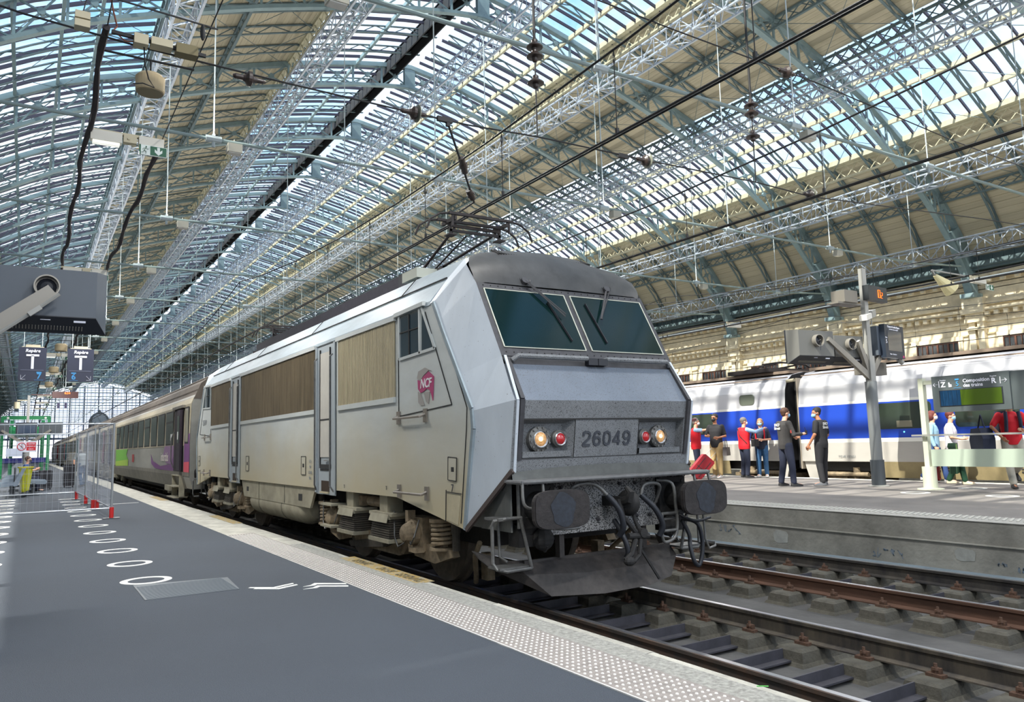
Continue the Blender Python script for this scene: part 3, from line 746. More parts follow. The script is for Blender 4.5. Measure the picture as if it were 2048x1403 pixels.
# cab side: window, panel outline, handrails; front cab then rear cab mirrored
def cab_side(fy, sx, front):
    Y = (lambda y: y) if front else (lambda y: 2*LCY-y)
    P = lambda pts, x: [(sx*x, Y(y), z) for y, z in pts]
    b = MB(); ol = [(8.95, 3.30), (8.95, 2.06), (7.52, 2.13), (8.16, 3.26)]
    for a, c in zip(ol, ol[1:]): b.bar((sx*1.402, Y(a[0]), a[1]), (sx*1.402, Y(c[0]), c[1]), .012)
    ol = [(7.93, 3.30), (7.62, 2.86), (7.18, 2.08), (7.20, 1.85), (7.36, .86)]
    for a, c in zip(ol, ol[1:]): b.bar((sx*1.402, Y(a[0]), a[1]), (sx*1.402, Y(c[0]), c[1]), .010)
    lo('panel_seam', b, M_seam)
    b = MB()
    for a, c in zip(SIDE[:4], SIDE[1:5]): b.bar((sx*1.395, Y(a[0]), a[1]), (sx*1.395, Y(c[0]), c[1]), .05, .035, up=(1, 0, 0))
    lo('cab_edge_trim', b, M_roofl)
    wd = thing('side_window', None, None, (0, -LCY, 0), parent=loco)
    b = MB(); b.prism([(Y(8.88), 2.79), (Y(8.33), 2.80), (Y(8.33), 3.31), (Y(8.88), 3.31)], sx*1.400, sx*1.408, 'yz'); b.prism([(Y(8.26), 2.80), (Y(7.93), 2.82), (Y(8.24), 3.27)], sx*1.400, sx*1.408, 'yz'); obj('glass', b, mat('cab_side_glass', srgb(44, 66, 78), .05, spec=.8), wd)
    b = MB()
    for a, c in (((8.9, 2.77), (8.9, 3.33)), ((8.9, 2.77), (7.9, 2.80)), ((8.30, 2.78), (8.30, 3.33)), ((7.9, 2.80), (8.24, 3.33))): b.bar((sx*1.41, Y(a[0]), a[1]), (sx*1.41, Y(c[0]), c[1]), .035, .025, up=(1, 0, 0))
    b.bar((sx*1.42, Y(9.0), 3.34), (sx*1.42, Y(8.15), 3.36), .05, .05); obj('window_frame', b, M_body, wd)
    b = MB(); b.bar((sx*1.412, Y(8.6), 2.8), (sx*1.412, Y(8.6), 3.3), .018); b.bar((sx*1.412, Y(8.87), 3.1), (sx*1.412, Y(8.32), 3.1), .014); obj('glazing_bar', b, M_seam, wd)
    for z, ya, yb in ((2.03, 8.95, 8.18), (1.13, 8.95, 8.17)):
        b = MB(); b.tube([(sx*1.40, Y(ya), z+.03), (sx*1.48, Y(ya), z), (sx*1.48, Y(yb), z), (sx*1.40, Y(yb), z+.03)], .016, 8)
        for yy in (ya, yb): b.b2(sx*1.40, sx*1.42, Y(yy)-.045, Y(yy)+.045, z-.07, z+.09)
        lo('handrail', b, mat('handrail_metal', srgb(150, 142, 132), .4, .6))
    b = MB(); b.prism([(Y(7.62), 1.56), (Y(7.42), 1.55), (Y(7.44), 1.30), (Y(7.63), 1.31)], sx*1.402, sx*1.41, 'yz'); lo('hatch', b, M_body)
    b = MB(); b.prism([(Y(7.55), 1.45), (Y(7.49), 1.45), (Y(7.49), 1.40), (Y(7.55), 1.40)], sx*1.41, sx*1.413, 'yz')
    for a, c in (((7.62, 1.56), (7.42, 1.55)), ((7.42, 1.55), (7.44, 1.30)), ((7.44, 1.30), (7.63, 1.31)), ((7.63, 1.31), (7.62, 1.56)), ((7.66, 1.18), (7.33, 1.17)), ((7.68, 1.2), (7.70, .86))): b.bar((sx*1.41, Y(a[0]), a[1]), (sx*1.41, Y(c[0]), c[1]), .008)
    lo('hatch_outline', b, M_seam)
    b = MB(); b.prism([(Y(7.66), 1.16), (Y(7.35), 1.15), (Y(7.42), .84), (Y(7.67), .875)], sx*1.402, sx*1.408, 'yz'); lo('hatch_cover', b, M_tan if False else mat('beige_cover', srgb(186, 176, 148), .6, noise=.1))
for sx in (-1, 1):
    cab_side(7, sx, True); cab_side(7, sx, False)
for y0 in (12.75, 16.62):
    b = MB(); b.prism([(y0, 1.26), (y0+.24, 1.26), (y0+.24, 1.56), (y0, 1.56)], -1.402, -1.408, 'yz'); lo('hatch', b, M_body)
    b = MB()
    for a, c in (((y0, 1.26), (y0+.24, 1.26)), ((y0+.24, 1.26), (y0+.24, 1.56)), ((y0+.24, 1.56), (y0, 1.56)), ((y0, 1.56), (y0, 1.26))): b.bar((-1.409, a[0], a[1]), (-1.409, c[0], c[1]), .008)
    b.b2(-1.409, -1.412, y0+.08, y0+.16, 1.38, 1.44); lo('hatch_outline', b, M_seam)
# nose (front) and its mirror image at the rear
FE = [(1.20, 7.50, 3.72), (1.20, 7.285, 3.47), (1.195, 6.79, 2.60), (1.235, 6.50, 2.12), (1.225, 6.62, 1.40)]   # front edge: half width, y, z
SE = [(1.40, 7.95, 3.34), (1.40, 7.80, 3.10), (1.40, 7.34, 2.44), (1.40, 7.07, 2.04), (1.40, 7.19, 1.25), (1.40, 7.28, .80)]
def nose(front):
    Y = (lambda y: y) if front else (lambda y: 2*LCY-y)
    for sx in (-1, 1):
        p = lambda t: (sx*t[0], Y(t[1]), t[2])
        b = MB(); v = [p(t) for t in FE+SE]
        b.add(v, [(0, 1, 6, 5), (1, 2, 7, 6), (2, 3, 8, 7), (3, 4, 9, 8), (4, 10, 9)])
        b.add([p((1.20, 7.50, 3.72)), p((1.40, 7.95, 3.34)), p((1.41, 8.02, 3.34)), p((1.17, 8.02, 3.66)), p((.93, 8.02, 3.93)), p((.98, 7.72, 3.90))], [(0, 1, 2, 3), (0, 3, 4, 5)])
        lo('cheek', b, M_cheek)
        b = MB(); pts = [p((1.215, 6.60, 1.42)), p((1.40, 7.25, .80))]; b.bar(pts[0], pts[1], .05, .03, up=(1, 0, 0)); lo('cheek_edge', b, mat('brown_edge', srgb(70, 60, 56), .7))
        b = MB(); b.prism([(Y(6.70), 1.34), (Y(7.30), .80), (Y(6.70), .80)], sx*1.17, sx*1.19, 'yz'); b.prism([(Y(6.9), .8), (Y(8.0), .8), (Y(8.0), 1.2), (Y(6.9), 1.3)], sx*1.1, sx*1.16, 'yz'); lo('skirt_plate', b, mat('skirt_grey', srgb(112, 114, 112), .6, noise=.2, nscale=5))
        # bright trim down the nose edge
        b = MB()
        for a, c in zip(FE[2:], FE[3:]): b.bar((sx*(a[0]-.035), Y(a[1]-.01), a[2]), (sx*(c[0]-.035), Y(c[1]-.01), c[2]), .03, .02)
        lo('nose_edge_trim', b, M_cheek)
        b = MB(); b.bar((sx*1.13, Y(6.78), 2.58), (sx*1.15, Y(6.48), 2.13), .045, .03); b.bar((sx*1.15, Y(6.48), 2.13), (sx*1.14, Y(6.60), 1.52), .05, .03); lo('cable_channel', b, M_frdark)
    q = lambda hw, y, z: [(-hw, Y(y), z), (hw, Y(y), z)]
    # visor curved back into the roof
    secs = [(1.20, 7.285, 3.47), (1.205, 7.33, 3.60), (1.20, 7.42, 3.72), (1.12, 7.56, 3.83), (1.0, 7.75, 3.92), (.93, 8.03, 3.97)]
    b = MB()
    rings = []
    for i, (hw, y, z) in enumerate(secs):
        c = .12*i/5
        rings.append([(-hw, Y(y+.02), z-.02), (-hw*.9, Y(y), z+.01), (-hw*.5, Y(y-.01), z+.01+c*.8), (0, Y(y-.01), z+.015+c), (hw*.5, Y(y-.01), z+.01+c*.8), (hw*.9, Y(y), z+.01), (hw, Y(y+.02), z-.02)])
    b.loft(rings, caps=False, closed=False); lo('visor', b, M_visor, smooth=True)
    for sx in (-1, 1):
        b = MB()
        for i in range(11):
            x = sx*.5-.20+i*.035
            b.bar((x, Y(7.60), 3.925-abs(x)*.01), (x+.05, Y(7.86), 4.045-abs(x)*.03), .014, .02)
        lo('roof_vent', b, M_seam)
    # windscreen surround, panes
    yw = lambda z: 6.79+(z-2.60)*(7.285-6.79)/(3.47-2.60)
    def wp(x, z, d=0.): return (x, Y(yw(z)-d*.87), z+d*.49)
    b = MB(); b.add([wp(-1.20, 3.47), wp(1.20, 3.47), wp(1.195, 2.60), wp(-1.195, 2.60)], [(0, 1, 2, 3)]); lo('windscreen_surround', b, M_frdark)
    for sx in (-1, 1):
        x0, x1 = sx*.045, sx*1.13
        w_ = thing('windscreen', None, None, (0, -LCY, 0), parent=loco)
        b = MB(); A = [wp(x0, 3.40, .006), wp(x1, 3.40, .006), wp(x1*.995, 2.70, .006), wp(x0, 2.70, .006)]
        b.add(A+[wp(x0, 3.40, .002), wp(x1, 3.40, .002), wp(x1*.995, 2.70, .002), wp(x0, 2.70, .002)], [(0, 1, 2, 3), (4, 7, 6, 5), (0, 4, 5, 1), (1, 5, 6, 2), (2, 6, 7, 3), (3, 7, 4, 0)]); obj('glass', b, M_glassL, w_)
        b = MB()
        for i in range(4): b.bar(A[i], A[(i+1) % 4], .014, .01)
        obj('frame', b, M_trimw, w_)
        # wiper
        t = thing('wiper', None, None, (0, -LCY, 0), parent=loco)
        xp = -.46 if sx < 0 else .74
        b = MB(); b.cyl(wp(xp-.1, 3.52, 0), wp(xp-.1, 3.52, .06), .045, 10); obj('pivot', b, M_frdark, t)
        e1 = (-.19, 3.08) if sx < 0 else (.33, 3.08)
        b = MB(); b.bar(wp(xp-.1, 3.52, .05), wp(e1[0], e1[1], .06), .022, .015); b.bar(wp(xp-.06, 3.50, .05), wp(e1[0]+.02, e1[1]+.03, .06), .012, .012); obj('arm', b, M_frdark, t)
        b = MB(); b.bar(wp(*((-.33, 3.28) if sx < 0 else (.22, 3.30)), .02), wp(*((-.20, 2.80) if sx < 0 else (.30, 2.80)), .02), .016, .02); obj('blade', b, M_rub, t)
        b = MB(); b.tube([wp(xp-.08+.07*math.cos(a), 3.55+.05*math.sin(a), .03) for a in [2*PI*k/12 for k in range(12)]], .006, 5, closed=True); obj('hose', b, M_rub, t)
        # rail below windscreen
        b = MB(); b.tube([wp(sx*.10, 2.56, .02), wp(sx*.14, 2.56, .07), wp(sx*1.04, 2.56, .07), wp(sx*1.10, 2.54, .02)], .028, 8); lo('belt_rail', b, M_front)
        b = MB(); b.box((sx*.07, Y(6.72), 2.56), (.13, .07, .075)); lo('washer_jet', b, M_rub)
    b = MB()
    for i in range(24):
        x = -1.12+i*2.24/23
        for z in (3.445, 2.645): c = wp(x, z, .0); b.cyl(c, wp(x, z, .006), .007, 6)
    lo('rivet', b, M_seam, kind='stuff')
    b = MB(); b.add([(-1.195, Y(6.80), 2.60), (1.195, Y(6.80), 2.60), (1.17, Y(6.74), 2.50), (-1.17, Y(6.74), 2.50)], [(0, 1, 2, 3)]); lo('belt_recess', b, M_frdark)
    # sloping panel and vertical panel with the lamp recesses
    b = MB(); b.add([(-1.12, Y(6.745), 2.51), (1.12, Y(6.745), 2.51), (1.19, Y(6.50), 2.12), (-1.19, Y(6.50), 2.12)], [(0, 1, 2, 3)])
    b.add([(-1.195, Y(6.79), 2.51), (-1.12, Y(6.745), 2.51), (-1.19, Y(6.50), 2.12), (-1.235, Y(6.51), 2.12), (1.195, Y(6.79), 2.51), (1.12, Y(6.745), 2.51), (1.19, Y(6.50), 2.12), (1.235, Y(6.51), 2.12)], [(0, 1, 2, 3), (4, 5, 6, 7)]); lo('slope_panel', b, M_slope)
    yf = lambda z: 6.50+(2.12-z)*.12/.72
    def F(x, z, d=0.): return (x, Y(yf(z)+d), z)
    b = MB()
    X = [-1.235, -1.13, -.46, .42, 1.10, 1.23]; Z = [2.12, 1.925, 1.53, 1.40]
    for i in range(5):
        for j in range(3):
            if j == 1 and i in (1, 3): continue
            b.add([F(X[i], Z[j]), F(X[i+1], Z[j]), F(X[i+1], Z[j+1]), F(X[i], Z[j+1])], [(0, 1, 2, 3)])
    for (xa, xb) in ((X[1], X[2]), (X[3], X[4])):
        o = [F(xa, 1.925), F(xb, 1.925), F(xb, 1.53), F(xa, 1.53)]; n_ = [F(xa+.02, 1.885, .10), F(xb-(.10 if xa < 0 else .02), 1.885, .10), F(xb-(.10 if xa < 0 else .02), 1.56, .10), F(xa+.02+(.0), 1.56, .10)]
        b.add(o+n_, [(4, 5, 6, 7), (0, 1, 5, 4), (1, 2, 6, 5), (2, 3, 7, 6), (3, 0, 4, 7)])
        b.add([F(xa+.03, 1.60, .0), F(xb-.03, 1.60, .0), F(xb-.03, 1.54, .0), F(xa+.03, 1.54, .0), F(xa+.03, 1.60, .1), F(xb-.03, 1.60, .1)], [(0, 1, 2, 3), (0, 4, 5, 1)])
    lo('nose_panel', b, M_front)
    b = MB()
    b.bar(F(-1.13, 1.928, -.003), F(1.10, 1.928, -.003), .014); b.bar(F(-.46, 1.92, -.002), F(-.46, 1.53, -.002), .006); b.bar(F(.42, 1.92, -.002), F(.42, 1.53, -.002), .006); b.bar(F(-1.15, 1.528, -.002), F(1.12, 1.528, -.002), .006); lo('panel_gap', b, M_seam)
    # curved dark band under the vertical panel
    b = MB(); top = [(x, 1.40+.045*(1-(x/1.22)**2)) for x in [-1.22+2.44*k/12 for k in range(13)]]
    b.add([F(x, z, -.012) for x, z in top]+[(x, Y(6.60), 1.325) for x, z in top], [(k, k+1, 14+k, 13+k) for k in range(12)]); lo('nose_lower_band', b, mat('nose_band_dark', srgb(92, 94, 92), .6, noise=.2, nscale=8))
    # lamps
    for (x, r, kind) in ((-.87, .088, 'w'), (-.62, .072, 'r'), (.56, .068, 'r'), (.78, .082, 'w')):
        t = thing('headlamp' if kind == 'w' else 'tail_lamp', None, None, (0, -LCY, 0), parent=loco)
        c = F(x, 1.725, .0); s_ = -1 if front else 1; a = Y(yf(1.725)+.10)
        b = MB(); R0 = r+(.045 if kind == 'w' else .018)
        b.lathe([(R0, 0), (R0, s_*.055), (r, s_*.075), (r, s_*.03)], (x, a, 1.725), 'y', 28)
        if kind == 'w':
            for k in range(12):
                g = 2*PI*k/12+.2; b.box((x+(r+.03)*math.cos(g), a+s_*.06, 1.725+(r+.03)*math.sin(g)), (.018, .03, .018))
        obj('lamp_ring', b, M_pipe, t, smooth=False)
        b = MB(); b.lathe([(r*1.03, 0), (r*1.03, s_*.014), (r*.93, s_*.02), (r*.93, s_*.004)], (x, a+s_*.07, 1.725), 'y', 28); obj('bezel', b, M_chrome, t)
        b = MB(); b.lathe([(r*.95, 0), (r*.85, s_*.018), (r*.5, s_*.034), (r*.15, s_*.04), (.001, s_*.041)], (x, a+s_*.055, 1.725), 'y', 24)
        if kind == 'w': mm = mat('lamp_amber_lens', srgb(226, 176, 120), .12, spec=.8, noise=.5, nscale=24, emit=srgb(255, 180, 100), estr=.12)
        else: mm = mat('lamp_red_lens', srgb(196, 40, 46), .12, spec=.8, noise=.3, nscale=20)
        obj('lens', b, mm, t, smooth=True)
        b = MB()
        if kind == 'w': b.lathe([(r*.30, 0), (r*.28, s_*.01), (.001, s_*.012)], (x-.012, a+s_*.09, 1.727), 'y', 16)
        else:
            for k in range(8): g = PI*k/8; b.bar((x-r*.8*math.cos(g), a+s_*.075, 1.725-r*.8*math.sin(g)), (x+r*.8*math.cos(g), a+s_*.075, 1.725+r*.8*math.sin(g)), .004)
        obj('bulb' if kind == 'w' else 'lens_rib', b, mat('lamp_glow', (1, .8, .5), .4, emit=(1., .62, .25), estr=1.6) if kind == 'w' else mat('lamp_red_rib', srgb(220, 110, 112), .3), t)
    if front:
        D = {'2': [[(0, .75), (.05, .92), (.3, 1), (.7, 1), (.95, .88), (1, .7), (.85, .5), (.1, .12), (0, 0), (1, 0)]], '6': [[(.95, .82), (.8, .97), (.5, 1), (.2, .9), (.05, .65), (.02, .35), (.12, .1), (.45, 0), (.8, .05), (1, .25), (.95, .45), (.7, .58), (.35, .56), (.08, .40)]],
             '0': [[(.5, 0), (.15, .1), (.02, .35), (.02, .65), (.15, .9), (.5, 1), (.85, .9), (.98, .65), (.98, .35), (.85, .1), (.5, 0)]], '4': [[(.75, 0), (.75, 1), (0, .3), (0, .25), (1, .25)]], '9': [[(.05, .18), (.2, .03), (.5, 0), (.8, .1), (.95, .35), (.98, .65), (.88, .9), (.55, 1), (.2, .95), (0, .75), (.05, .55), (.3, .42), (.65, .44), (.92, .60)]]}
        for i, ch in enumerate('26049'):
            b = MB()
            for st_ in D[ch]:
                for p, q in zip(st_, st_[1:]):
                    P_, Q_ = [F(-.345+i*.138+u*.088, 1.65+v*.138, -.005) for u, v in (p, q)]; d_ = (Vector(Q_)-Vector(P_)).normalized()*.007
                    b.bar(Vector(P_)-d_, Vector(Q_)+d_, .026, .006, up=(0, 1, 0))
            lo('digit', b, M_num)
    # beam, ledge
    b = MB(); b.b2(-1.05, 1.05, *sorted((Y(6.66), Y(6.76))), .74, 1.31); lo('buffer_beam', b, speckle(mat('buffer_beam_grey', srgb(150, 150, 150), .7, noise=.3, nscale=5), (.04, .04, .04), 70, .47))
    b = MB()
    for x in (-.6, -.42, -.12, .2, .42, .62):
        for z in (1.22, .86): b.cyl((x, Y(6.66), z), (x, Y(6.635), z), .022, 6); b.cyl((x, Y(6.66), z), (x, Y(6.622), z), .012, 6)
    lo('bolt', b, M_frdark)
    b = MB(); b.b2(-1.28, 1.28, *sorted((Y(6.34), Y(6.66))), 1.30, 1.325); b.tube([(-1.28, Y(6.60), 1.31), (-1.27, Y(6.36), 1.31), (-1.2, Y(6.33), 1.31), (1.2, Y(6.33), 1.31), (1.27, Y(6.36), 1.31), (1.28, Y(6.60), 1.31)], .022, 8); lo('front_ledge', b, mat('ledge_grey', srgb(96, 97, 98), .6, noise=.25, nscale=10))
    for sx in (-1, 1):
        t = thing('buffer', None, None, (0, -LCY, 0), parent=loco)
        b = MB(); pl = []
        for k in range(28):
            g = 2*PI*k/28; c, s_ = math.cos(g), math.sin(g)
            pl.append((sx*.96+.33*abs(c)**.55*(1 if c > 0 else -1), 1.05+.185*abs(s_)**.5*(1 if s_ > 0 else -1)))
        y0, y1 = Y(6.12), Y(6.165); b.prism(pl, y0, y1, 'xz'); b.prism([(sx*.96+(x-sx*.96)*.97, 1.05+(z-1.05)*.97) for x, z in pl], Y(6.108), y0, 'xz'); obj('buffer_plate', b, mat('buffer_plate_rusty', srgb(42, 38, 38), .7, noise=.5, nscale=9, bump=.5), t)
        b = MB(); pts = [(sx*.96+.14*math.cos(g)*(1+.12*math.sin(5*g)), 1.05+.165*math.sin(g)*(1+.06*math.sin(4*g))) for g in [2*PI*k/20 for k in range(20)]]
        b.prism(pts, Y(6.104), Y(6.109), 'xz'); obj('grease_patch', b, mat('grease_blueblack', srgb(36, 42, 52), .55, noise=.4, nscale=25), t)
        b = MB(); b.cyl((sx*.94, Y(6.16), 1.05), (sx*.94, Y(6.45), 1.05), .095, 18); obj('plunger', b, M_black, t)
        b = MB(); b.cyl((sx*.94, Y(6.36), 1.05), (sx*.94, Y(6.60), 1.05), .155, 20); b.box((sx*.92, Y(6.62), 1.05), (.40, .06, .42))
        for a_ in (-.16, .16):
            for c_ in (-.16, .16): b.cyl((sx*.92+a_, Y(6.58), 1.05+c_), (sx*.92+a_, Y(6.63), 1.05+c_), .028, 6)
        obj('buffer_housing', b, M_black, t)
    # snow plough
    b = MB(); top = [(-1.33, 7.25, .58), (-1.12, 6.84, .50), (-.4, 6.70, .47), (.4, 6.70, .47), (1.05, 6.84, .50), (1.2, 7.2, .56)]
    mid = [(-1.32, 7.1, .50), (-1.05, 6.66, .38), (-.4, 6.52, .35), (.4, 6.52, .35), (1.0, 6.66, .38), (1.16, 7.1, .46)]
    bot = [(-1.28, 6.95, .42), (-.86, 6.50, .17), (-.3, 6.36, .15), (.32, 6.36, .16), (.72, 6.46, .20), (1.0, 6.7, .34)]
    v = [(x, Y(y), z) for x, y, z in top+mid+bot]; b.add(v, [(k, k+1, k+7, k+6) for k in range(5)]+[(k+6, k+7, k+13, k+12) for k in range(5)])
    b.add([(x, Y(y+.03), z) for x, y, z in top]+[(x, Y(y+.03), z) for x, y, z in mid]+[(x, Y(y+.03), z) for x, y, z in bot], [(k, k+1, k+7, k+6) for k in range(5)]+[(k+6, k+7, k+13, k+12) for k in range(5)])
    b.b2(-1.0, 1.0, *sorted((Y(6.76), Y(6.80))), .44, .50); b.b2(-.6, -.54, *sorted((Y(6.7), Y(6.78))), .5, .8); b.b2(.54, .6, *sorted((Y(6.7), Y(6.78))), .5, .8)
    lo('snow_plough', b, mat('plough_black', srgb(58, 54, 52), .7, noise=.3, nscale=14, bump=.2))
    # coupling
    t = thing('coupling', None, None, (0, -LCY, 0), parent=loco)
    b = MB(); b.b2(-.05, .05, *sorted((Y(6.35), Y(6.66))), 1.0, 1.1); b.tube([(0, Y(6.38), 1.05), (0, Y(6.27), 1.08), (0, Y(6.24), 1.15), (0, Y(6.30), 1.20)], [.05, .05, .04, .025], 8); b.ell((.10, Y(6.40), 1.03), (.11, .14, .14), 14, 10); obj('hook', b, M_black, t, smooth=True)
    b = MB(); b.tube([(-.06, Y(6.38), 1.08), (-.02, Y(6.35), .9), (.13, Y(6.33), .72)], [.035, .022, .03], 8); b.tube([(.12, Y(6.38), 1.0), (.14, Y(6.36), .86), (.19, Y(6.33), .72)], [.02, .02, .03], 8)
    b.cyl((.0, Y(6.31), .70), (.28, Y(6.31), .68), .032, 10); b.cyl((.19, Y(6.27), .72), (.19, Y(6.35), .72), .05, 12); obj('shackle', b, M_black, t)
    b = MB(); b.tube([(.1, Y(6.31), .66), (.02, Y(6.29), .52), (-.06, Y(6.29), .46)], .03, 8); b.tube([(.16, Y(6.30), .66), (.12, Y(6.28), .5), (.04, Y(6.28), .44)], .024, 8); b.ell((-.02, Y(6.28), .45), (.07, .05, .05), 10, 8)
    b.bar((.14, Y(6.27), .55), (.34, Y(6.24), .24), .022); obj('screw', b, M_black, t)
    # hoses and rails
    def tube(name, pts, r, m, n=10, parent=None):
        pp = [Vector((x, Y(y), z)) for x, y, z in pts]; out = []
        for i in range(len(pp)-1):
            p0 = pp[i-1] if i else pp[i]; p1, p2 = pp[i], pp[i+1]; p3 = pp[i+2] if i+2 < len(pp) else p2
            for k in range(5):
                u = k/5; out.append(.5*((2*p1)+(p2-p0)*u+(2*p0-5*p1+4*p2-p3)*u*u+(3*p1-p0-3*p2+p3)*u**3))
        out.append(pp[-1]); b = MB(); b.tube(out, r, n); return lo(name, b, m, smooth=True)
    tube('brake_pipe', [(-.62, 6.6, 1.05), (-.60, 6.45, 1.22), (-.45, 6.42, 1.26), (-.30, 6.42, 1.23), (-.20, 6.38, 1.13)], .02, M_pipe)
    tube('brake_hose', [(-.20, 6.38, 1.13), (-.10, 6.32, .98), (-.05, 6.32, .80), (-.06, 6.38, .70)], .032, M_rub)
    tube('brake_pipe', [(.62, 6.55, 1.0), (.60, 6.45, 1.17), (.48, 6.42, 1.22), (.34, 6.42, 1.20), (.30, 6.42, 1.10)], .02, M_pipe)
    tube('brake_hose', [(.30, 6.42, 1.10), (.42, 6.34, .95), (.50, 6.32, .78), (.48, 6.36, .66)], .032, M_rub)
    tube('brake_hose', [(-.02, 6.5, .85), (-.03, 6.35, .7), (0, 6.32, .55), (.0, 6.35, .48)], .028, M_rub)
    tube('shunter_rail', [(.60, 6.5, 1.24), (.74, 6.4, 1.20), (.76, 6.38, .95), (.77, 6.38, .75), (.72, 6.38, .62), (.58, 6.38, .58), (.54, 6.38, .66), (.55, 6.38, .86), (.56, 6.4, .88), (.76, 6.38, .88)], .018, M_pipe)
    b = MB(); b.cyl((.55, Y(6.38), .70), (.77, Y(6.38), .70), .016, 8); lo('shunter_rail', b, M_pipe)
    for sx in (-1, 1):
        tube('grab_loop', [(sx*1.26, 6.36, 1.30), (sx*1.27, 6.33, 1.12), (sx*1.2, 6.33, 1.06), (sx*1.10, 6.33, 1.08), (sx*1.04, 6.33, 1.16), (sx*1.03, 6.35, 1.30)], .016, M_pipe)
        # step frame hanging off the corner
        b = MB()
        P_ = [(sx*1.36, Y(6.75), .93), (sx*.98, Y(6.66), .93)]
        b.tube([(sx*.96, Y(6.60), .95), (sx*1.30, Y(6.62), .95), (sx*1.40, Y(6.68), .93), (sx*1.41, Y(6.70), .88), (sx*1.41, Y(6.70), .52), (sx*1.38, Y(6.67), .46), (sx*1.30, Y(6.62), .44), (sx*1.02, Y(6.60), .45)], .018, 8)
        b.tube([(sx*1.15, Y(6.58), .94), (sx*1.02, Y(6.60), .45)], .018, 8); b.tube([(sx*1.22, Y(6.9), .9), (sx*1.22, Y(6.88), .55), (sx*1.18, Y(6.8), .5)], .016, 8)
        lo('step_frame', b, M_pipe)
        b = MB(); b.b2(sx*1.02, sx*1.38, *sorted((Y(6.62), Y(6.85))), .455, .475); b.b2(sx*1.0, sx*1.38, *sorted((Y(6.62), Y(6.9))), .93, .955); lo('step_tread', b, M_pipe)
        tube('jumper_pipe', [(sx*.97, 6.6, .93), (sx*.85, 6.45, .84), (sx*.70, 6.42, .82), (sx*.55, 6.42, .82)], .014, M_pipe)
        b = MB(); b.box((sx*1.0, Y(6.75), .76), (.26, .2, .22)); b.ell((sx*.86, Y(6.62), .72), (.12, .1, .12), 10, 8); b.cyl((sx*.86, Y(6.6), .6), (sx*.86, Y(6.55), .66), .02, 8); lo('sand_box', b, M_black)
        b = MB(); b.cyl((sx*1.13, Y(6.64), .84), (sx*1.13, Y(6.64), 1.28), .022, 8); lo('lamp_bracket', b, M_pipe)
    tube('cable', [(.95, 6.5, .80), (1.08, 6.38, .74), (1.12, 6.36, .5), (1.06, 6.36, .30), (.98, 6.36, .34), (.97, 6.40, .5), (1.02, 6.46, .62), (.96, 6.5, .78)], .024, M_rub)
    tube('cable', [(.85, 6.5, .88), (1.0, 6.35, .78), (1.25, 6.35, .80)], .016, M_rub)
    b = MB(); b.tube([(1.14, Y(6.35), .88), (1.16, Y(6.35), .56), (1.22, Y(6.36), .46), (1.36, Y(6.40), .47), (1.42, Y(6.46), .50), (1.34, Y(6.52), .52), (1.22, Y(6.50), .50)], .013, 7); lo('stirrup', b, M_pipe)
    text('plate_text', 'FL OPM  11.12', .07, M_rub, (-.86, Y(6.655)-LCY-(.002 if front else -.002), 1.245), '-y' if front else '+y', loco)
nose(True); nose(False)
# lettering on the side
def side_text(txt, size, y, z, m, name='lettering', **kw):
    return text(name, txt, size, m, (-1.412, y-LCY, z), '-x', loco, **kw)
lb = MB(); o_ = [(7.98, 2.36), (8.0, 2.52), (8.1, 2.56), (8.3, 2.52), (8.42, 2.46), (8.40, 2.30), (8.30, 2.24), (8.12, 2.22), (8.02, 2.12), (7.99, 2.22)]
M_mag = mat('logo_magenta', srgb(170, 50, 104), .5)
lb.prism([(7.98, 2.20), (7.95, 2.48), (8.08, 2.545), (8.22, 2.50), (8.30, 2.45), (8.38, 2.47), (8.37, 2.36), (8.30, 2.31), (8.22, 2.32), (8.14, 2.35), (8.06, 2.33), (8.02, 2.28)], -1.403, -1.410, 'yz'); lo('logo', lb, M_mag)
b = MB(); b.prism([(8.0, 2.545), (8.18, 2.60), (8.36, 2.57), (8.40, 2.49), (8.30, 2.46), (8.22, 2.51), (8.08, 2.56)], -1.403, -1.409, 'yz'); b.prism([(8.06, 2.31), (8.22, 2.31), (8.16, 2.20), (8.10, 2.17)], -1.403, -1.409, 'yz'); b.prism([(8.30, 2.30), (8.38, 2.33), (8.37, 2.2), (8.30, 2.16), (8.20, 2.16), (8.26, 2.24)], -1.403, -1.408, 'yz')
lo('logo_worn_part', b, mat('logo_grey', srgb(158, 152, 146), .6))
side_text('NCF', .15, 8.16, 2.41, mat('letter_white', srgb(228, 226, 226), .5), 'logo_letters', bold=.003, shear=.25)
side_text('26049', .20, 21.4, 2.42, mat('letter_grey', srgb(140, 144, 146), .5))
side_text('T', .07, 10.9, 1.13, M_num); side_text('T', .07, 9.35, 1.16, M_num); side_text('7', .12, 7.53, 1.22, M_num)
for i, t_ in enumerate(('17.5', '90', '1.2345', '90 t')): side_text(t_, .07, 12.5, 1.48-i*.09, mat('letter_grey', srgb(140, 144, 146), .5))
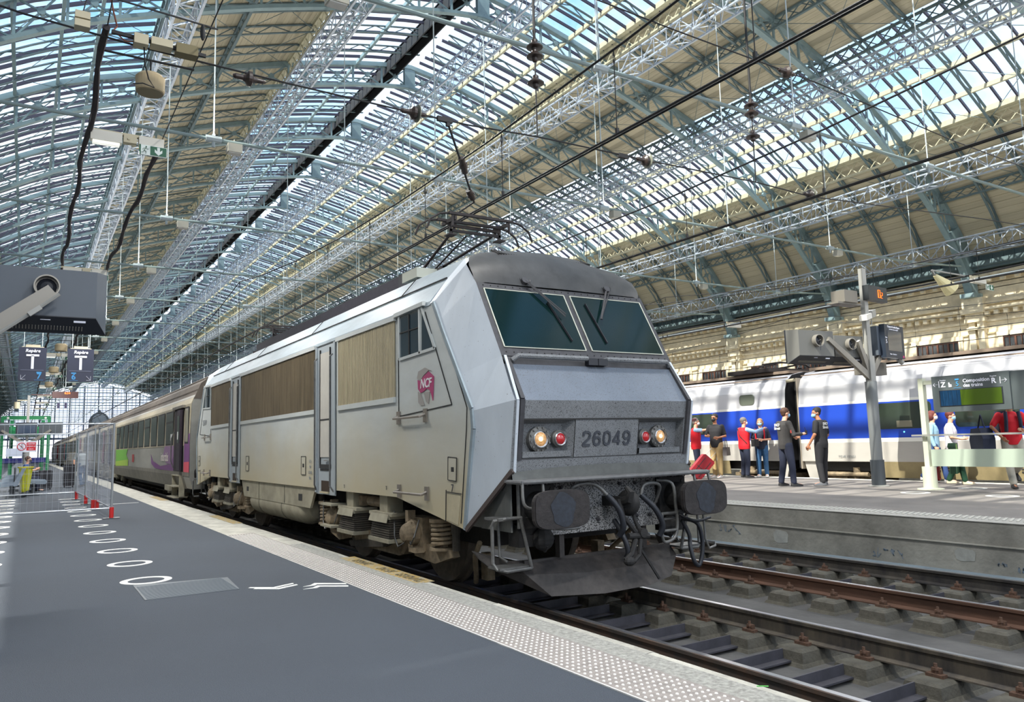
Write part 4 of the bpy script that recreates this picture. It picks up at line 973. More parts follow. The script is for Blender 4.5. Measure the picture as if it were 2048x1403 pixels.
# ---- roof equipment and pantographs
b = MB(); b.b2(-.55, .55, 10.6, 19.6, 4.08, 4.30); b.prism([(10.0, 4.08), (10.6, 4.30), (10.6, 4.08)], -.55, .55, 'yz'); lo('roof_equipment_cover', b, mat('roof_cover_dark', srgb(52, 48, 58), .7, noise=.2))
b = MB(); b.box((-.62, 9.95, 4.12), (.32, .5, .14)); lo('roof_box', b, M_trimw)
b = MB(); b.box((-.55, 10.5, 4.15), (.2, .25, .22)); lo('roof_insulator', b, M_rub)
M_panto = mat('pantograph_dark', srgb(44, 38, 38), .6, .2, noise=.3, nscale=20)
def panto(yh, zh, raised):
    t = thing('pantograph', None, None, (0, -LCY, 0), parent=loco)
    b = MB()
    for y in (yh-.18, yh+.18):
        b.bar((-.52, y, zh), (.52, y, zh), .05, .035)
        for sx in (-1, 1): b.tube([(sx*.50, y, zh), (sx*.66, y, zh-.03), (sx*.80, y, zh-.12), (sx*.86, y, zh-.26)], .016, 6)
    obj('contact_strip', b, M_panto, t)
    b = MB()
    for sx in (-1, 1):
        b.bar((sx*.42, yh-.2, zh-.06), (sx*.42, yh+.2, zh-.06), .035, .05); b.bar((sx*.40, yh, zh-.06), (sx*.40, yh, zh-.24), .035); b.box((sx*.40, yh, zh-.26), (.12, .16, .02)); b.bar((sx*.46, yh-.18, zh), (sx*.46, yh-.18, zh-.18), .025)
    b.bar((-.42, yh, zh-.12), (.42, yh, zh-.12), .04); b.bar((-.42, yh, zh-.19), (.42, yh, zh-.19), .035); b.bar((-.42, yh-.1, zh-.09), (.42, yh-.1, zh-.09), .03); obj('head_frame', b, M_panto, t)
    ke = (yh+1.75, 4.42) if raised else (yh+1.6, zh-.12)
    b = MB()
    for sx in (-1, 1): b.cyl((sx*.34, yh, zh-.16), (sx*.08, ke[0], ke[1]), .022, 8)
    b.cyl((-.1, yh+.1, zh-.22), (.0, ke[0]-.2, ke[1]-.05), .014, 6); obj('upper_arm', b, M_panto, t)
    b = MB(); b.cyl((0, ke[0], ke[1]), (0, yh+.75 if raised else yh+.2, 4.22), .035, 8); b.cyl((.16, ke[0]-.1, ke[1]-.08), (.1, yh+.9 if raised else yh+.3, 4.2), .018, 6); b.cyl((-.3, ke[0]-.1, 4.2), (-.2, ke[0]-.9, 4.24), .022, 6); obj('lower_arm', b, M_panto, t)
    b = MB(); b.b2(-.45, .45, yh+.2, yh+.28, 4.16, 4.22); b.b2(-.45, .45, yh+1.7, yh+1.78, 4.16, 4.22)
    for sx in (-.4, .4): b.b2(sx-.03, sx+.03, yh+.2, yh+1.78, 4.16, 4.22)
    for sx in (-.4, .4):
        for yy in (yh+.24, yh+1.74): b.lathe([(.04, 0), (.055, .02), (.035, .04), (.055, .06), (.035, .08), (.03, .1)], (sx, yy, 4.06), 'z', 10)
    obj('base_frame', b, M_panto, t)
panto(9.38, 4.88, True); panto(18.6, 4.62, False)
# ---- underframe
b = MB(); b.b2(-.9, .9, 7.6, 22, .55, 1.1); lo('underframe', b, M_black)
for sx in (-1, 1):
    b = MB(); b.prism([(12.36, 1.05), (12.62, .72), (17.15, .72), (17.35, 1.02), (17.35, 1.05)], sx*1.33, sx*1.37, 'yz')
    lo('side_skirt', b, M_tan)
    b = MB()
    for y in (14.1, 15.9): b.bar((sx*1.372, y, .73), (sx*1.372, y, 1.04), .008)
    b.b2(sx*1.37, sx*1.375, 13.05, 13.25, .82, .93); b.b2(sx*1.37, sx*1.375, 16.75, 16.9, .84, .93); lo('skirt_seam', b, M_seam)
    b = MB(); b.lathe([(.02, 0), (.15, .05), (.24, .2), (.27, .4), (.27, 3.6), (.24, 3.8), (.1, 3.95)], (sx*1.10, 12.95, .66), 'y', 20); lo('air_tank', b, M_tan, smooth=True)
    b = MB()
    for y in (14.3, 15.9): b.lathe([(.272, 0), (.276, .01), (.272, .02)], (sx*1.10, y, .66), 'y', 20)
    lo('tank_band', b, M_tand)
    b = MB()
    for z in (.86, .54): b.b2(sx*1.20, sx*1.47, 11.3, 11.8, z-.03, z+.0)
    b.tube([(sx*1.25, 11.72, .9), (sx*1.32, 11.76, .7), (sx*1.25, 11.74, .55)], .014, 6); b.tube([(sx*1.2, 11.35, 1.05), (sx*1.2, 11.35, .55)], .02, 6); lo('side_steps', b, M_tan)
def wheel(y):
    t = thing('wheelset', None, None, (0, y-LCY, 0), parent=loco)
    for sx in (-1, 1):
        b = MB(); b.lathe([(.08, -.05), (.5, -.03), (.54, -.06), (.655, -.065), (.65, -.03), (.625, -.02), (.62, .07), (.52, .07), (.46, .045), (.16, .05), (.14, .09), (.05, .1)][::sx] if False else [(.06, sx*.10), (.15, sx*.09), (.17, sx*.05), (.46, sx*.045), (.52, sx*.07), (.618, sx*.07), (.625, -sx*.02), (.655, -sx*.035), (.655, -sx*.065), (.54, -sx*.06), (.5, -sx*.03), (.08, -sx*.05)], (sx*.76, 0, .625), 'x', 40)
        obj('wheel', b, mat('wheel_grimy', srgb(112, 102, 90), .6, noise=.3, nscale=10), t, smooth=True)
    b = MB(); b.cyl((-.8, 0, .625), (.8, 0, .625), .09, 12); obj('axle', b, M_black, t)
for y in (8.86, 11.66, 17.9, 20.7): wheel(y)
def bogie(yc):
    t = thing('bogie', None, None, (0, yc-LCY, 0), parent=loco)
    b = MB(); b.b2(-.75, .75, -.35, .35, .45, .85); b.b2(-.7, .7, -1.7, 1.7, .7, .85); obj('bolster', b, M_black, t)
    for sx in (-1, 1):
        X = sx*1.08
        b = MB(); b.prism([(-1.9, .78), (-1.2, .80), (-.8, .48), (.8, .48), (1.2, .80), (1.9, .78), (1.9, .68), (1.25, .66), (.85, .30), (-.85, .30), (-1.25, .66), (-1.9, .68)], X-.07, X+.07, 'yz')
        b.prism([(-.8, .52), (-.75, .28), (.75, .28), (.8, .52)], X+sx*.04, X+sx*.10, 'yz'); obj('bogie_frame', b, M_tan2, t)
        for yy in (-.62, .62):
            Xb = sx*1.22
            b = MB(); b.box((Xb, yy, 1.0), (.22, .26, .38)); b.b2(Xb-.16, Xb+.16, yy-.38, yy+.38, .80, .84); obj('spring_post', b, M_tan, t)
            b = MB()
            b.box((Xb, yy, .79), (.34, .60, .06)); b.box((Xb, yy, .49), (.38, .68, .05))
            b.add([(Xb+sx*.17, yy-.30, .82), (Xb+sx*.17, yy+.30, .82), (Xb+sx*.2, yy+.31, .72), (Xb+sx*.2, yy-.31, .72)], [(0, 1, 2, 3)])
            obj('spring_plate', b, M_tan, t)
            b = MB()
            for k in range(8):
                z = .535+k*.029; wk = .56+.08*(7-k)/7; b.box((Xb, yy, z), (.30+.04*(7-k)/7, wk, .018)); b.box((Xb, yy, z+.014), (.27, wk-.05, .012))
            obj('rubber_spring', b, M_tand, t)
        for yy in (-1.40, 1.40):
            b = MB(); b.box((X+sx*.06, yy, .62), (.2, .42, .40)); b.lathe([(.16, 0), (.16, sx*.08), (.12, sx*.12), (.10, sx*.17), (.03, sx*.19)], (X+sx*.14, yy, .64), 'x', 14)
            b.prism([(yy-.45, .36), (yy-.40, .50), (yy+.60*(1 if yy > 0 else 1), .50), (yy+.5, .36), (yy+.1, .28)], X-.02, X+sx*.1, 'yz') if yy > 0 else b.prism([(yy+.2, .42), (yy+.1, .34), (yy-.45, .30), (yy-1.0+.1, .42), (yy-.85, .50), (yy+.2, .52)], X-.02, X+sx*.12, 'yz')
            for a in range(6): g = a*PI/3; b.cyl((X+sx*.16, yy+.13*math.cos(g), .64+.13*math.sin(g)), (X+sx*.25, yy+.13*math.cos(g), .64+.13*math.sin(g)), .018, 6)
            b.ell((X+sx*.26, yy+.09, .62), (.07, .06, .11), 10, 8); b.box((X+sx*.2, yy-.12, .44), (.12, .2, .06)); b.box((X+sx*.2, yy+.05, .80), (.1, .08, .2))
            obj('axle_box', b, M_tan2, t)
            sy = -.62 if yy < 0 else .62
            b = MB()
            for turn in range(5):
                pts = [(X+sx*.08+.135*math.cos(g), yy+sy+.135*math.sin(g), .53+(turn+g/(2*PI))*.052) for g in [2*PI*k/12 for k in range(13)]]
                b.tube(pts, .021, 6)
            b.cyl((X+sx*.08, yy+sy, .50), (X+sx*.08, yy+sy, .84), .05, 10); b.cyl((X+sx*.08, yy+sy, .80), (X+sx*.08, yy+sy, .84), .17, 16); b.cyl((X+sx*.08, yy+sy, .48), (X+sx*.08, yy+sy, .51), .17, 16)
            obj('coil_spring', b, M_tan2, t, smooth=False)
            b = MB(); dy = yy+sy*1.55; b.cyl((X+sx*.10, dy, .50), (X+sx*.10, dy, .86), .045, 10); b.cyl((X+sx*.10, dy, .70), (X+sx*.10, dy, 1.0), .055, 10); obj('damper', b, M_tand, t)
            b = MB(); b.tube([(X+sx*.2, yy+.55, .86), (X+sx*.24, yy+.45, .55), (X+sx*.26, yy+.30, .44), (X+sx*.26, yy+.12, .50), (X+sx*.24, yy+.1, .7)], .010, 6); b.tube([(X+sx*.2, yy-.2, .8), (X+sx*.28, yy-.22, .6), (X+sx*.27, yy-.1, .5), (X+sx*.24, yy, .62)], .008, 6); obj('cable', b, M_pipe, t)
        b = MB(); b.cyl((X+sx*.05, -.45, .93), (X+sx*.05, .3, .93), .075, 14); b.cyl((X+sx*.05, -.15, .8), (X+sx*.05, -.15, 1.1), .05, 10); b.box((X+sx*.1, .45, .93), (.14, .2, .14)); obj('brake_cylinder', b, M_tan2, t)
        b = MB(); b.prism([(-.85, .50), (-.4, .36), (.2, .30), (.9, .24), (.95, .32), (.3, .40), (-.3, .46)], sx*1.18, sx*1.22, 'yz'); obj('anti_roll_bar', b, M_tand, t)
bogie(10.26); bogie(2*LCY-10.26)
for (y, s_) in ((7.95, 1), (2*LCY-7.95, -1)):
    for sx in (-1, 1):
        b = MB(); b.tube([(sx*1.1, y-s_*.45, .62), (sx*1.05, y-s_*.25, .45), (sx*.9, y+s_*.0, .2), (sx*.85, y+s_*.1, .1)], .03, 8); b.box((sx*.80, y-s_*.10, .30), (.10, .14, .30)); lo('sand_pipe', b, M_tan2)
# ================================================================ coaches behind the locomotive
M_cgrey = mat('coach_grey', srgb(150, 148, 140), .5, .1, noise=.15, nscale=2, stretch=(1, .3, 1))
M_cbeige = mat('coach_beige', srgb(172, 162, 138), .6, noise=.2, nscale=2, stretch=(1, .3, 1))
M_clow = mat('coach_skirt', srgb(112, 108, 98), .7, noise=.2, nscale=3)
M_croof = mat('coach_roof', srgb(96, 87, 78), .8, noise=.25, nscale=1.5)
M_cglass = mat('coach_window', srgb(50, 62, 56), .35, spec=.2, noise=.3, nscale=1.3)
M_purple = mat('livery_purple', srgb(112, 66, 118), .5); M_pink = mat('livery_pink', srgb(204, 76, 92), .5)
M_green = mat('livery_green', srgb(112, 176, 62), .5); M_lime = mat('livery_lime', srgb(158, 190, 66), .5)
M_rim = mat('window_rim', srgb(38, 38, 38), .6)
CS = [(-1.30, .62), (-1.40, .95), (-1.41, 2.0), (-1.385, 3.0), (-1.31, 3.25), (-1.12, 3.62), (-.75, 3.90), (-.3, 4.03)]
CS = CS+[(-x, z) for x, z in reversed(CS)]
CLEN = 26.3
def coach(y0, label, first=False, dcol=None, detail=True):
    t = thing('passenger_coach', label, 'train coach', (XC1, y0, 0), group='coaches behind the locomotive')
    b = MB(); b.loft([[(x, 0.0, z) for x, z in CS], [(x, CLEN, z) for x, z in CS]]); obj('body', b, M_cgrey, t)
    b = MB()
    lw, hw = [(-1.33, 3.19), (-1.14, 3.64), (-.77, 3.93), (-.3, 4.06), (.3, 4.06), (.77, 3.93), (1.14, 3.64), (1.33, 3.19)], None
    b.loft([[(x, -.01, z) for x, z in lw], [(x, CLEN+.01, z) for x, z in lw]])
    for x, z in ((-1.22, 3.45), (-.95, 3.80), (-.55, 4.0)): b.bar((x, 0, z), (x, CLEN, z), .03)
    obj('coach_roof', b, M_croof, t)
    b = MB(); b.prism([(-1.405, 1.86), (-1.42, 1.86), (-1.392, 3.06), (-1.378, 3.06)], 0, CLEN, 'xz'); b.prism([(-1.37, 3.06), (-1.392, 3.06), (-1.33, 3.22), (-1.31, 3.22)], 0, CLEN, 'xz'); obj('window_band', b, M_cbeige, t)
    b = MB(); b.prism([(-1.29, .60), (-1.31, .60), (-1.415, .98), (-1.40, .98)], 1.0, CLEN-1, 'xz'); b.prism([(-1.40, .98), (-1.415, .98), (-1.418, 1.10), (-1.40, 1.10)], 0, CLEN, 'xz'); obj('side_skirt', b, M_clow, t)
    # windows, the first behind the door
    n = 10 if detail else 11
    for i in range(n):
        ya = 2.88+i*1.83
        w_ = link('window', None, t) if False else thing('window', None, None, (-1.412, ya, 0), parent=t)
        b = MB(); b.b2(-.014, .0, 0, 1.52, 1.90, 2.98); obj('window_rim', b, M_rim, w_)
        b = MB(); b.b2(-.018, -.012, .06, 1.46, 1.95, 2.93); obj('pane', b, M_cglass, w_)
        if i % 3 == 0:
            b = MB(); b.b2(-.022, -.016, .06, 1.46, 2.60, 2.66); obj('glazing_bar', b, M_rim, w_)
    for ya, yb in ((.20, .78),): 
        w_ = thing('window', None, None, (-1.412, 0, 0), parent=t)
        b = MB(); b.b2(-.014, .0, ya, yb, 1.92, 2.98); obj('window_rim', b, M_rim, w_)
        b = MB(); b.b2(-.018, -.012, ya+.05, yb-.05, 1.97, 2.93); obj('pane', b, mat('pane_bright', srgb(150, 146, 130), .2), w_)
    # open door
    for (ya, yb) in ((1.05, 2.7), (CLEN-2.4, CLEN-.9)):
        d = thing('door', None, None, (-1.415, 0, 0), parent=t)
        b = MB(); b.b2(-.008, .0, ya, yb, 1.10, 2.98); obj('doorway', b, mat('doorway_dark', srgb(26, 16, 24), .8), d)
        b = MB(); b.b2(-.10, -.03, ya+.02, ya+.55, 1.15, 2.92); obj('door_leaf', b, dcol or mat('door_leaf_dark', srgb(34, 22, 36), .6), d)
        b = MB(); b.b2(-.11, -.10, ya+.12, ya+.46, 1.95, 2.75); obj('pane', b, M_cglass, d)
        b = MB(); b.tube([(-.03, yb-.1, 1.2), (-.10, yb-.08, 1.4), (-.10, yb-.08, 2.1), (-.03, yb-.1, 2.3)], .016, 6); obj('grab_rail', b, M_pipe, d)
        b = MB()
        for z, dx in ((1.0, .0), (.68, .10), (.36, .12)): b.b2(-.08-dx, .2, ya+.3, yb-.1, z-.03, z)
        b.b2(-.05, .1, ya+.25, ya+.3, .36, 1.0); b.b2(-.05, .1, yb-.1, yb-.05, .36, 1.0); obj('steps', b, M_tan, d)
        b = MB(); b.b2(-.06, .02, ya-.1, yb+.1, 2.98, 3.06); obj('door_hood', b, M_clow, d)
    if first:
        d0 = 0
        b = MB(); b.prism([(0, 1.10), (0, 2.20), (.86, 2.15), (.86, 1.10)], -1.414, -1.420, 'yz'); b.prism([(2.72, 1.10), (2.72, 1.55), (3.4, 1.30), (5.5, 1.22), (7.4, 1.38), (7.95, 1.62), (7.75, 1.28), (6.8, 1.14), (5.2, 1.10)], -1.416, -1.421, 'yz'); obj('livery_purple_band', b, M_purple, t)
        b = MB(); b.prism([(2.72, 1.55), (2.72, 1.88), (4.6, 1.88), (4.9, 1.6), (4.2, 1.32), (3.4, 1.30)], -1.416, -1.420, 'yz'); obj('livery_lilac', b, mat('livery_lilac', srgb(138, 104, 140), .5), t)
        b = MB(); b.prism([(0, 1.10), (0, 1.40), (.86, 1.38), (.86, 1.10)], -1.420, -1.424, 'yz'); obj('livery_pink_band', b, M_pink, t)
        b = MB(); b.prism([(15.6, 1.86), (18.5, 1.86), (21.0, 1.86), (21.0, 1.28), (15.4, 1.40), (16.2, 1.6)], -1.416, -1.421, 'yz'); obj('livery_green_block', b, M_green, t)
        b = MB(); b.prism([(15.4, 1.40), (21.0, 1.28), (21.0, 1.05), (15.4, 1.12)], -1.416, -1.422, 'yz'); obj('livery_lime_block', b, M_lime, t)
        b = MB(); b.prism([(13.2, 1.62), (13.9, 1.62), (13.9, 1.3), (13.2, 1.3)], -1.416, -1.42, 'yz'); obj('red_mark', b, mat('red_mark', srgb(168, 62, 60), .6), t)
        me_ = text_mesh('intercités', .42, mat('lettering_cream', srgb(216, 206, 200), .6), bold=.006, align='LEFT')
        o = link('lettering', me_, t, (-1.426, 5.35, 1.52)); o.rotation_euler = (PI/2, 0, -PI/2)
        b = MB(); b.b2(-1.5, -1.49, 1.2, 1.32, 2.45, 2.62); obj('yellow_notice', b, mat('yellow_notice', srgb(226, 206, 20), .6), t)
        b = MB(); b.b2(-1.435, -1.43, 3.1, 3.35, 2.05, 2.25); b.b2(-1.53, -1.52, 1.3, 1.45, 2.05, 2.28); obj('paper_notice', b, M_paint, t)
    b = MB(); b.b2(-1.1, 1.1, 1.5, CLEN-1.5, .45, .7); (None if first else b.b2(-.5, .5, -.36, .02, 1.1, 3.4)); obj('underframe', b, M_black, t)
    for yc in (4.2, CLEN-4.2):
        bg_ = thing('bogie', None, None, (0, yc, 0), parent=t)
        for yy in (-1.28, 1.28):
            b = MB()
            for sx in (-1, 1): b.lathe([(.06, sx*.10), (.38, sx*.05), (.455, sx*.02), (.485, -sx*.035), (.485, -sx*.065), (.06, -sx*.06)], (sx*.76, yy, .47), 'x', 24)
            b.cyl((-.8, yy, .47), (.8, yy, .47), .08, 10); obj('wheelset', b, mat('wheel_grimy', srgb(78, 72, 64), .6), bg_)
            b = MB()
            for sx in (-1, 1): b.box((sx*1.05, yy, .47), (.2, .36, .34)); b.cyl((sx*1.06, yy-.3, .35), (sx*1.06, yy-.3, .7), .1, 10); b.cyl((sx*1.06, yy+.3, .35), (sx*1.06, yy+.3, .7), .1, 10)
            obj('axle_box', b, M_tan, bg_)
        b = MB()
        for sx in (-1, 1): b.b2(sx*1.0, sx*1.1, -1.7, 1.7, .62, .78)
        obj('bogie_frame', b, M_tand, bg_)
        b = MB(); b.b2(-1.38, -1.1, -.5, .5, .45, .62); obj('equipment_box', b, M_tan, bg_)
    return t
coach(23.50, 'beige and grey coach with purple and green livery and open door, coupled to the locomotive', True)
coach(50.2, 'second coach from the locomotive with dark red door, seen through the mesh fence', False, mat('door_red', srgb(120, 30, 40), .5))
coach(76.95, 'third coach from the locomotive with teal open door', False, mat('door_teal', srgb(28, 98, 104), .5))
coach(103.7, 'fourth coach from the locomotive, small in the distance with red door', False, mat('door_red2', srgb(150, 32, 36), .5))
coach(130.45, 'last and farthest coach of the train, a few pixels high', False)

# ================================================================ blue and silver train
M_tsil = mat('train_silver', srgb(196, 196, 200), .35, .15, noise=.05, nscale=1, stretch=(1, .3, 1)); M_tblue = mat('train_blue', srgb(30, 68, 176), .35)
M_tgrey = mat('train_grey', srgb(176, 172, 166), .4, noise=.1, nscale=1, stretch=(1, .3, 1)); M_tbei = mat('train_skirt_beige', srgb(140, 126, 92), .7, noise=.2, nscale=2)
M_twhite = mat('train_white_line', srgb(232, 230, 222), .4); M_tgl = mat('train_window', srgb(52, 62, 54), .06, spec=.7, noise=.2, nscale=1)
TSEC = [(-1.38, .55), (-1.44, .98), (-1.452, 1.5), (-1.45, 2.5), (-1.40, 3.0), (-1.30, 3.25), (-1.05, 3.44), (-.5, 3.54)]
TS = TSEC[1:]+[(-x, z) for x, z in reversed(TSEC[1:])]
def strip(b, z0, z1, y0, y1, off):
    zs = [z0]+[z for x, z in TSEC if z0 < z < z1]+[z1]
    def X(z):
        for (xa, za), (xb, zb) in zip(TSEC, TSEC[1:]):
            if za <= z <= zb: return xa+(xb-xa)*(z-za)/(zb-za)
        return TSEC[-1][0]
    pts = [(X(z)-off, z) for z in zs]+[(X(z)+.01, z) for z in reversed(zs)]
    b.prism(pts, y0, y1, 'xz')
def tgv(y0, L, label, wins, small=(), door=None, vents=()):
    t = thing('train_car', label, 'train car', (XC3, y0, 0), group='cars of the blue train')
    b = MB(); b.loft([[(x, yy, z) for x, z in TS] for yy in (0, L)]); obj('body', b, M_tsil, t)
    b = MB(); b.prism([(x*.995, z) for x, z in TS], -.012, -.002, 'xz'); b.prism([(x*.995, z) for x, z in TS], L+.002, L+.012, 'xz'); obj('end_bellows', b, M_dark, t)  # near-black plates over the car ends; shade of the gap put into colour
    b = MB(); strip(b, 1.56, 2.47, 0, L, .004); obj('blue_band', b, M_tblue, t)
    b = MB(); strip(b, 1.46, 1.56, 0, L, .005); strip(b, 2.47, 2.54, 0, L, .005); obj('white_line', b, M_twhite, t)
    b = MB(); strip(b, .96, 1.46, 0, L, .003); obj('grey_band', b, M_tgrey, t)
    b = MB(); strip(b, .56, .96, 2.2 if L > 10 else 0, L-2.2, .004); obj('skirt', b, M_tbei, t)
    b = MB(); b.b2(-1.0, 1.0, .1, L-.1, 3.50, 3.58); b.bar((-1.25, 0, 3.36), (-1.25, L, 3.36), .03); obj('roof_fairing', b, mat('train_roof_brown', srgb(128, 112, 98), .8), t)
    for i, (ya, yb) in enumerate(wins):
        w_ = thing('window', None, None, (-1.456, 0, 0), parent=t)
        b = MB(); pl = []
        for cx, cz, a0 in ((yb-.1, 2.33, 0), (ya+.1, 2.33, 90), (ya+.1, 1.88, 180), (yb-.1, 1.88, 270)):
            for k in range(4): g = math.radians(a0+30*k); pl.append((cx+.1*math.cos(g), cz+.1*math.sin(g)))
        b.prism(pl, -.004, .006, 'yz'); obj('pane', b, M_tgl, w_)
        b = MB(); b.b2(-.008, -.004, ya+.5, ya+.9, 1.82, 1.98) if i % 2 == 0 else b.b2(-.008, -.004, ya+.1, yb-.1, 2.31, 2.36); obj('seat_seen_through', b, mat('interior_beige', srgb(122, 118, 100), .7), w_)
    for (ya, yb) in small:
        w_ = thing('small_window', None, None, (-1.44, 0, 0), parent=t); b = MB(); pl = []
        for cx, cz, a0 in ((yb-.1, 2.84, 0), (ya+.1, 2.84, 90), (ya+.1, 2.72, 180), (yb-.1, 2.72, 270)):
            for k in range(4): g = math.radians(a0+30*k); pl.append((cx+.1*math.cos(g), cz+.1*math.sin(g)))
        b.prism(pl, -.012, .03, 'yz'); obj('pane', b, mat('small_window_grey', srgb(92, 98, 88), .2), w_)
    for (ya) in vents:
        b = MB(); b.b2(-1.43, -1.405, ya, ya+.22, .80, .83); b.b2(-1.43, -1.405, ya, ya+.22, .74, .77); b.b2(-1.43, -1.405, ya+.3, ya+.52, .80, .83); b.b2(-1.43, -1.405, ya+.3, ya+.52, .74, .77); obj('vent', b, M_rim, t)
    b = MB(); b.b2(-1.2, 1.2, .3, L-.3, .7, 1.0); obj('underframe', b, M_black, t)
    for ye, s_ in ((0, 1), (L, -1)):
        b = MB()
        for sx in (-1, 1): b.lathe([(.06, sx*.10), (.38, sx*.05), (.44, sx*.02), (.46, -sx*.035), (.06, -sx*.06)], (sx*.76, ye+s_*1.0, .46), 'x', 24)
        b.box((-1.15, ye+s_*1.0, .5), (.25, .5, .35)); b.tube([(-1.3, ye+s_*.2, .62), (-1.3, ye+s_*1.9, .62)], .06, 8); b.cyl((-1.2, ye+s_*1.5, .3), (-1.2, ye+s_*1.5, .8), .09, 10); b.b2(-1.2, 1.2, ye+s_*.1, ye+s_*2.2, .5, .6)
        obj('bogie', b, M_tan2, t)
        b = MB(); b.prism([(ye+s_*.0, .96), (ye+s_*.35, .96), (ye+s_*.5, .3), (ye+s_*.2, .3)], -1.36, -1.30, 'yz'); obj('end_plate', b, M_tgrey, t)
    return t
W1 = [(14.2-11.79-.0+.0, 0)]
a = tgv(-4.6, 18.75, 'silver and blue train car right of the lamp post, behind the display board', [(y+4.6-1.41, y+4.6) for y in (11.79, 9.83, 7.87, 5.9, 3.9, 1.9)], vents=(8.3+4.6, 10.0+4.6, 7.4+4.6))
b = MB(); b.b2(-1.47, -1.455, 18.15, 18.32, 1.26, 1.42); obj('hatch', b, M_twhite, a)
b = MB(); b.b2(-1.465, -1.45, 18.45, 18.6, 1.30, 1.36); obj('marker', b, mat('marker_red', srgb(160, 100, 80), .6), a)
me_ = text_mesh('TGVR 152651', .09, mat('letter_grey', srgb(140, 144, 146), .5), align='LEFT'); o = link('lettering', me_, a, (-1.462, 17.6, 1.09)); o.rotation_euler = (PI/2, 0, -PI/2)
b = MB(); b.cyl((-1.46, 15.7, 1.70), (-1.47, 15.7, 1.70), .02, 8); obj('door_light', b, mat('door_light_cyan', srgb(120, 235, 235), .4, emit=srgb(120, 235, 235), estr=1.), a)
a = tgv(14.62, 18.7, 'silver and blue train car behind the people in red vests, left of the dark gap', [(17.35-14.62+.0, 18.9-14.62), (19.4-14.62, 20.9-14.62), (21.5-14.62, 23-14.62), (23.6-14.62, 25.1-14.62), (26-14.62, 27.5-14.62)], small=((15.72-14.62, 16.28-14.62),), vents=(3.6,))
a = tgv(33.7, 18.7, 'silver and blue train car farther along, mostly behind the locomotive', [(2+i*2, 3.4+i*2) for i in range(7)])
bg2 = MB(); bg2.b2(-1.0, 1.0, 0, .46, .7, 3.35); me = bg2.mesh('gangway', M_black)
t = thing('gangway_bellows', 'dark rubber gangway between the two cars of the blue train', 'train gangway', (XC3, 14.155, 0))
b = MB()
for k in range(5): b.b2(-1.0-(.05 if k % 2 else 0), 1.0, k*.09, k*.09+.08, .75, 3.35)
obj('bellows', b, M_dark, t); b = MB(); b.b2(-1.44, -1.05, .0, .05, .75, 3.3); obj('edge_frame', b, mat('gangway_frame', srgb(150, 140, 126), .6), t); b = MB(); b.tube([(-1.3, .2, 3.26), (-1.3, .46, 3.24)], .05, 8); obj('pipe', b, M_tan, t)
# roof line hardware on the blue train
t = thing('train_pantograph', 'dark folded pantograph on the roof of the blue train, left of the monitor post', 'pantograph', (XC3, 15.3, .03))
b = MB(); b.b2(-1.2, 1.2, 0.0, 1.6, 3.56, 3.68)
for sx in (-.9, .2, .9): b.lathe([(.05, 0), (.08, .03), (.05, .06), (.08, .09), (.04, .12)], (sx, .5, 3.68), 'z', 8)
obj('base_frame', b, M_panto, t); b = MB(); b.tube([(-1.1, .3, 3.8), (-.3, .3, 3.9), (.9, .3, 3.86), (1.2, .3, 3.75)], .03, 6); b.bar((-.5, .3, 3.84), (-.4, 1.6, 3.74), .05); b.bar((.5, .3, 3.84), (.4, 1.6, 3.74), .05); obj('contact_strip', b, M_panto, t)

# ================================================================ overhead wires
M_wire = mat('wire_black', srgb(24, 24, 26), .6); M_insul = mat('insulator_brown', srgb(56, 46, 42), .35); M_insg = mat('insulator_glass', srgb(126, 128, 116), .25)
def catenary(x, zc, zm, label, ys, r=.012, x_off=0):
    t = thing('contact_line', label, 'overhead wire', (x, 0, 0), group='overhead lines of the tracks')
    b = MB(); b.tube([(0, -14, zc), (0, YE, zc)], r, 6); b.tube([(.05, -14, zc), (.05, YE, zc)], r, 6); obj('contact_wire', b, M_wire, t)
    pts = []; y = -14.
    b = MB()
    for y0 in range(-30, 280, 27):
        for k in range(10):
            u_ = k/9; yy = y0+27*u_
            if yy > YE: continue
            pts.append((0, yy, zm+.9*(4*(u_-.5)**2)-.35))
    b.tube(pts, r*1.1, 6); obj('messenger_wire', b, M_wire, t)
    def zmess(yv):
        u_ = ((yv+30) % 27)/27; return zm+.9*(4*(u_-.5)**2)-.35
    for yy in ys:
        b = MB(); z1 = zmess(yy); b.cyl((0, yy, zc), (0, yy, z1), .006, 5); b.box((0, yy, zc+.03), (.03, .03, .07)); b.tube([(0, yy, z1-.02), (.02, yy, z1-.10), (0, yy, z1-.18), (-.02, yy, z1-.10)], .006, 4, closed=True); obj('dropper', b, M_wire, t)
    return t, zmess
cat1, zm1 = catenary(XC1, 5.02, 6.25, 'overhead line above the track of the locomotive, meeting its pantograph', [4.3, 6.2, 8.6, 11, 13.4, 15.8, 18.2, 21, 24, 27, 31, 35, 40, 45, 50, 56, 62, 70], r=.013)
cat2, zm2 = catenary(XC2, 4.85, 5.95, 'overhead line above the empty track beside the far platform', [3.5, 6.1, 8.6, 11.2, 14.0, 17, 20, 24, 28, 33, 40])
cat3, zm3 = catenary(XC3, 5.4, 6.5, 'overhead line above the blue and silver train', [4.5, 7.2, 9.7, 12.5, 15.3, 18, 21, 25, 30])
for i, (xx, zz) in enumerate(((31.0, 5.6), (34.8, 5.6), (23.0, 6.0))):
    catenary(xx, zz, zz+1.15, ['overhead line of the first track beyond the blue train', 'overhead line of the second track beyond the blue train', 'overhead line of the third track beyond the blue train, nearest the station building'][i], [8+4*k for k in range(9)])
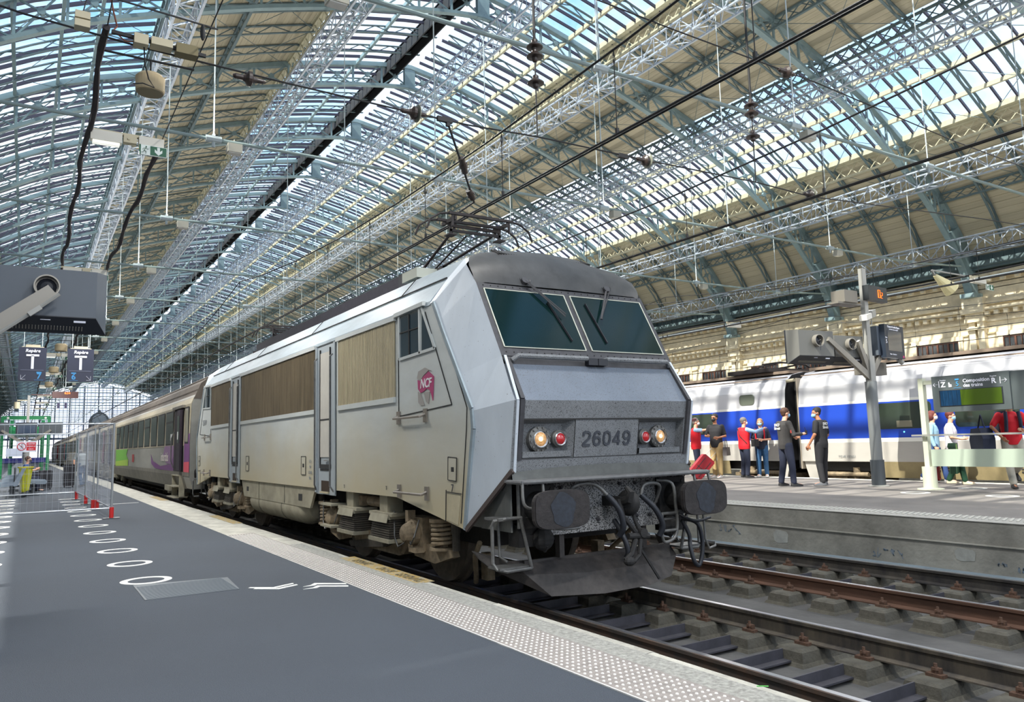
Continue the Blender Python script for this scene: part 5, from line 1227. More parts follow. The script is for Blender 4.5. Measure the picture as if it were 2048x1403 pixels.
# ================================================================ overhead fittings
t = thing('span_wire', 'black cross wire over the locomotive nose carrying insulators between tracks', 'cable', (0, 9.5, 0))
SPW = [(-8.7, 0, 7.6), (-.2, .0, 6.5), (1.0, 0, 6.42), (2.6, 0, 6.38), (4.3, 0, 6.36), (5.35, 0, 6.36), (6.57, 0, 6.42), (8.78, 0, 6.44), (11.6, 0, 6.5), (13.2, 0, 6.46), (19.9, 0, 6.9), (30, 0, 7.4), (46, 0, 8.6)]
b = MB(); b.tube(SPW, .012, 6); obj('wire', b, M_wire, t)
def bead(name, c, m, r=.10, ax='x', parent=None):
    b = MB(); b.lathe([(.02, -.20), (.035, -.17), (.035, -.08), (.05, -.05), (r, -.02), (r, .02), (.05, .04), (.035, .09), (.03, .16), (.015, .2)], c, ax, 18); return obj(name, b, m, parent)
for x_ in (4.46, 8.8, 13.2, 2.2): bead('insulator', (x_, 0, 6.36+(x_-4.4)*.016), M_insul, .095, 'x', t)
for x_ in (4.50, 8.84, 13.24): 
    b = MB(); b.lathe([(.06, 0), (.125, .01), (.125, .025), (.06, .035)], (x_, 0, 6.36+(x_-4.4)*.016), 'x', 24); obj('glass_disc', b, M_insg, t)
b = MB(); b.box((4.95, 0, 6.36), (.24, .05, .07)); b.box((5.0, 0, 6.30), (.05, .05, .06)); b.box((8.3, 0, 6.42), (.2, .05, .07)); obj('clamp', b, M_wire, t)
t2 = thing('steady_arm', 'insulated steady arm holding the contact wire above the locomotive', 'bracket', (0, 9.5, 0))
b = MB(); b.tube([(5.0, 0, 6.32), (5.35, .25, 5.85), (5.75, .6, 5.42), (5.40, .72, 5.15), (5.36, .72, 5.04)], .018, 6); obj('arm', b, M_wire, t2)
for p, q in (((5.32, .2, 5.92), (5.46, .34, 5.76)), ((5.60, .5, 5.56), (5.72, .58, 5.46))):
    b = MB(); b.cyl(p, q, .05, 12); b.cyl(Vector(p).lerp(Vector(q), .4), Vector(p).lerp(Vector(q), .6), .065, 12); obj('insulator', b, M_insul, t2)
def drop_insul(x, y, zs, ztop, zbot, lab):
    t = thing('insulator_string', lab, 'insulator', (x, y, 0))
    b = MB(); b.cyl((0, 0, ztop), (0, 0, zs[0]+.1), .022, 8); b.cyl((0, 0, zs[0]+.1), (0, 0, zbot), .013, 6); b.tube([(0, 0, zs[0]+.3), (.03, 0, zs[0]+.24), (0, 0, zs[0]+.16), (-.03, 0, zs[0]+.24)], .01, 5, closed=True); obj('rod', b, M_wire, t)
    for z in zs:
        b = MB(); b.lathe([(.03, .11), (.05, .09), (.05, .05), (.075, .03), (.135, -.02), (.13, -.035), (.05, -.045), (.045, -.09), (.03, -.11)], (0, 0, z), 'z', 24); obj('insulator_bell', b, M_insul, t)
drop_insul(6.57, 9.5, [7.92, 7.76, 7.32], 22.4, 6.42, 'string of three dark insulator bells hanging high in front of the pantograph')
drop_insul(11.6, 9.5, [8.05, 7.88, 7.42], 21.6, 6.5, 'string of three dark insulator bells to the right, in front of the boarded roof band')
t = thing('span_wire', 'upper black cross wire running from the roof to the line above the blue train', 'cable', (0, 7.3, 0))
b = MB(); b.tube([(-2, 0, 7.3), (5.35, 0, 7.4), (7.4, 0, 7.34), (10.5, 0, 7.3), (14.6, 0, 7.1), (19.9, 0, 7.0), (30, 0, 7.6)], .010, 6); obj('wire', b, M_wire, t)
bead('insulator', (9.8, 0, 7.3), M_insul, .09, 'x', t)

# cable trays with lamps above the near platform
ZT = 6.5
def tray(x, amp, lab, y=2.):
    t = thing('cable_bundle', lab, 'cable', (x, 0, 0), group='cable bundles above the near platform')
    pts = []
    while y < 170: pts.append((.03*math.sin(y*1.7), y, ZT+amp*math.sin(y*.9)+.03*math.sin(y*3.1))); y += .55
    b = MB(); b.tube(pts, [.038+.008*math.sin(i*2.3) for i in range(len(pts))], 7); obj('bundle', b, mat('cable_bundle_dark', srgb(48, 42, 46), .8), t)
    b = MB(); b.tube([(0, -10, ZT+.05), (0, 170, ZT+.05)], .008, 5); obj('carrier_wire', b, M_wire, t)
tray(.60, .05, 'thick dark cable bundle above the near platform, on the side away from the train', 9.4); tray(1.62, .03, 'thick dark cable bundle above the near platform, on the side of the train', 12.75)
M_tube = mat('tube_lamp_white', srgb(216, 212, 200), .5)
M_ivory = mat('fitting_ivory', srgb(196, 186, 158), .55)
def exit_sign(parent, loc, s=1.):
    e = thing('exit_sign', None, None, loc, parent=parent)
    b = MB(); b.b2(0, .50*s, -.012, .012, -.20*s, .0); obj('panel', b, mat('exit_white', srgb(228, 236, 230), .5), e)
    b = MB(); b.b2(.20*s, .49*s, -.016, -.012, -.19*s, -.01*s); b.b2(.0, .03*s, -.016, -.012, -.2*s, 0); obj('green_field', b, mat('exit_green', srgb(16, 92, 62), .5), e)
    M_eg = _M['exit_green']
    b = MB(); b.ell((.125*s, -.014, -.035*s), (.014*s, .003, .016*s), 8, 6)
    for p, q, w_ in (((.12, -.055), (.09, -.11), .028), ((.12, -.06), (.155, -.085), .012), ((.155, -.085), (.17, -.07), .012), ((.115, -.06), (.075, -.075), .012), ((.075, -.075), (.06, -.10), .012), ((.09, -.11), (.125, -.135), .018), ((.125, -.135), (.12, -.175), .014), ((.09, -.11), (.075, -.15), .018), ((.075, -.15), (.04, -.155), .014)):
        b.bar((p[0]*s, -.015, p[1]*s), (q[0]*s, -.015, q[1]*s), w_*s, .004)
    obj('running_figure', b, M_eg, e)
    b = MB(); b.prism([(.322*s, -.02*s), (.372*s, -.02*s), (.372*s, -.10*s), (.415*s, -.06*s), (.415*s, -.12*s), (.347*s, -.18*s), (.279*s, -.12*s), (.279*s, -.06*s), (.322*s, -.10*s)], -.018, -.015, 'xz'); obj('arrow', b, mat('exit_arrow', srgb(228, 236, 230), .5), e)
    return e
TL = bpy.data.lights.new('tube_light', 'AREA'); TL.shape = 'RECTANGLE'; TL.size = 1.1; TL.size_y = .16; TL.energy = 210; TL.color = (1, .98, .94)
def lamp_bar(y, lab, sign=True, disc=None, light=True):
    t = thing('lamp_bar', lab, 'lamp', (0, y, 0), group='lamp bars above the near platform')
    b = MB(); b.b2(.58, 1.64, -.03, .03, ZT-.02, ZT+.02); obj('crossbar', b, M_ivory, t)
    b = MB(); b.b2(.63, 1.05, -.07, .07, ZT-.16, ZT-.01); obj('tube_lamp', b, M_tube, t)
    b = MB(); b.b2(.66, 1.02, -.05, .05, ZT-.2, ZT-.16); obj('diffuser', b, mat('diffuser', srgb(236, 236, 224), .4, emit=(1, 1, .92), estr=.5), t)
    b = MB(); b.b2(1.07, 1.25, -.06, .06, ZT-.13, ZT-.0); b.cyl((1.14, -.06, ZT-.07), (1.14, -.075, ZT-.07), .02, 8); obj('junction_box', b, M_ivory, t)
    b = MB(); b.b2(1.28, 1.63, -.07, .07, ZT-.13, ZT-.0); obj('tube_lamp', b, M_tube, t)
    if sign: exit_sign(t, (1.28, -.09, ZT-.14), .78)
    if light:
        o = bpy.data.objects.new('tube_light', TL); COL.objects.link(o); o.parent = t; o.location = (1.1, 0, ZT-.25)
    return t
lamp_bar(12.6, 'nearest lamp bar with green exit sign, hanging above the near platform')
for i, y in enumerate((2.4, 22.6, 32.6, 42.6, 52.6, 62.6, 72.6, 82.6, 92.6)):
    lamp_bar(y, ['lamp bar above the platform behind the viewer', 'second lamp bar with exit sign, hanging just above the two hanging T boards', 'third lamp bar with small exit sign above the near platform', 'fourth lamp bar above the near platform', 'fifth lamp bar above the near platform', 'sixth lamp bar above the near platform', 'seventh lamp bar above the near platform, tiny', 'eighth lamp bar above the near platform, tiny', 'farthest lamp bar above the near platform, tiny'][i])
t = thing('equipment_bar', 'dark hanging bar with ivory junction boxes and loose cables, above the nearest exit sign', 'bracket', (0, 9.4, 0))
b = MB(); b.bar((.64, 0, 6.48), (1.66, 0, 6.44), .035, .04); obj('crossbar', b, M_wire, t)
for (x0, x1, m, nm) in ((.87, 1.02, M_ivory, 'junction_box'), (1.32, 1.56, mat('box_olive', srgb(120, 110, 76), .6), 'control_gear'), (1.05, 1.28, M_ivory, 'bracket')):
    b = MB(); b.b2(x0, x1, -.08, .08, 6.38 if nm != 'bracket' else 6.41, 6.50); obj(nm, b, m, t)
b = MB(); b.tube([(.66, 0, 6.5), (.7, .05, 6.58), (.66, 0, 6.7), (.62, -.05, 6.85)], .010, 5); b.tube([(.66, 0, 6.5), (.78, .0, 6.40), (.9, 0, 6.42)], .008, 5); b.tube([(1.1, 0, 6.5), (1.22, .02, 6.42), (1.35, 0, 6.46)], .008, 5); obj('loose_cable', b, mat('cable_copper', srgb(122, 66, 46), .6), t)
b = MB(); b.tube([(.98, 0, 6.40), (1.0, .05, 6.2), (1.05, .1, 6.05), (1.12, .15, 5.98), (1.0, .18, 6.02), (.9, .2, 6.0)], .008, 5); obj('hanging_cable', b, M_wire, t)
t = thing('equipment_bar', 'dark cross wire above the equipment bar at the top of the picture, left', 'bracket', (0, 8.7, 0)); b = MB(); b.bar((.60, 0, 6.5), (1.66, 0, 6.44), .015); b.ell((1.5, 0, 6.36), (.03, .03, .10), 8, 6); obj('tie', b, M_wire, t)
def disc(x, y, z, r, lab):
    t = thing('speaker_drum', lab, 'loudspeaker', (x, y, z), group='drum loudspeakers above the near platform')
    b = MB(); b.lathe([(r*.95, 0), (r, .02), (r*1.02, r*1.1), (r*.8, r*1.35), (.02, r*1.4)], (0, 0, -r*.7), 'z', 28); obj('drum', b, mat('drum_beige', srgb(188, 170, 136), .7), t)
    b = MB(); b.lathe([(r*.9, 0), (r*.9, .01)], (0, 0, -r*.7-.01), 'z', 28); obj('grille', b, mat('drum_grille', srgb(150, 138, 112), .8), t)
    b = MB(); b.cyl((0, 0, r*.7), (0, 0, 6.5-z), .012, 6); b.cyl((.60-x, 0, 6.5-z), (1.62-x, 0, 6.5-z), .014, 6); obj('hanger', b, M_wire, t)
disc(1.12, 9.95, 6.20, .165, 'large beige drum loudspeaker above the nearest exit sign')
for i, y in enumerate((27.5, 37.5, 47.5, 57.5)): disc(1.1, y, 6.2, .23, ['drum loudspeaker between the two hanging T boards', 'drum loudspeaker beside the left T board, farther on', 'small drum loudspeaker below the T boards', 'tiny farthest drum loudspeaker'][i])
t = thing('floodlight_box', 'pale square floodlight at the top of the picture, left of the equipment bar', 'lamp', (.3, 8.1, 5.85)); b = MB(); b.box((0, 0, .045), (.13, .12, .07)); b.box((0, 0, -.04), (.13, .12, .07)); obj('housing', b, M_ivory, t); b = MB(); b.cyl((0, 0, .08), (0.1, 0, 6.5-5.85), .006, 5); obj('hanger', b, M_wire, t)
t = thing('conduit_drop', 'dark vertical conduit hanging at the top edge of the picture, left', 'pipe', (.25, 7.2, 5.85)); b = MB(); b.cyl((0, 0, 0), (.02, 0, 3), .022, 8); obj('pipe', b, M_wire, t)

# hanging T boards
M_navy = mat('sign_navy', srgb(28, 34, 58), .4); M_wh = mat('sign_white', srgb(226, 228, 240), .5); M_cyan = mat('sign_cyan', srgb(64, 150, 210), .5)
def tboard(x, num, arrow, lab):
    t = thing('hanging_sign', lab, 'sign', (x, 23, 4.0), group=None)
    b = MB(); b.b2(-.30, .30, -.05, .05, -.43, .43); obj('board', b, M_navy, t)
    b = MB(); b.b2(-.16, .16, -.03, .03, .43, .50); b.b2(-.24, .24, -.02, .02, .43, .45); obj('bracket', b, M_ivory, t)
    b = MB(); b.cyl((-.3 if x < .6 else -.50, 0, 2.5), (.53 if x < .6 else .48, 0, 2.5), .02, 6); obj('crossbar', b, M_ivory, t)
    for sx in (-.2, .2): 
        b = MB(); b.cyl((sx, 0, .45), (sx, 0, 2.5), .008, 5); obj('hanger', b, M_hang, t)
    text('word', 'Repère', .11, M_wh, (0, -.055, .34), '-y', t, bold=.003, shear=.15)
    b = MB(); b.b2(-.14, .14, -.056, -.05, .20, .25); b.b2(-.03, .03, -.056, -.05, -.12, .22); obj('letter_t', b, M_wh, t)
    b = MB(); b.b2(-.25, .25, -.054, -.05, -.155, -.148); obj('rule', b, mat('sign_rule', srgb(130, 136, 160), .5), t)
    s = 1 if arrow == 'r' else -1
    text('number', num, .20, M_cyan, (-s*.15, -.055, -.31), '-y', t, bold=.004)
    b = MB(); b.b2(-s*.15-.055, -s*.15+.055, -.056, -.05, -.225, -.195); b.b2(-s*.15-.1, -s*.15+.1, -.056, -.05, -.405, -.398); obj('number_bars', b, M_cyan, t)
    b = MB(); b.bar((s*.14, -.053, -.28), (s*.235, -.053, -.385), .018, .006); b.bar((s*.24, -.053, -.39), (s*.14, -.053, -.39), .018, .006); b.bar((s*.24, -.053, -.39), (s*.24, -.053, -.28), .018, .006); obj('arrow', b, M_wh, t)
tboard(.06, '7', 'l', 'dark hanging board with white T and number 7, arrow pointing down to the left')
tboard(1.13, '6', 'r', 'dark hanging board with white T and number 6, arrow pointing down to the right')

# ================================================================ monitor posts
M_mon = mat('monitor_housing', srgb(78, 86, 96), .5, noise=.06, nscale=2); M_mond = mat('monitor_housing_dark', srgb(24, 28, 38), .5); M_screen = mat('screen_dark', srgb(30, 48, 70), .08, spec=.7)
M_post = mat('post_grey', srgb(150, 150, 146), .5, .1); M_postd = mat('post_dark', srgb(62, 68, 74), .5)
M_arm = mat('arm_grey', srgb(140, 136, 128), .45, .3)
def monitor(parent, c, rz, wd=1.25, hg=.72, back=True, name='monitor'):
    """screen faces local +y when back=True (we see the back from -y)"""
    m = thing(name, None, None, c, rz, parent=parent); s = 1
    b = MB(); fx, fz = wd/2, hg/2
    f = [(-fx, .12, -fz), (fx, .12, -fz), (fx, .12, fz), (-fx, .12, fz)]; k = [(-fx+.12, -.12, -fz+.16), (fx-.12, -.12, -fz+.16), (fx-.12, -.12, fz-.02), (-fx+.12, -.12, fz-.02)]
    b.add(f+k, [(0, 1, 2, 3), (7, 6, 5, 4), (1, 5, 6, 2), (3, 2, 6, 7), (0, 3, 7, 4)]); obj('housing', b, M_mon, m)
    b = MB(); b.add([f[0], f[1], k[1], k[0], (f[0][0], .10, f[0][2]-.005), (f[1][0], .10, f[1][2]-.005), (k[1][0], -.12, k[1][2]-.01), (k[0][0], -.12, k[0][2]-.01)], [(0, 1, 2, 3), (7, 6, 5, 4), (0, 4, 5, 1), (2, 6, 7, 3), (0, 3, 7, 4), (1, 5, 6, 2)])
    b.b2(-fx, fx, .12, .16, -fz, fz); obj('base_panel', b, M_mond, m)
    b = MB()
    for i in range(26):
        x = -fx+.22+i*(wd-.44)/26; b.bar((x, .0, -fz+.066), (x, .05, -fz+.03), .009, .02)
    obj('vent_slots', b, M_arm, m, kind='stuff')
    b = MB(); b.b2(fx-.34, fx-.22, -.08, -.055, -fz+.10, -fz+.135); b.b2(-.05, .05, -.08, -.055, -fz+.115, -fz+.13); obj('sticker', b, M_wh, m)
    b = MB(); b.b2(-fx+.05, fx-.05, .16, .165, -fz+.06, fz-.06); obj('screen', b, M_screen, m)
    b = MB()
    b.lathe([(.13, 0), (.13, -.10), (.115, -.10), (.115, -.01), (.02, -.01)], (0, -.12, .12), 'y', 28); obj('ring_mount', b, M_arm, m)
    b = MB(); b.lathe([(.10, 0), (.06, -.02), (.02, -.03)], (0, -.13, .12), 'y', 16); b.tube([(-.03, -.2, .1), (0, -.24, .13), (.03, -.2, .1), (.02, -.22, .02), (-.02, -.24, -.1)], .006, 5); obj('cable_tail', b, M_mond, m)
    return m
def arm(parent, p, q, name='arm', w0=.10, w1=.16):
    b = MB(); p, q = Vector(p), Vector(q); d = (q-p).normalized(); u = d.cross(Vector((0, 1, 0))).normalized()
    v = []
    for (c, w_) in ((p, w0), (q, w1)):
        for a in (-1, 1):
            for e_ in (-.035, .035): v.append(c+u*a*w_/2+Vector((0, e_, 0)))
    b.add(v, [(0, 1, 3, 2), (4, 6, 7, 5), (0, 4, 5, 1), (2, 3, 7, 6), (0, 2, 6, 4), (1, 5, 7, 3)]); return obj(name, b, M_arm, parent)
pr = thing('monitor_post', 'tall grey post with splayed arms and monitors, standing among the people on the far platform', 'information post', (16.02, 10.33, P2))
b = MB(); b.cyl((0, 0, 0), (0, 0, .58), .145, 24); obj('base_sleeve', b, M_postd, pr)
b = MB(); b.lathe([(.22, 0), (.22, .02), (.15, .03)], (0, 0, 0), 'z', 24); obj('base_plate', b, M_post, pr)
b = MB(); b.tube([(0, 0, .58), (0, 0, 2.32)], .12, 24, r2=.125); obj('column', b, mat('column_grey', srgb(112, 116, 118), .5, .1), pr)
b = MB(); b.box((.02, 0, 2.6), (.18, .14, .6)); b.box((0, 0, 3.9), (.13, .11, 2.0)); obj('mast', b, M_post, pr)
arm(pr, (-1.42, 0, 3.22), (-.02, 0, 2.42)); arm(pr, (-.38, -.02, 3.22), (0, 0, 2.5)); arm(pr, (.30, .1, 2.95), (.05, 0, 2.5)); arm(pr, (.6, .0, 3.1), (.05, 0, 2.5))
M_mon_, M_mon = M_mon, mat('monitor_housing_taupe', srgb(98, 98, 94), .5)
monitor(pr, (-1.72, .18, 3.05), -.12); monitor(pr, (-.52, .22, 3.03), -.10, 1.15, .66)
M_mon = M_mon_
m = thing('screen_monitor', None, None, (.88, -.05, 3.25), .15, parent=pr)
b = MB(); b.b2(-.5, .5, -.06, .06, -.38, .38); obj('bezel', b, M_mond if False else mat('bezel_navy', srgb(34, 44, 58), .4), m); b = MB(); b.b2(-.62, .40, .06, .34, -.33, .34); obj('housing', b, M_mon, m)
b = MB(); b.b2(-.36, .36, -.065, -.06, -.22, .24); obj('screen', b, M_screen, m)
text('heading', 'Départs Grandes Lignes', .065, M_wh, (-.02, -.063, .33), '-y', m); text('subheading', 'prochains trains au départ', .045, M_wh, (-.02, -.063, .275), '-y', m); text('number', '5', .12, M_wh, (-.43, -.063, -.02), '-y', m); text('word', 'Voie', .05, M_wh, (-.43, -.063, .07), '-y', m); text('footer', 'heure   destination', .045, M_wh, (-.12, -.063, -.30), '-y', m)
b = MB(); b.b2(.38, .45, -.066, -.06, -.36, -.31); obj('logo', b, M_mag, m)
m = thing('led_display', None, None, (.36, -.05, 4.33), .12, parent=pr)
b = MB(); b.b2(-.44, .44, -.07, .07, -.17, .17); obj('case', b, mat('led_case', srgb(34, 40, 44), .5), m)
M_led = mat('led_orange', srgb(255, 120, 40), .5, emit=srgb(255, 112, 30), estr=1.2)
def seg(b, x, z, s, on):
    W_, H_, t_ = .09*s, .18*s, .022*s
    S_ = {'a': (0, H_, W_, H_), 'b': (W_, H_/2, W_, H_), 'c': (W_, 0, W_, H_/2), 'd': (0, 0, W_, 0), 'e': (0, 0, 0, H_/2), 'f': (0, H_/2, 0, H_), 'g': (0, H_/2, W_, H_/2)}
    for k in on: a_ = S_[k]; b.bar((x+a_[0], -.074, z+a_[1]), (x+a_[2], -.074, z+a_[3]), t_, .004)
b = MB(); seg(b, .0, -.09, 1., 'abcdef'); seg(b, .14, -.09, .72, 'abged'); obj('digits', b, M_led, m)
m = thing('clock_housing', None, None, (-.62, .05, 4.2), 0, parent=pr); b = MB(); b.b2(-.22, .25, -.14, .2, -.13, .14); b.b2(-.40, .45, -.1, .2, -.17, -.13); obj('housing', b, mat('housing_taupe', srgb(110, 106, 98), .6), m)
m = thing('camera', None, None, (.1, 0, 3.75), .35, parent=pr); b = MB(); b.bar((-.45, 0, -.03), (.05, 0, .08), .16, .12); obj('housing', b, mat('camera_white', srgb(214, 212, 206), .4), m); b = MB(); b.bar((.05, 0, .10), (.4, 0, .18), .18, .16); b.tube([(.3, 0, .05), (.3, 0, -.1), (.1, 0, -.14)], .012, 6); obj('body', b, M_post, m)
m = thing('lower_camera', None, None, (1.3, .1, 2.85), 0, parent=pr); b = MB(); b.cyl((0, 0, .05), (.16, 0, -.05), .06, 12); b.bar((-.4, 0, .0), (0, 0, .03), .03); obj('housing', b, M_post, m)
m = thing('rear_monitor', None, None, (.9, .5, 2.65), 0, parent=pr); b = MB(); b.b2(-.5, .4, -.1, .15, -.12, .18); obj('housing', b, mat('housing_taupe', srgb(110, 106, 98), .6), m)
# near left monitor on its arm (post outside the frame)
pl_ = thing('monitor_post', 'large dark monitor seen from behind on a slanted grey arm, top left of the picture', 'information post', (-1.75, 10.0, PZ))
b = MB(); b.cyl((0, 0, 0), (0, 0, 2.2), .12, 20); obj('column', b, M_post, pl_)
monitor(pl_, (1.88, .15, 3.16), .0, 1.24, .72); arm(pl_, (1.93, -.16, 3.22), (.45, -.1, 1.95), w0=.13, w1=.26); arm(pl_, (.55, -.1, 2.0), (0, 0, 1.5), w0=.26, w1=.3)
b = MB(); b.tube([(2.0, -.26, 3.16), (1.75, -.26, 2.94), (1.2, -.24, 2.48)], .02, 6); b.bar((1.83, -.28, 3.0), (1.72, -.28, 2.91), .05); obj('arm_cable_cover', b, M_post, pl_)
monitor(pl_, (.45, .15, 3.16), .0, 1.34, .72); arm(pl_, (.5, -.2, 3.2), (0, 0, 2.1))
# far post with four dark monitors
pf = thing('monitor_post', 'grey post with dark monitors in front of the green frame, beyond the mesh fence', 'information post', (0.05, 55.0, PZ))
b = MB(); b.cyl((0, 0, 0), (0, 0, 2.2), .16, 16); b.box((0, 0, 3.6), (.14, .12, 2.8)); obj('column', b, M_post, pf)
for i, (x, back) in enumerate(((-1.5, 0), (0, 1), (1.25, 0))):
    m = thing('monitor', None, None, (x-.05, -.25, 3.0), [.1, 0, -.12][i], parent=pf)
    b = MB(); b.b2(-.62 if i != 1 else -.55, .62 if i != 1 else .55, -.12, .1, -.38, .36); obj('housing', b, [M_postd, M_mond, M_postd][i], m)
    if i == 1: b = MB(); b.b2(-.46, .46, -.125, -.12, -.28, .28); obj('screen', b, M_screen, m); text('footer', 'Départs', .09, M_wh, (0, -.13, -.33), '-y', m)
arm(pf, (-1.3, -.4, 2.9), (0, -.1, 2.0), w0=.12, w1=.25); arm(pf, (1.2, -.4, 2.9), (0, -.1, 2.0), w0=.12, w1=.25)
m = thing('led_display', None, None, (1.9, 0, 5.05), parent=pf); b = MB(); b.b2(-.7, .7, -.1, .1, -.2, .2); b.bar((-1.8, 0, 0), (-.7, 0, 0), .06); obj('case', b, mat('led_case_brown', srgb(66, 30, 28), .5), m); text('digits', '6:24', .18, M_led, (.1, -.11, .1), '-y', m, bold=.004)
m = thing('small_display', None, None, (1.55, 0, 4.4), parent=pf); b = MB(); b.b2(-.07, .07, -.05, .05, -.18, .16); b.b2(.32, .46, -.05, .05, -.18, .16); obj('case', b, mat('case_navy', srgb(30, 26, 60), .5), m)
b = MB(); b.cyl((-.6, 0, 4.6), (-.6, 0, 4.2), .16, 14); b.bar((-.6, 0, 4.7), (0, 0, 4.7), .05); obj('loudspeaker', b, M_ivory, pf)

# ================================================================ display frame on the far platform
M_fr = mat('frame_palegreen', srgb(186, 190, 170), .5)
fr_ = thing('display_stand', 'pale framed stand with train composition display, hand rail and frosted panel on the far platform', 'display stand', (15.67, 8.97, P2))
for yy in (0, -3.6):
    b = MB(); b.box((0, yy, 1.35), (.12, .10, 1.82)); obj('post', b, M_fr, fr_)
    b = MB(); b.cyl((0, yy, .03), (0, yy, .46), .135, 20); obj('base_sleeve', b, M_fr, fr_)
    b = MB(); b.lathe([(.25, 0), (.25, .02), (.14, .035)], (0, yy, 0), 'z', 20); obj('base_plate', b, M_fr, fr_)
b = MB(); b.b2(-.03, .03, -3.6, 0, 2.13, 2.21); obj('crossbar', b, M_fr, fr_)
b = MB(); b.b2(-.16, -.10, -3.75, .22, 1.08, 1.115); obj('hand_rail', b, mat('rail_steel', srgb(176, 176, 172), .35, .6), fr_)
b = MB()
for yy in (0, -3.6): b.prism([(-.13, 1.09), (.02, 1.09), (.02, .88)], yy-.03, yy+.03, 'xz')
obj('rail_bracket', b, M_fr, fr_)
b = MB(); b.b2(-.02, .02, -3.5, -.08, .47, .81); obj('frosted_panel', b, mat('frosted_green', srgb(158, 170, 156), .35), fr_)
dsp = thing('display', None, None, (0, 0, 0), parent=fr_)
M_dg = mat('display_grey', srgb(74, 82, 84), .5)
b = MB(); b.b2(-.13, .13, -1.75, -.28, 1.55, 2.27); b.b2(-.08, .16, -2.05, -1.75, 1.54, 2.26); obj('case', b, M_dg, dsp)
b = MB(); b.b2(-.14, -.13, -1.62, -.42, 1.66, 1.98); obj('bezel', b, M_mond, dsp)
b = MB(); b.b2(-.144, -.14, -1.60, -.84, 1.67, 1.97); obj('screen_green', b, mat('screen_green', srgb(54, 72, 14), .2, emit=srgb(92, 124, 28), estr=.12), dsp)
b = MB()
for i, (a_, c_) in enumerate(((-.84, -.76), (-.76, -.68), (-.68, -.60), (-.60, -.44))): b.b2(-.144, -.14, a_+.004, c_, 1.67, 1.97)
obj('screen_blue', b, mat('screen_blue', srgb(18, 48, 76), .2, emit=srgb(22, 62, 96), estr=.1, noise=.5, nscale=14, stretch=(1, 3, .2)), dsp)
X_ = -.136
def dt(txt, size, y, z, m=M_wh, **kw): return text('lettering', txt, size, m, (X_, y, z), '-x', dsp, **kw)
dt('Composition', .095, -.90, 2.14, bold=.002, align='LEFT'); dt('des trains', .095, -.90, 2.05, bold=.002, align='LEFT')
dt('5', .13, -.79, 2.09, M_cyan); dt('Z', .14, -.51, 2.09, bold=.004); dt('R', .14, -1.47, 2.10, bold=.004); dt('Repère', .04, -.51, 2.18); dt('Repère', .04, -1.47, 2.19)
b = MB()
for ya, s_ in ((-.36, 1), (-1.66, -1)):
    b.bar((X_, ya-.045*1, 2.10), (X_, ya+.045, 2.10), .014, .004); b.bar((X_, ya+s_*.045, 2.10), (X_, ya+s_*.01, 2.135), .014, .004); b.bar((X_, ya+s_*.045, 2.10), (X_, ya+s_*.01, 2.065), .014, .004); b.bar((X_, ya-s_*.07, 2.04), (X_, ya-s_*.07, 2.17), .010, .004)
b.prism([(-.62, 2.04), (-.68, 2.04), (-.68, 2.09), (-.65, 2.09), (-.64, 2.13), (-.62, 2.13)], X_-.003, X_+.002, 'yz'); obj('arrow', b, M_wh, dsp)
b = MB(); b.b2(X_-.003, X_, -.83, -.75, 2.165, 2.195); b.b2(X_-.003, X_, -.86, -.72, 2.008, 2.014); obj('number_bars', b, M_cyan, dsp)

# ================================================================ near platform: markings, fence, benches
def ring(c, z, lab, grp, r0=.262, r1=.185):
    b = MB(); n = 36
    v = [(r*math.cos(2*PI*k/n), r*math.sin(2*PI*k/n), h) for r, h in ((r0, 0), (r0, .004), (r1, .004), (r1, 0)) for k in range(n)]
    b.add(v, [(i*n+k, i*n+(k+1) % n, (i+1)*n+(k+1) % n, (i+1)*n+k) for i in range(3) for k in range(n)])
    me = ring.me if ring.me else b.mesh('painted_ring', M_paint); ring.me = me
    o = link('painted_ring', me, None, (c[0], c[1], z)); o['label'] = lab; o['category'] = 'floor marking'; o['group'] = grp; return o
ring.me = None
ORD = ['nearest', 'second', 'third', 'fourth', 'fifth', 'sixth', 'seventh', 'eighth', 'ninth', 'tenth', 'eleventh', 'twelfth', 'thirteenth', 'fourteenth', 'fifteenth', 'sixteenth']
for k in range(13): ring((1.18, 9.53+1.56*k), PZ+.001, '%s white ring in the painted row nearer the train' % ORD[k], 'white rings painted in the row nearer the train')
for k in range(14): ring((-.46, 9.1+1.56*k), PZ+.001, '%s white ring in the painted row cut by the left picture edge' % ORD[k], 'white rings painted in the row by the left edge')
for c, l in (((14.65, 8.7), 'white ring painted on the far platform in front of the display stand base'), ((14.72, 7.15), 'white ring painted on the far platform, second from the stand, nearer the right edge'), ((16.35, 8.5), 'white ring painted on the far platform behind the display stand')):
    ring(c, P2+.001, l, 'white rings painted on the far platform')
def flat(name, polys, z, m, lab, cat, x0=0, y0=0):
    b = MB()
    for p in polys: b.prism([(x-x0, y-y0) for x, y in p], 0, .004, 'xy')
    o = obj(name, b, m, None, loc=(x0, y0, z)); o['label'] = lab; o['category'] = cat; return o
flat('arrow_marking', [[(1.97, 8.26), (2.19, 8.08), (2.42, 8.2), (2.42, 8.25), (2.19, 8.14), (2.0, 8.30)], [(2.0, 8.17), (2.20, 7.99), (2.43, 8.10), (2.43, 8.15), (2.20, 8.05), (2.03, 8.21)]], PZ+.001, M_paint, 'left half of the white double chevron painted on the asphalt', 'floor marking', 2.2, 8.1)
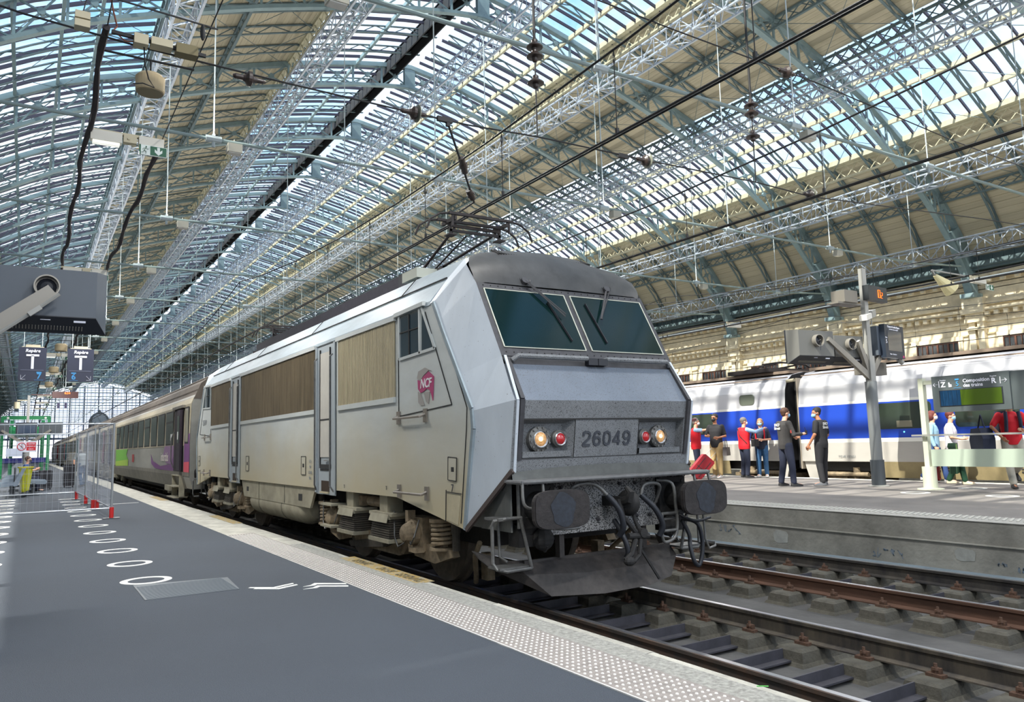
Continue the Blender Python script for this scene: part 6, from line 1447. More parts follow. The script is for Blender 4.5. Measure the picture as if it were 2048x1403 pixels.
flat('arrow_marking', [[(2.44, 7.96), (2.53, 8.0), (2.60, 8.09), (2.86, 7.86), (2.84, 7.80), (2.60, 8.0), (2.56, 7.95)], [(2.40, 7.82), (2.50, 7.84), (2.58, 7.93), (2.83, 7.72), (2.81, 7.66), (2.58, 7.85), (2.53, 7.80)]], PZ+.001, M_paint, 'right half of the white double chevron painted on the asphalt, by the tactile strip', 'floor marking', 2.6, 7.9)
fx = thing('grating_cover', 'grey ribbed metal cover set in the asphalt beside the chevrons', 'floor cover', (1.02, 8.28, PZ))
M_grt = mat('grating_grey', srgb(66, 76, 84), .55, .2, noise=.2, nscale=6)
b = MB(); b.add([(0, 0, .004), (.87, 0, .004), (.93, .84, .004), (0, 1.0, .004), (0, 0, 0), (.87, 0, 0), (.93, .84, 0), (0, 1.0, 0)], [(0, 1, 2, 3), (0, 4, 5, 1), (1, 5, 6, 2), (2, 6, 7, 3), (3, 7, 4, 0)]); obj('plate', b, M_grt, fx)
b = MB()
for i in range(24): y = .02+i*.035; b.b2(.02, .86, y, y+.014, .004, .007)
obj('rib', b, mat('grating_rib', srgb(84, 94, 102), .5, .3), fx, kind='stuff')
yb_ = thing('yellow_patch', 'worn yellow painted warning patch with black lettering on the platform edge', 'floor marking', (3.42, 7.35, PZ+.003))
b = MB(); b.b2(0, .20, 0, 2.3, 0, .003); obj('patch', b, mat('yellow_worn', srgb(160, 132, 62), .85, noise=.4, nscale=14, col2=srgb(150, 146, 130), lo=.40, hi=.56), yb_)
M_wornk = mat('black_worn', srgb(70, 64, 50), .9, noise=.3, nscale=14, col2=srgb(150, 130, 70), lo=.38, hi=.55)
for txt, y in (('DANGER', 1.75), ('NE PAS', 1.0), ('TRAVERSER', .36)):
    me_ = text_mesh(txt, .16, M_wornk, bold=.004, depth=.001); o = link('lettering', me_, yb_, (.1, y, .004)); o.rotation_euler = (0, 0, PI/2); o.scale = (.75, 1, 1)
flat('yellow_patch', [[(3.4, 15.5), (3.58, 15.5), (3.58, 17.8), (3.4, 17.8)]], PZ+.003, mat('yellow_worn', (0, 0, 0)), 'faint worn yellow patch on the platform edge beside the middle of the locomotive', 'floor marking', 3.5, 16.6)
flat('yellow_patch', [[(3.36, 24.5), (3.58, 24.5), (3.58, 27.0), (3.36, 27.0)]], PZ+.003, mat('yellow_worn', (0, 0, 0)), 'faint worn yellow patch on the platform edge beside the first coach door', 'floor marking', 3.5, 25.7)
flat('line_marking', [[(1.75, 24.2), (2.75, 24.2), (2.75, 24.28), (1.75, 24.28)]], PZ+.001, M_paint, 'thin white line painted across the asphalt just behind the mesh fence', 'floor marking', 2.2, 24.2)
# wire fence panels
M_fp = mat('fence_tube', srgb(168, 174, 180), .4, .4); M_fw = mat('fence_wire', srgb(168, 174, 184), .5, .3); M_red = mat('red_foot', srgb(206, 42, 42), .5)
def fence(p, q, lab, feet=(1, 1)):
    p, q = Vector((p[0], p[1], PZ)), Vector((q[0], q[1], PZ)); L_ = (q-p).length; a = math.atan2(q.y-p.y, q.x-p.x)
    t = thing('mesh_fence_panel', lab, 'fence panel', p, a, group='mesh fence panels around the closed area')
    for x in (.02, L_-.02):
        b = MB(); b.cyl((x, 0, .10), (x, 0, 2.06), .021, 10); obj('post', b, M_fp, t)
    for z in (.22, 2.04):
        b = MB(); b.cyl((.02, 0, z), (L_-.02, 0, z), .016, 8); obj('rail', b, M_fp, t)
    b = MB(); n = int(L_/.11)
    for i in range(1, n): b.bar((i*L_/n, .012, .2), (i*L_/n, .012, 2.05), .0036)
    for i in range(1, 9): b.bar((0, .012, .22+i*.2), (L_, .012, .22+i*.2), .0036)
    obj('wire_mesh', b, M_fw, t, kind='stuff')
    for x, f in zip((.02, L_-.02), feet):
        if f: b = MB(); b.cyl((x, 0, .0), (x, 0, .24), .045, 14); obj('foot', b, M_red, t); b = MB(); b.box((x, 0, .008), (.32, .26, .014)); obj('base_plate', b, M_postd, t)
    return t
fence((1.65, 19.0), (-1.85, 19.15), 'mesh fence panel facing the camera in front of the benches', (1, 1)); fence((1.63, 19.05), (1.58, 22.35), 'nearest side panel of the mesh fence, ending at the nearest red foot', (0, 1)); fence((1.50, 22.42), (1.49, 25.05), 'middle side panel of the mesh fence with a white paper on it', (1, 1))
fence((1.48, 25.1), (1.40, 27.85), 'farthest side panel of the mesh fence', (0, 1)); f5 = fence((1.37, 27.9), (-2.1, 28.0), 'mesh fence panel at the back carrying the red and white prohibition sign', (0, 1))
t = thing('paper_sheet', 'white paper sheet fixed to the middle side panel of the mesh fence', 'paper', (1.485, 23.3, 1.78)); b = MB(); b.b2(-.004, .004, -.16, .16, -.2, .2); obj('sheet', b, M_wh, t)
sg = thing('prohibition_sign', 'white sign with red no-entry walking figure and red text panel on the back fence', 'sign', (.02, 27.86, 1.98))
b = MB(); b.b2(-.26, .26, -.01, .01, -.18, .15); obj('board', b, M_wh, sg)
b = MB(); b.b2(.0, .24, -.014, -.01, -.13, .11); obj('red_panel', b, mat('sign_red', srgb(206, 34, 48), .5), sg)
b = MB(); b.tube([(-.125+.11*math.cos(2*PI*k/24), -.014, -.01+.11*math.sin(2*PI*k/24)) for k in range(24)], .011, 6, closed=True); b.bar((-.125-.075, -.014, .065), (-.125+.075, -.014, -.085), .02, .006); obj('red_circle', b, mat('sign_red', (0, 0, 0)), sg)
b = MB(); b.ell((-.12, -.013, .05), (.014, .003, .015), 8, 6); b.bar((-.12, -.013, .03), (-.125, -.013, -.02), .026, .004); b.bar((-.125, -.013, -.02), (-.16, -.013, -.08), .016, .004); b.bar((-.125, -.013, -.02), (-.09, -.013, -.08), .016, .004); b.bar((-.12, -.013, .02), (-.16, -.013, -.01), .012, .004); b.bar((-.12, -.013, .02), (-.085, -.013, -.01), .012, .004); obj('figure', b, M_rub, sg)
for i, tx in enumerate(('CHANTIER', 'INTERDIT AU', 'PUBLIC')): text('lettering', tx, .040, M_wh, (.12, -.016, .07-.08*i), '-y', sg, bold=.0008)
b = MB(); b.b2(-.52, -.10, -.012, .0, -.30, -.06); obj('blank_panel', b, mat('sign_pale_blue', srgb(206, 214, 232), .5), sg)
# benches
M_seat = mat('seat_bluegrey', srgb(136, 150, 164), .4, .3)
def bench(x, y, s, lab):
    t = thing('metal_bench', lab, 'bench', (x, y, PZ))
    for k in range(3):
        b = MB(); y0 = k*.62-.62
        b.tube([(s*-.02, y0, .44), (s*.22, y0, .42), (s*.42, y0, .45), (s*.48, y0, .43)], .02, 6)
        for i in range(6):
            xx = i*.085; z = .43 + (.015 if i in (0, 5) else 0)-(.02 if 1 < i < 4 else 0); b.b2(s*xx, s*(xx+.075), y0-.25, y0+.25, z, z+.02)
        obj('seat', b, M_seat, t)
        b = MB()
        for i in range(6):
            z = .50+i*.075; xx = -.02-i*.03; b.b2(s*xx, s*(xx-.02), y0-.25, y0+.25, z, z+.065)
        obj('backrest', b, M_seat, t)
    for yy in (-.92, -.31, .31, .92):
        b = MB(); b.prism([(s*x_, z_) for x_, z_ in ((-.02, .40), (.50, .38), (.56, .46), (.52, .50), (.08, .52), (-.14, .98), (-.24, .98))], yy-.02, yy+.02, 'xz'); obj('side_frame', b, M_seat, t)
    for yy in (-.7, .7):
        b = MB(); b.box((s*.15, yy, .2), (.10, .10, .40)); b.box((s*.15, yy, .02), (.34, .14, .03)); obj('leg', b, M_postd, t)
    b = MB(); b.b2(s*.1, s*.2, -.95, .95, .36, .42); obj('beam', b, M_postd, t)
bench(-.20, 31.6, -1, 'blue-grey metal bench at the left picture edge behind the fence'); bench(.14, 33.0, 1, 'blue-grey metal bench right of the yellow bin bag')
bench(-.20, 37.2, -1, 'second blue-grey metal bench behind the one at the left edge'); bench(-.20, 42.5, -1, 'third and farthest blue-grey metal bench by the left edge'); bench(.14, 40.2, 1, 'blue-grey metal bench farthest back, beyond the sitting man')
t = thing('litter_bin', 'transparent yellow bin bag hanging from a ring between the benches', 'litter bin', (.03, 31.3, PZ))
b = MB()
rings = []
for z, r in ((.14, .06), (.25, .11), (.6, .15), (.95, .19), (1.0, .22)):
    rings.append([((r+.018*math.cos(9*g))*math.cos(g), (r+.018*math.cos(9*g))*math.sin(g), z) for g in [2*PI*k/36 for k in range(36)]])
b.loft(rings); obj('bag', b, mat('bag_yellow', srgb(206, 208, 60), .45), t)
b = MB(); b.lathe([(.2, 0), (.24, .0), (.24, .04), (.2, .04)], (0, 0, .98), 'z', 24); obj('rim', b, mat('bin_rim_yellow', srgb(216, 206, 40), .5), t)
b = MB(); b.cyl((-.3, .05, 0), (-.3, .05, 1.0), .03, 8); b.cyl((-.12, 0, .05), (.12, 0, .16), .1, 10); obj('stand', b, M_postd, t)
# luggage by the benches
def suitcase(x, y, z, w_, d, h, m, lab, rz=0., cat='suitcase', tilt=0.):
    t = thing('suitcase', lab, cat, (x, y, z), rz)
    if tilt: t.rotation_euler = (0, tilt, rz)
    b = MB(); r_ = .04
    b.prism([(-w_/2+r_, .05), (w_/2-r_, .05), (w_/2, .05+r_), (w_/2, h-r_), (w_/2-r_, h), (-w_/2+r_, h), (-w_/2, h-r_), (-w_/2, .05+r_)], -d/2, d/2, 'xz'); obj('shell', b, m, t)
    b = MB()
    for xx in (-w_/4, w_/4): b.b2(xx-.008, xx+.008, -d/2-.006, -d/2, .1, h-.08)
    b.b2(-w_/2+.05, w_/2-.05, -d/2-.008, -d/2, h*.45, h*.47); obj('zip', b, M_rub, t)
    for xx in (-w_/2+.06, w_/2-.06):
        b = MB(); b.cyl((xx, -.03, .03), (xx, .03, .03), .032, 10); obj('wheel', b, M_rub, t)
    b = MB(); b.tube([(-.09, d/2, h-.02), (-.09, d/2, h+.28), (.09, d/2, h+.28), (.09, d/2, h-.02)], .009, 6); obj('handle', b, M_post, t)
    return t
M_bagk = mat('luggage_black', srgb(28, 28, 36), .6)
suitcase(.72, 37.0, PZ, .50, .30, .78, M_bagk, 'large black suitcase standing right of the benches'); suitcase(.30, 37.75, PZ, .46, .3, .72, mat('luggage_darkblue', srgb(30, 36, 52), .6), 'dark blue suitcase behind the bench, left of the large black one')
suitcase(1.62, 38.6, PZ, .42, .34, .98, M_bagk, 'tall black suitcase pulled behind the man in the grey shirt')
# green shelter frame
M_grn = mat('frame_green', srgb(20, 134, 78), .45)
gr_ = thing('green_shelter', 'green steel shelter frame on the near platform beyond the benches', 'shelter', (0, 57.5, PZ))
for x, y in ((-1.28, 0), (1.2, 0), (-.85, 5), (.95, 5)):
    b = MB(); b.box((x, y, 1.9), (.17 if y == 0 else .22, .2, 3.8)); obj('post', b, M_grn, gr_)
for y, z in ((0, 3.75), (0, 2.85), (5, 3.2)): b = MB(); b.box((-.03, y, z), (2.6, .18, .22 if y == 0 else .3)); obj('beam', b, M_grn, gr_)
b = MB(); b.box((-.05, 2.5, 2.65), (1.9, 4.5, .12)); obj('canopy_panel', b, mat('canopy_white', srgb(210, 214, 220), .5), gr_)
b = MB(); b.b2(-1.2, 1.2, -.02, .0, .95, 1.25); obj('blue_band', b, mat('band_blue', srgb(34, 42, 122), .5), gr_)
for i, x in enumerate((-1.0, 1.0)):
    b = MB(); b.cyl((x, -.1, 3.74), (x, -.12, 3.74), .07, 10); obj('lamp', b, mat('lamp_white', srgb(240, 240, 236), .4), gr_)
# distant clock above the coaches
ck = thing('station_clock', 'round station clock in a stone dormer far away above the coaches', 'clock', (19.4, 276, 0))
M_stg = mat('clock_stone', srgb(132, 130, 134), .8, noise=.2)
b = MB(); b.prism([(-3.0, 9.0), (-2.9, 12.2), (-2.2, 13.6), (-1.2, 14.4), (-.5, 14.6), (0, 15.6), (.5, 14.6), (1.2, 14.4), (2.2, 13.6), (2.9, 12.2), (3.0, 9.0)], 0, 1.2, 'xz'); b.b2(-.5, .5, .2, 1.0, 0, 9.2); obj('dormer', b, M_stg, ck)
b = MB(); b.lathe([(2.0, 0), (2.0, -.1)], (0, -.02, 12.1), 'y', 32); obj('dial', b, mat('dial_grey', srgb(236, 238, 244), .5), ck)
b = MB()
for k in range(12): g = PI*k/6; b.bar((1.5*math.cos(g), -.16, 12.1+1.5*math.sin(g)), (1.85*math.cos(g), -.16, 12.1+1.85*math.sin(g)), .2, .04)
b.bar((0, -.17, 12.1), (-.5, -.17, 13.1), .2, .04); b.bar((0, -.17, 12.1), (.9, -.17, 11.0), .16, .04); obj('hands', b, M_rub, ck)
# lamps, speaker and sign over the hidden platform beyond the blue train
t = thing('cable_bundle', 'black cables with pale pipe strung in front of the stone facade', 'cable', (25, 0, 0))
b = MB()
for x, z in ((0, 6.55), (1.0, 6.6)): b.tube([(x, y, z+.04*math.sin(y*.8)) for y in range(0, 120, 2)], .03, 6)
obj('bundle', b, M_wire, t); b = MB(); b.tube([(.1, 0, 6.42), (.1, 60, 6.42)], .025, 6); obj('pipe', b, M_hang, t)
for i, y in enumerate((12.4, 22.4, 32.4)):
    t = thing('lamp_bar', ['pale lamp with exit sign hanging in front of the facade at the right edge', 'pale lamp hanging in front of the facade, second from the right edge', 'small pale lamp hanging in front of the facade just right of the locomotive'][i], 'lamp', (25, y, 6.3)); b = MB(); b.b2(0, .7, -.08, .08, .0, .14); obj('tube_lamp', b, M_tube, t); b = MB(); b.b2(-.1, 1.1, -.02, .02, .14, .22); obj('crossbar', b, M_ivory, t)
    if i == 0: exit_sign(t, (.6, -.1, -.02), .9)
t = thing('horn_speaker', 'pale horn loudspeaker hanging right of the orange LED display, in front of the facade', 'loudspeaker', (23.6, 12.6, 6.2)); b = MB(); b.cyl((-.35, 0, .2), (.15, -.2, -.25), .06, 14, r2=.24); obj('horn', b, mat('horn_cream', srgb(214, 204, 156), .5), t); b = MB(); b.bar((-.35, 0, .2), (-.5, 0, .35), .05); b.bar((-.5, 0, .35), (1.4, 0, .35), .04); obj('bracket', b, M_post, t)
# ================================================================ people
def fuse(b, name, m, vox=.014, smooth=6, dec=None):
    """one continuous skin from overlapping volumes (voxel remesh + smoothing)"""
    me = b.mesh(name, m); o = bpy.data.objects.new('tmp', me); COL.objects.link(o)
    r = o.modifiers.new('r', 'REMESH'); r.mode = 'VOXEL'; r.voxel_size = vox
    s = o.modifiers.new('s', 'SMOOTH'); s.iterations = smooth; s.factor = .5
    if dec: d = o.modifiers.new('d', 'DECIMATE'); d.ratio = dec
    dg = bpy.context.evaluated_depsgraph_get(); res = bpy.data.meshes.new_from_object(o.evaluated_get(dg))
    bpy.data.objects.remove(o); bpy.data.meshes.remove(me); res.name = name
    res.materials.clear(); res.materials.append(m)
    for p in res.polygons: p.use_smooth = True
    return res
def V3(*a): return Vector(a)
def limb(b, pts, rs, n=12):
    b.tube(pts, list(rs), n)
    for p, r in zip(pts, rs): b.ell(p, (r, r, r), 10, 7)
def torso(b, J, inf, lo=.86, hi=1.0):
    """elliptic rings from hips to neck, leaning with the joints"""
    H, Wt, Ch, Sh, Nk = J['hip'], J['waist'], J['chest'], J['sh'], J['neck']
    ax = J['ax']  # lateral axis
    k = J['k']
    rings = []
    def ring(c, a, d_, up):
        f = up.cross(ax).normalized()
        return [c+ax*math.cos(t)*a+f*math.sin(t)*d_ for t in [2*PI*i/18 for i in range(18)]]
    up = (Sh-H).normalized()
    bw = J['bw']
    secs = [(H-up*.10*k, .16, .105), (H, .172, .122), (Wt, .160*bw, .115*bw), (Ch, .182, .125*max(1, bw*.97)), (Sh-up*.05*k, .185, .105), (Sh, .13, .075), (Nk-up*.03*k, .062, .06)]
    for c, a, d_ in secs: rings.append(ring(c, (a+inf)*k, (d_+inf)*k, up))
    b.loft(rings)
def person(name_label, pos, z, facing, h, skin, hair, top, trousers, shoes, pose=None, sleeve='short', mask=None, hairlen='short', bw=1., vest=None, female=False, topname='shirt', sit=False):
    pose = pose or {}; k = h/1.75
    rz = math.atan2(facing[1], facing[0])-PI/2
    t = thing('person', name_label, 'person', (pos[0], pos[1], z), rz)
    g = lambda key, d: V3(*(pose.get(key, d)))*k
    sw = .175 if female else .19
    J = dict(hip=g('hip', (0, 0, .93)), waist=g('waist', (0, 0, 1.08)), chest=g('chest', (0, .0, 1.27)), sh=g('sh', (0, -.01, 1.42)), neck=g('neck', (0, .0, 1.50)), head=g('head', (0, .03, 1.635)), ax=V3(*pose.get('ax', (1, 0, 0))).normalized(), k=k, bw=bw)
    hf = V3(*pose.get('look', (0, 1, 0))).normalized()
    A = {}
    for s, n in ((-1, 'L'), (1, 'R')):
        A['sh'+n] = J['sh']+J['ax']*s*sw*k-V3(0, 0, .02*k)
        A['el'+n] = g('el'+n, (s*.25, -.03, 1.13)); A['wr'+n] = g('wr'+n, (s*.26, .05, .89)); A['ha'+n] = g('ha'+n, (s*.255, .09, .80))
        A['hp'+n] = J['hip']+J['ax']*s*.09*k; A['kn'+n] = g('kn'+n, (s*.10, .02, .50)); A['an'+n] = g('an'+n, (s*.11, -.02, .09)); A['to'+n] = g('to'+n, tuple(x/k for x in (A['an'+n]+V3(s*.02, .17, -.05)*k)))
    # ---- body: one continuous surface
    b = MB(); torso(b, J, -.004)
    limb(b, [J['neck']-V3(0, 0, .08*k), J['head']-V3(0, 0, .05*k)], [.058*k, .052*k])
    hd = J['head']; up = V3(0, 0, 1); right = hf.cross(up).normalized()
    R = Matrix((right, hf, up)).transposed()
    L_ = lambda x, y, zz: hd+R @ V3(x*k, y*k, zz*k)
    b.ell(hd+R @ V3(0, -.01, .025)*k, (.078*k, .098*k, .100*k), 16, 12, R)      # skull
    b.ell(L_(0, .022, -.045), (.055*k, .066*k, .072*k), 14, 10, R)            # jaw
    b.ell(L_(0, .096, -.012), (.014*k, .020*k, .026*k), 8, 6, R)               # nose
    for s in (-1, 1): b.ell(L_(s*.077, -.005, -.005), (.010*k, .020*k, .030*k), 8, 6, R)
    b.ell(L_(0, .083, -.052), (.026*k, .012*k, .010*k), 8, 6, R)               # lips
    b.ell(L_(0, .078, .035), (.055*k, .016*k, .010*k), 10, 6, R)               # brow
    for n, s in (('L', -1), ('R', 1)):
        limb(b, [A['sh'+n], A['el'+n], A['wr'+n]], [.052*k, .040*k, .027*k])
        d = (A['ha'+n]-A['wr'+n]).normalized()
        side = d.cross(V3(*pose.get('palm'+n, (s, 0, 0)))).normalized()
        nrm = side.cross(d)
        palm = A['wr'+n]+d*.05*k
        b.tube([A['wr'+n], A['wr'+n]+d*.03*k, A['wr'+n]+d*.085*k], [.024*k, .030*k, .034*k], 10)
        for i, ln in enumerate((.070, .082, .076, .058)):
            base = A['wr'+n]+d*.075*k+side*(i-1.5)*.020*k; cv = pose.get('curl'+n, .35)
            p1 = base+d*ln*.5*k-nrm*.01*cv*k; p2 = p1+(d*(1-cv)-nrm*cv).normalized()*ln*.5*k
            b.tube([base, p1, p2], [.0100*k, .0095*k, .0085*k], 8)
        th = A['wr'+n]+d*.03*k+side*(-.028)*k
        b.tube([th, th+(d*.6-side*.7).normalized()*.035*k, th+(d*.9-side*.45).normalized()*.065*k], [.0125*k, .0115*k, .0095*k], 8)
        limb(b, [A['hp'+n], A['kn'+n], A['an'+n]], [.082*k, .055*k, .038*k])
        limb(b, [A['an'+n]-V3(0, 0, .03*k), A['to'+n]], [.04*k, .028*k])
    link('body', fuse(b, 'body', skin, .009, 4, .5), t)
    # ---- trousers
    b = MB(); up_ = (J['waist']-J['hip']).normalized()
    rings = []
    f = up_.cross(J['ax']).normalized()
    for c, a, d_ in ((J['hip']-up_*.09*k, .150, .115), (J['hip'], .178, .132), (J['hip']+(J['waist']-J['hip'])*.62, .164*bw, .122*bw)):
        rings.append([c+J['ax']*math.cos(x)*a*k+f*math.sin(x)*d_*k for x in [2*PI*i/18 for i in range(18)]])
    b.loft(rings)
    for n in 'LR':
        limb(b, [A['hp'+n], A['hp'+n].lerp(A['kn'+n], .5), A['kn'+n], A['kn'+n].lerp(A['an'+n], .5), A['an'+n]+V3(0, 0, .02*k)], [.108*k, .096*k, .078*k, .070*k, .066*k])
    link('trousers', fuse(b, 'trousers', trousers, .013, 4, .6), t)
    # ---- top
    b = MB(); torso(b, J, .016)
    if sleeve != 'none':
        for n in 'LR':
            if sleeve == 'short': limb(b, [A['sh'+n], A['sh'+n].lerp(A['el'+n], .78)], [.068*k, .060*k])
            else: limb(b, [A['sh'+n], A['el'+n], A['el'+n].lerp(A['wr'+n], .9)], [.070*k, .056*k, .044*k])
    link(topname, fuse(b, topname, top, .013, 3, .6), t)
    if vest:
        b = MB(); torso(b, J, .034)
        for n in 'LR': b.ell(A['sh'+n].lerp(J['sh'], .15), (.072*k, .08*k, .07*k), 12, 8)
        link('vest', fuse(b, 'vest', vest, .014, 3, .6), t)
    # ---- shoes
    for n in 'LR':
        b = MB(); a_, to = A['an'+n], A['to'+n]; d = (to-a_); d.z = 0; d.normalize(); zb = min(to.z, a_.z-.05*k)-.02*k
        sd = d.cross(V3(0, 0, 1)); rings = []
        slope = (to.z-(a_.z-.05*k))
        for q_, w_, hh in ((-.065, .030, .055), (-.045, .040, .085), (.02, .043, .09), (.09, .048, .062), (.16, .045, .045), (.205, .024, .028)):
            c = a_+d*q_*k; z0 = a_.z-.075*k+slope*max(0, q_)/.19; c.z = z0
            rings.append([c+sd*w_*k*sx+V3(0, 0, zz*k) for sx, zz in ((-1, 0), (-1.05, hh*.45), (-.6, hh), (.6, hh), (1.05, hh*.45), (1, 0))])
        b.loft(rings); obj('shoe', b, shoes, t, smooth=True)
        b = MB(); b.loft([[p+V3(0, 0, -.014*k if i in (0, 5) else 0) if i in (0, 5) else r_[0 if i < 3 else 5]+V3(0, 0, .008*k) for i, p in enumerate(r_)] for r_ in rings]) if False else None
    # ---- hair, eyes, mask
    b = MB(); b.ell(L_(0, -.018, .048), (.088*k, .104*k, .092*k), 16, 12, R)
    if hairlen in ('bob', 'long'):
        b.ell(L_(0, -.035, -.01), (.108*k, .085*k, .115*k), 14, 10, R)
        if hairlen == 'long': b.ell(L_(0, -.07, -.09), (.075*k, .05*k, .11*k), 12, 9, R)
    else: b.ell(L_(0, -.05, .0), (.070*k, .055*k, .07*k), 12, 8, R)
    hm = fuse(b, 'hair', hair, .010, 2)
    # keep the face clear: push hair vertices in front of the hairline back into the skull
    inv = R.transposed()
    for v in hm.vertices:
        q = inv @ (Vector(v.co)-hd)
        if q.y > .050*k and q.z < .065*k: v.co = hd+R @ V3(q.x*.85, .035*k, q.z)
        elif q.y > .035*k and q.z < .03*k and abs(q.x) < .08*k: v.co = hd+R @ V3(q.x*.80, .02*k, q.z)
    link('hair', hm, t)
    b = MB()
    for s in (-1, 1): b.ell(L_(s*.030, .083, .012), (.013*k, .007*k, .007*k), 8, 6, R)
    obj('eyes', b, mat('eye_dark', srgb(30, 24, 22), .3), t)
    if mask:
        b = MB(); b.ell(L_(0, .058, -.042), (.062*k, .056*k, .052*k), 14, 10, R)
        for s in (-1, 1): b.tube([L_(s*.05, .07, -.03), L_(s*.075, .02, -.01), L_(s*.082, -.005, .005)], .003, 5)
        obj('face_mask', b, mask, t, smooth=True)
    t['_'] = 0; del t['_']
    return t, J, A, k
SK1 = mat('skin_light', srgb(214, 160, 132), .55); SK2 = mat('skin_tan', srgb(172, 118, 88), .55)
HB = mat('hair_dark', srgb(34, 28, 26), .7); HBr = mat('hair_brown', srgb(72, 46, 32), .7, noise=.2, nscale=30); HG = mat('hair_grey', srgb(112, 106, 102), .7, noise=.35, nscale=60); HBl = mat('hair_blonde', srgb(150, 116, 82), .7, noise=.3, nscale=40); HRed = mat('hair_auburn', srgb(98, 42, 34), .7)
CBlk = mat('cloth_black', srgb(34, 34, 38), .85, noise=.1, nscale=30); CChar = mat('cloth_charcoal', srgb(58, 56, 56), .85, noise=.1, nscale=30); CNavy = mat('cloth_navy', srgb(34, 40, 60), .85, noise=.1); CRed = mat('cloth_red', srgb(206, 18, 36), .75, noise=.1, nscale=8)
CKh = mat('cloth_khaki', srgb(186, 160, 112), .85, noise=.12, nscale=6); CJean = mat('cloth_denim', srgb(44, 84, 124), .85, noise=.2, nscale=12); CLB = mat('cloth_lightblue', srgb(150, 178, 214), .8, noise=.2, nscale=20); CWh = mat('cloth_white', srgb(214, 208, 216), .8); CPale = mat('cloth_paledenim', srgb(148, 186, 208), .85, noise=.15, nscale=10)
CGrey = mat('cloth_grey', srgb(150, 158, 160), .85, noise=.1); CStone = mat('cloth_stone', srgb(172, 168, 156), .85, noise=.1); CBl2 = mat('cloth_blue', srgb(48, 72, 122), .85)
MBlue = mat('mask_blue', srgb(140, 190, 220), .7); MWh = mat('mask_white', srgb(222, 222, 222), .7); MBk = mat('mask_black', srgb(26, 26, 28), .7)
ShW = mat('shoe_white', srgb(226, 222, 218), .6); ShK = mat('shoe_black', srgb(26, 26, 28), .6); ShG = mat('shoe_grey', srgb(96, 98, 102), .6); ShC = mat('shoe_cream', srgb(196, 184, 156), .6)
def back_text(t, k, lines, zt=1.37, y=-.158, sz=.085):
    for i, s in enumerate(lines):
        text('lettering', s, sz*k, mat('cloth_print_white', srgb(214, 214, 214), .7), (-.04*k, y*k, (zt-i*.075)*k), '-y', t, bold=.0015)
# man in black jacket, seen from behind
t, J, A, k = person('man in black jacket with white back lettering and red arm badge, gesturing with one hand', (14.86, 11.83), P2, (1.0, -.32), 1.80, SK1, HBr, CChar, CNavy, ShK,
    dict(elR=(.27, .05, 1.15), wrR=(.20, .30, 1.16), haR=(.18, .40, 1.17), elL=(-.24, .08, 1.14), wrL=(-.10, .28, 1.10), haL=(-.04, .36, 1.10), anL=(-.16, -.06, .09), anR=(.15, .05, .09), knL=(-.13, .0, .50), knR=(.12, .05, .50), head=(0, .05, 1.63), palmR=(0, 0, 1)), 'long', MBlue, topname='jacket')
back_text(t, k, ['SNCF', 'Sûreté']); b = MB(); b.prism([(-.03, 1.22), (.03, 1.22), (.035, 1.27), (0, 1.31), (-.035, 1.27)], .275, .282, 'yz'); obj('badge', b, mat('badge_red', srgb(200, 70, 60), .6), t)
b = MB(); b.box((.19*k, .42*k, 1.19*k), (.05, .03, .10)); b.cyl((.18*k, .42*k, 1.24*k), (.17*k, .40*k, 1.31*k), .006, 6); obj('radio', b, ShK, t)
# man in black T-shirt
t, J, A, k = person('man in black T-shirt with white back lettering and black trousers, seen from behind', (15.60, 11.42), P2, (-.12, 1), 1.80, SK2, HB, CBlk, CBlk, ShG,
    dict(look=(-.8, .6, -.15), head=(-.02, .06, 1.62), elL=(-.28, -.02, 1.14), wrL=(-.30, .12, .92), haL=(-.30, .17, .83), elR=(.26, -.02, 1.13), wrR=(.24, .10, .92), anL=(-.13, -.05, .09), anR=(.12, .04, .09), toL=(-.26, .05, .04), toR=(.2, .19, .04)), 'short', MBlue, topname='shirt')
back_text(t, k, ['SNCF', 'Sûreté'])
# man in black polo with bag
t, J, A, k = person('man in black polo shirt, khaki trousers and black mask holding a dark bag', (17.0, 15.95), P2, (-1, -.25), 1.84, SK2, HB, CBlk, CKh, ShW,
    dict(look=(.1, 1, 0), elR=(.31, .0, 1.16), wrR=(.14, .24, 1.14), haR=(.06, .30, 1.15), elL=(-.29, .02, 1.14), wrL=(-.22, .25, 1.10), haL=(-.16, .33, 1.10), anL=(-.10, .03, .09), anR=(.09, -.02, .09)), 'short', MBk, topname='shirt')
b = MB(); b.bar((-.05*k, .115*k, 1.655*k), (.05*k, .115*k, 1.655*k), .02, .004); obj('glasses', b, ShK, t)
hb = thing('handbag', 'dark leather bag hanging from the arm of the man in the black polo', 'bag', (17.02, 15.6, P2+.62), .5)
b = MB(); b.prism([(-.22, .02), (.22, .02), (.17, .26), (-.17, .26)], -.06, .06, 'xz'); obj('bag', b, mat('leather_dark', srgb(40, 30, 32), .45), hb); b = MB(); b.tube([(-.12, 0, .25), (-.1, 0, .42), (.0, 0, .48), (.1, 0, .42), (.12, 0, .25)], .010, 6); obj('handle', b, ShK, hb)
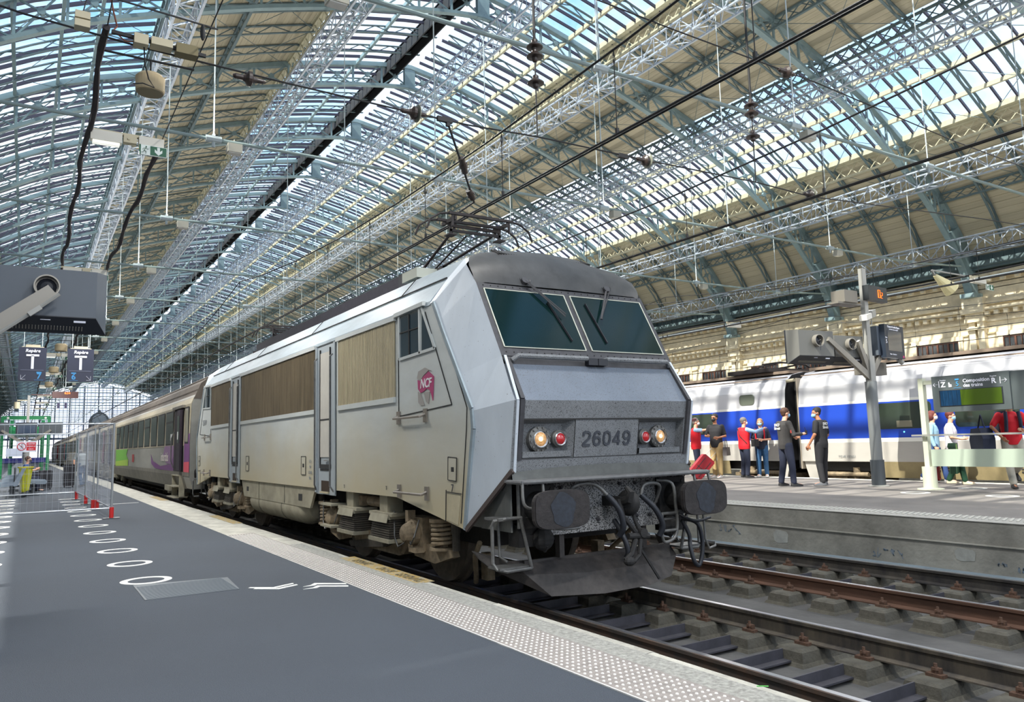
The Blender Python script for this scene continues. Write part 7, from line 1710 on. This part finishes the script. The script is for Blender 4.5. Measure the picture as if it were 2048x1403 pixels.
# woman in red vest pointing (middle)
t, J, A, k = person('grey-haired woman in red vest with light blue sleeves pointing away, seen from behind', (17.38, 15.25), P2, (1.0, -.25), 1.70, SK1, HG, CLB, CNavy, ShK,
    dict(elR=(.30, .20, 1.33), wrR=(.30, .46, 1.42), haR=(.30, .56, 1.45), elL=(-.24, .05, 1.13), wrL=(-.12, .25, 1.05), look=(.2, 1, 0), palmR=(0, 0, 1)), 'long', MWh, female=True, vest=CRed, topname='shirt')
b = MB(); b.tube([(-.13*k, -.12*k, 1.46*k), (.05*k, -.165*k, 1.20*k), (.2*k, -.05*k, 1.0*k)], .014, 6); obj('bag_strap', b, ShK, t)
t2_ = thing('shoulder_bag', 'small black shoulder bag at the hip of the grey-haired woman in the red vest', 'bag', (17.52, 14.98, P2+.98), .3); b = MB(); b.box((0, 0, 0), (.26, .12, .20)); b.box((0, -.065, .03), (.24, .02, .12)); obj('bag', b, ShK, t2_)
# woman with glasses, jeans
t, J, A, k = person('woman with blonde hair, blue mask, grey T-shirt and jeans facing the camera', (17.9, 15.08), P2, (-.9, -.55), 1.66, SK1, HBl, CNavy, CJean, ShW,
    dict(elL=(-.26, .02, 1.13), wrL=(-.10, .24, 1.12), haL=(-.02, .28, 1.13), elR=(.27, .03, 1.13), wrR=(.12, .26, 1.10), haR=(.04, .30, 1.12)), 'short', MBlue, 'bob', 1.12, female=True, topname='shirt')
b = MB(); b.tube([(-.12*k, .13*k, 1.44*k), (-.13*k, .165*k, 1.3*k), (-.12*k, .15*k, 1.15*k)], .02, 6); b.tube([(.12*k, .13*k, 1.44*k), (.13*k, .165*k, 1.3*k), (.12*k, .15*k, 1.15*k)], .02, 6); obj('backpack_strap', b, CRed, t)
# woman in red vest at the left, half behind the locomotive
t, J, A, k = person('woman in red vest and dark cap pointing right, half hidden behind the locomotive', (16.86, 16.62), P2, (.75, -.66), 1.74, SK1, HG, CLB, CNavy, ShK,
    dict(elR=(.24, .20, 1.39), wrR=(.20, .50, 1.42), haR=(.17, .66, 1.44), elL=(-.24, .0, 1.13), palmR=(0, 0, 1)), 'short', MWh, female=True, vest=CRed, topname='shirt')
b = MB(); b.lathe([(.088, 0), (.092, .03), (.09, .07), (.06, .085)], (0, -.005, 1.67*k), 'z', 18); obj('cap', b, mat('cap_dark', srgb(58, 18, 26), .7), t)
suitcase(16.12, 16.1, P2+.05, .40, .24, .74, mat('luggage_red', srgb(140, 16, 30), .5), 'red suitcase leaning behind the woman in the red vest and cap', rz=-.5, tilt=.75)
# two women walking behind the display stand
WDIR = (.40, -.9)
t, J, A, k = person('woman in pale denim shirt and white mask walking behind the display stand', (17.65, 9.95), P2, WDIR, 1.63, SK1, HRed, CPale, CBl2, ShW,
    dict(anL=(-.08, .22, .09), knL=(-.1, .16, .50), anR=(.08, -.28, .16), knR=(.10, .05, .49), toR=(.08, -.14, .04)), 'long', MWh, 'bob', female=True, topname='shirt')
t, J, A, k = person('woman in white T-shirt and dark green skirt with sunglasses on her collar, walking', (17.35, 9.38), P2, WDIR, 1.60, SK1, HRed, CWh, mat('cloth_dkgreen', srgb(20, 64, 44), .8), ShC,
    dict(anL=(-.08, -.12, .10), knL=(-.1, .04, .50), anR=(.08, .22, .09), knR=(.10, .16, .49), elR=(.24, .03, 1.13), wrR=(.20, .24, 1.08), haR=(.18, .33, 1.10)), 'short', MBlue, 'short', female=True, topname='shirt')
t_ = thing('tote_bag', 'dark green carrier bag with leaf print carried by the woman in the white T-shirt', 'bag', (17.15, 9.25, P2+.25), .3); b = MB(); b.prism([(-.16, 0), (.18, .02), (.14, .66), (-.12, .66)], -.07, .07, 'xz'); obj('bag', b, mat('bag_green', srgb(12, 56, 34), .5), t_); b = MB(); b.prism([(-.10, .36), (.02, .40), (.08, .56), (-.02, .52)], -.075, -.07, 'xz'); b.prism([(-.06, .5), (.02, .54), (.0, .64), (-.08, .6)], -.075, -.07, 'xz'); obj('leaf_print', b, M_green, t_)
suitcase(17.85, 10.1, P2, .34, .2, .5, mat('luggage_red', (0, 0, 0)), 'small red suitcase pulled by the woman in the pale denim shirt', rz=.4)
# man in red shirt behind the stand, head hidden by the display
t, J, A, k = person('man in red shirt with dark backpack straps and stone trousers, head hidden behind the display', (16.75, 7.85), P2, (-.72, -.69), 1.82, SK2, HB, CRed, CStone, ShK,
    dict(elL=(-.30, -.0, 1.16), wrL=(-.16, .22, 1.10), haL=(-.08, .26, 1.12), elR=(.34, .04, 1.18), wrR=(.24, .22, .98), haR=(.20, .27, .92), anR=(.08, .10, .09), anL=(-.10, -.30, .30), knL=(-.1, .10, .50), toL=(-.10, -.22, .16)), 'short', MBlue, topname='shirt')
b = MB(); b.tube([(-.11*k, .12*k, 1.46*k), (-.12*k, .16*k, 1.3*k), (-.13*k, .15*k, 1.08*k)], .035, 6); b.tube([(.11*k, .12*k, 1.46*k), (.12*k, .16*k, 1.3*k), (.13*k, .15*k, 1.08*k)], .035, 6); b.box((0, -.24*k, 1.25*k), (.32, .2, .5)); obj('backpack', b, CNavy, t)
t_ = thing('duffel_bag', 'dark navy bag hanging beside the man in the red shirt behind the hand rail', 'bag', (16.52, 8.30, P2+.78), .9); b = MB(); b.prism([(-.26, 0), (.26, 0), (.3, .2), (.2, .42), (-.16, .44), (-.28, .22)], -.12, .12, 'xz'); obj('bag', b, CNavy, t_); b = MB(); b.tube([(-.15, 0, .42), (0, 0, .7), (.15, 0, .42)], .016, 6); obj('strap', b, CNavy, t_)
# near platform: man sitting on the bench, man walking behind the fence
t, J, A, k = person('man sitting on the bench in dark blue shirt and black mask, looking right', (.02, 35.0), PZ+.02, (1, -.1), 1.76, SK1, HBr, CBl2, CNavy, ShK,
    dict(hip=(0, 0, .50), waist=(0, -.02, .66), chest=(0, .0, .86), sh=(0, .02, 1.0), neck=(0, .04, 1.08), head=(0, .09, 1.21), elL=(-.24, .12, .80), wrL=(-.16, .36, .82), haL=(-.14, .44, .88), elR=(.24, .12, .80), wrR=(.16, .36, .82), haR=(.14, .44, .88), knL=(-.12, .42, .50), knR=(.12, .42, .50), anL=(-.12, .42, .09), anR=(.12, .42, .09)), 'short', MBk)
bench(-.03, 35.6, 1, 'blue-grey metal bench under the sitting man')
t, J, A, k = person('man in grey T-shirt and jeans bending forward behind the mesh fence', (2.15, 38.6), PZ, (-.3, 1), 1.78, SK1, HG, CGrey, CJean, ShK,
    dict(hip=(0, -.05, .93), waist=(0, 0, 1.07), chest=(0, .10, 1.25), sh=(0, .22, 1.36), neck=(0, .30, 1.38), head=(0, .40, 1.42), elL=(-.30, .18, 1.12), wrL=(-.34, .05, .92), elR=(.28, .25, 1.12), wrR=(.22, .38, .95), anR=(.1, .15, .09), anL=(-.1, -.15, .09)), 'short')
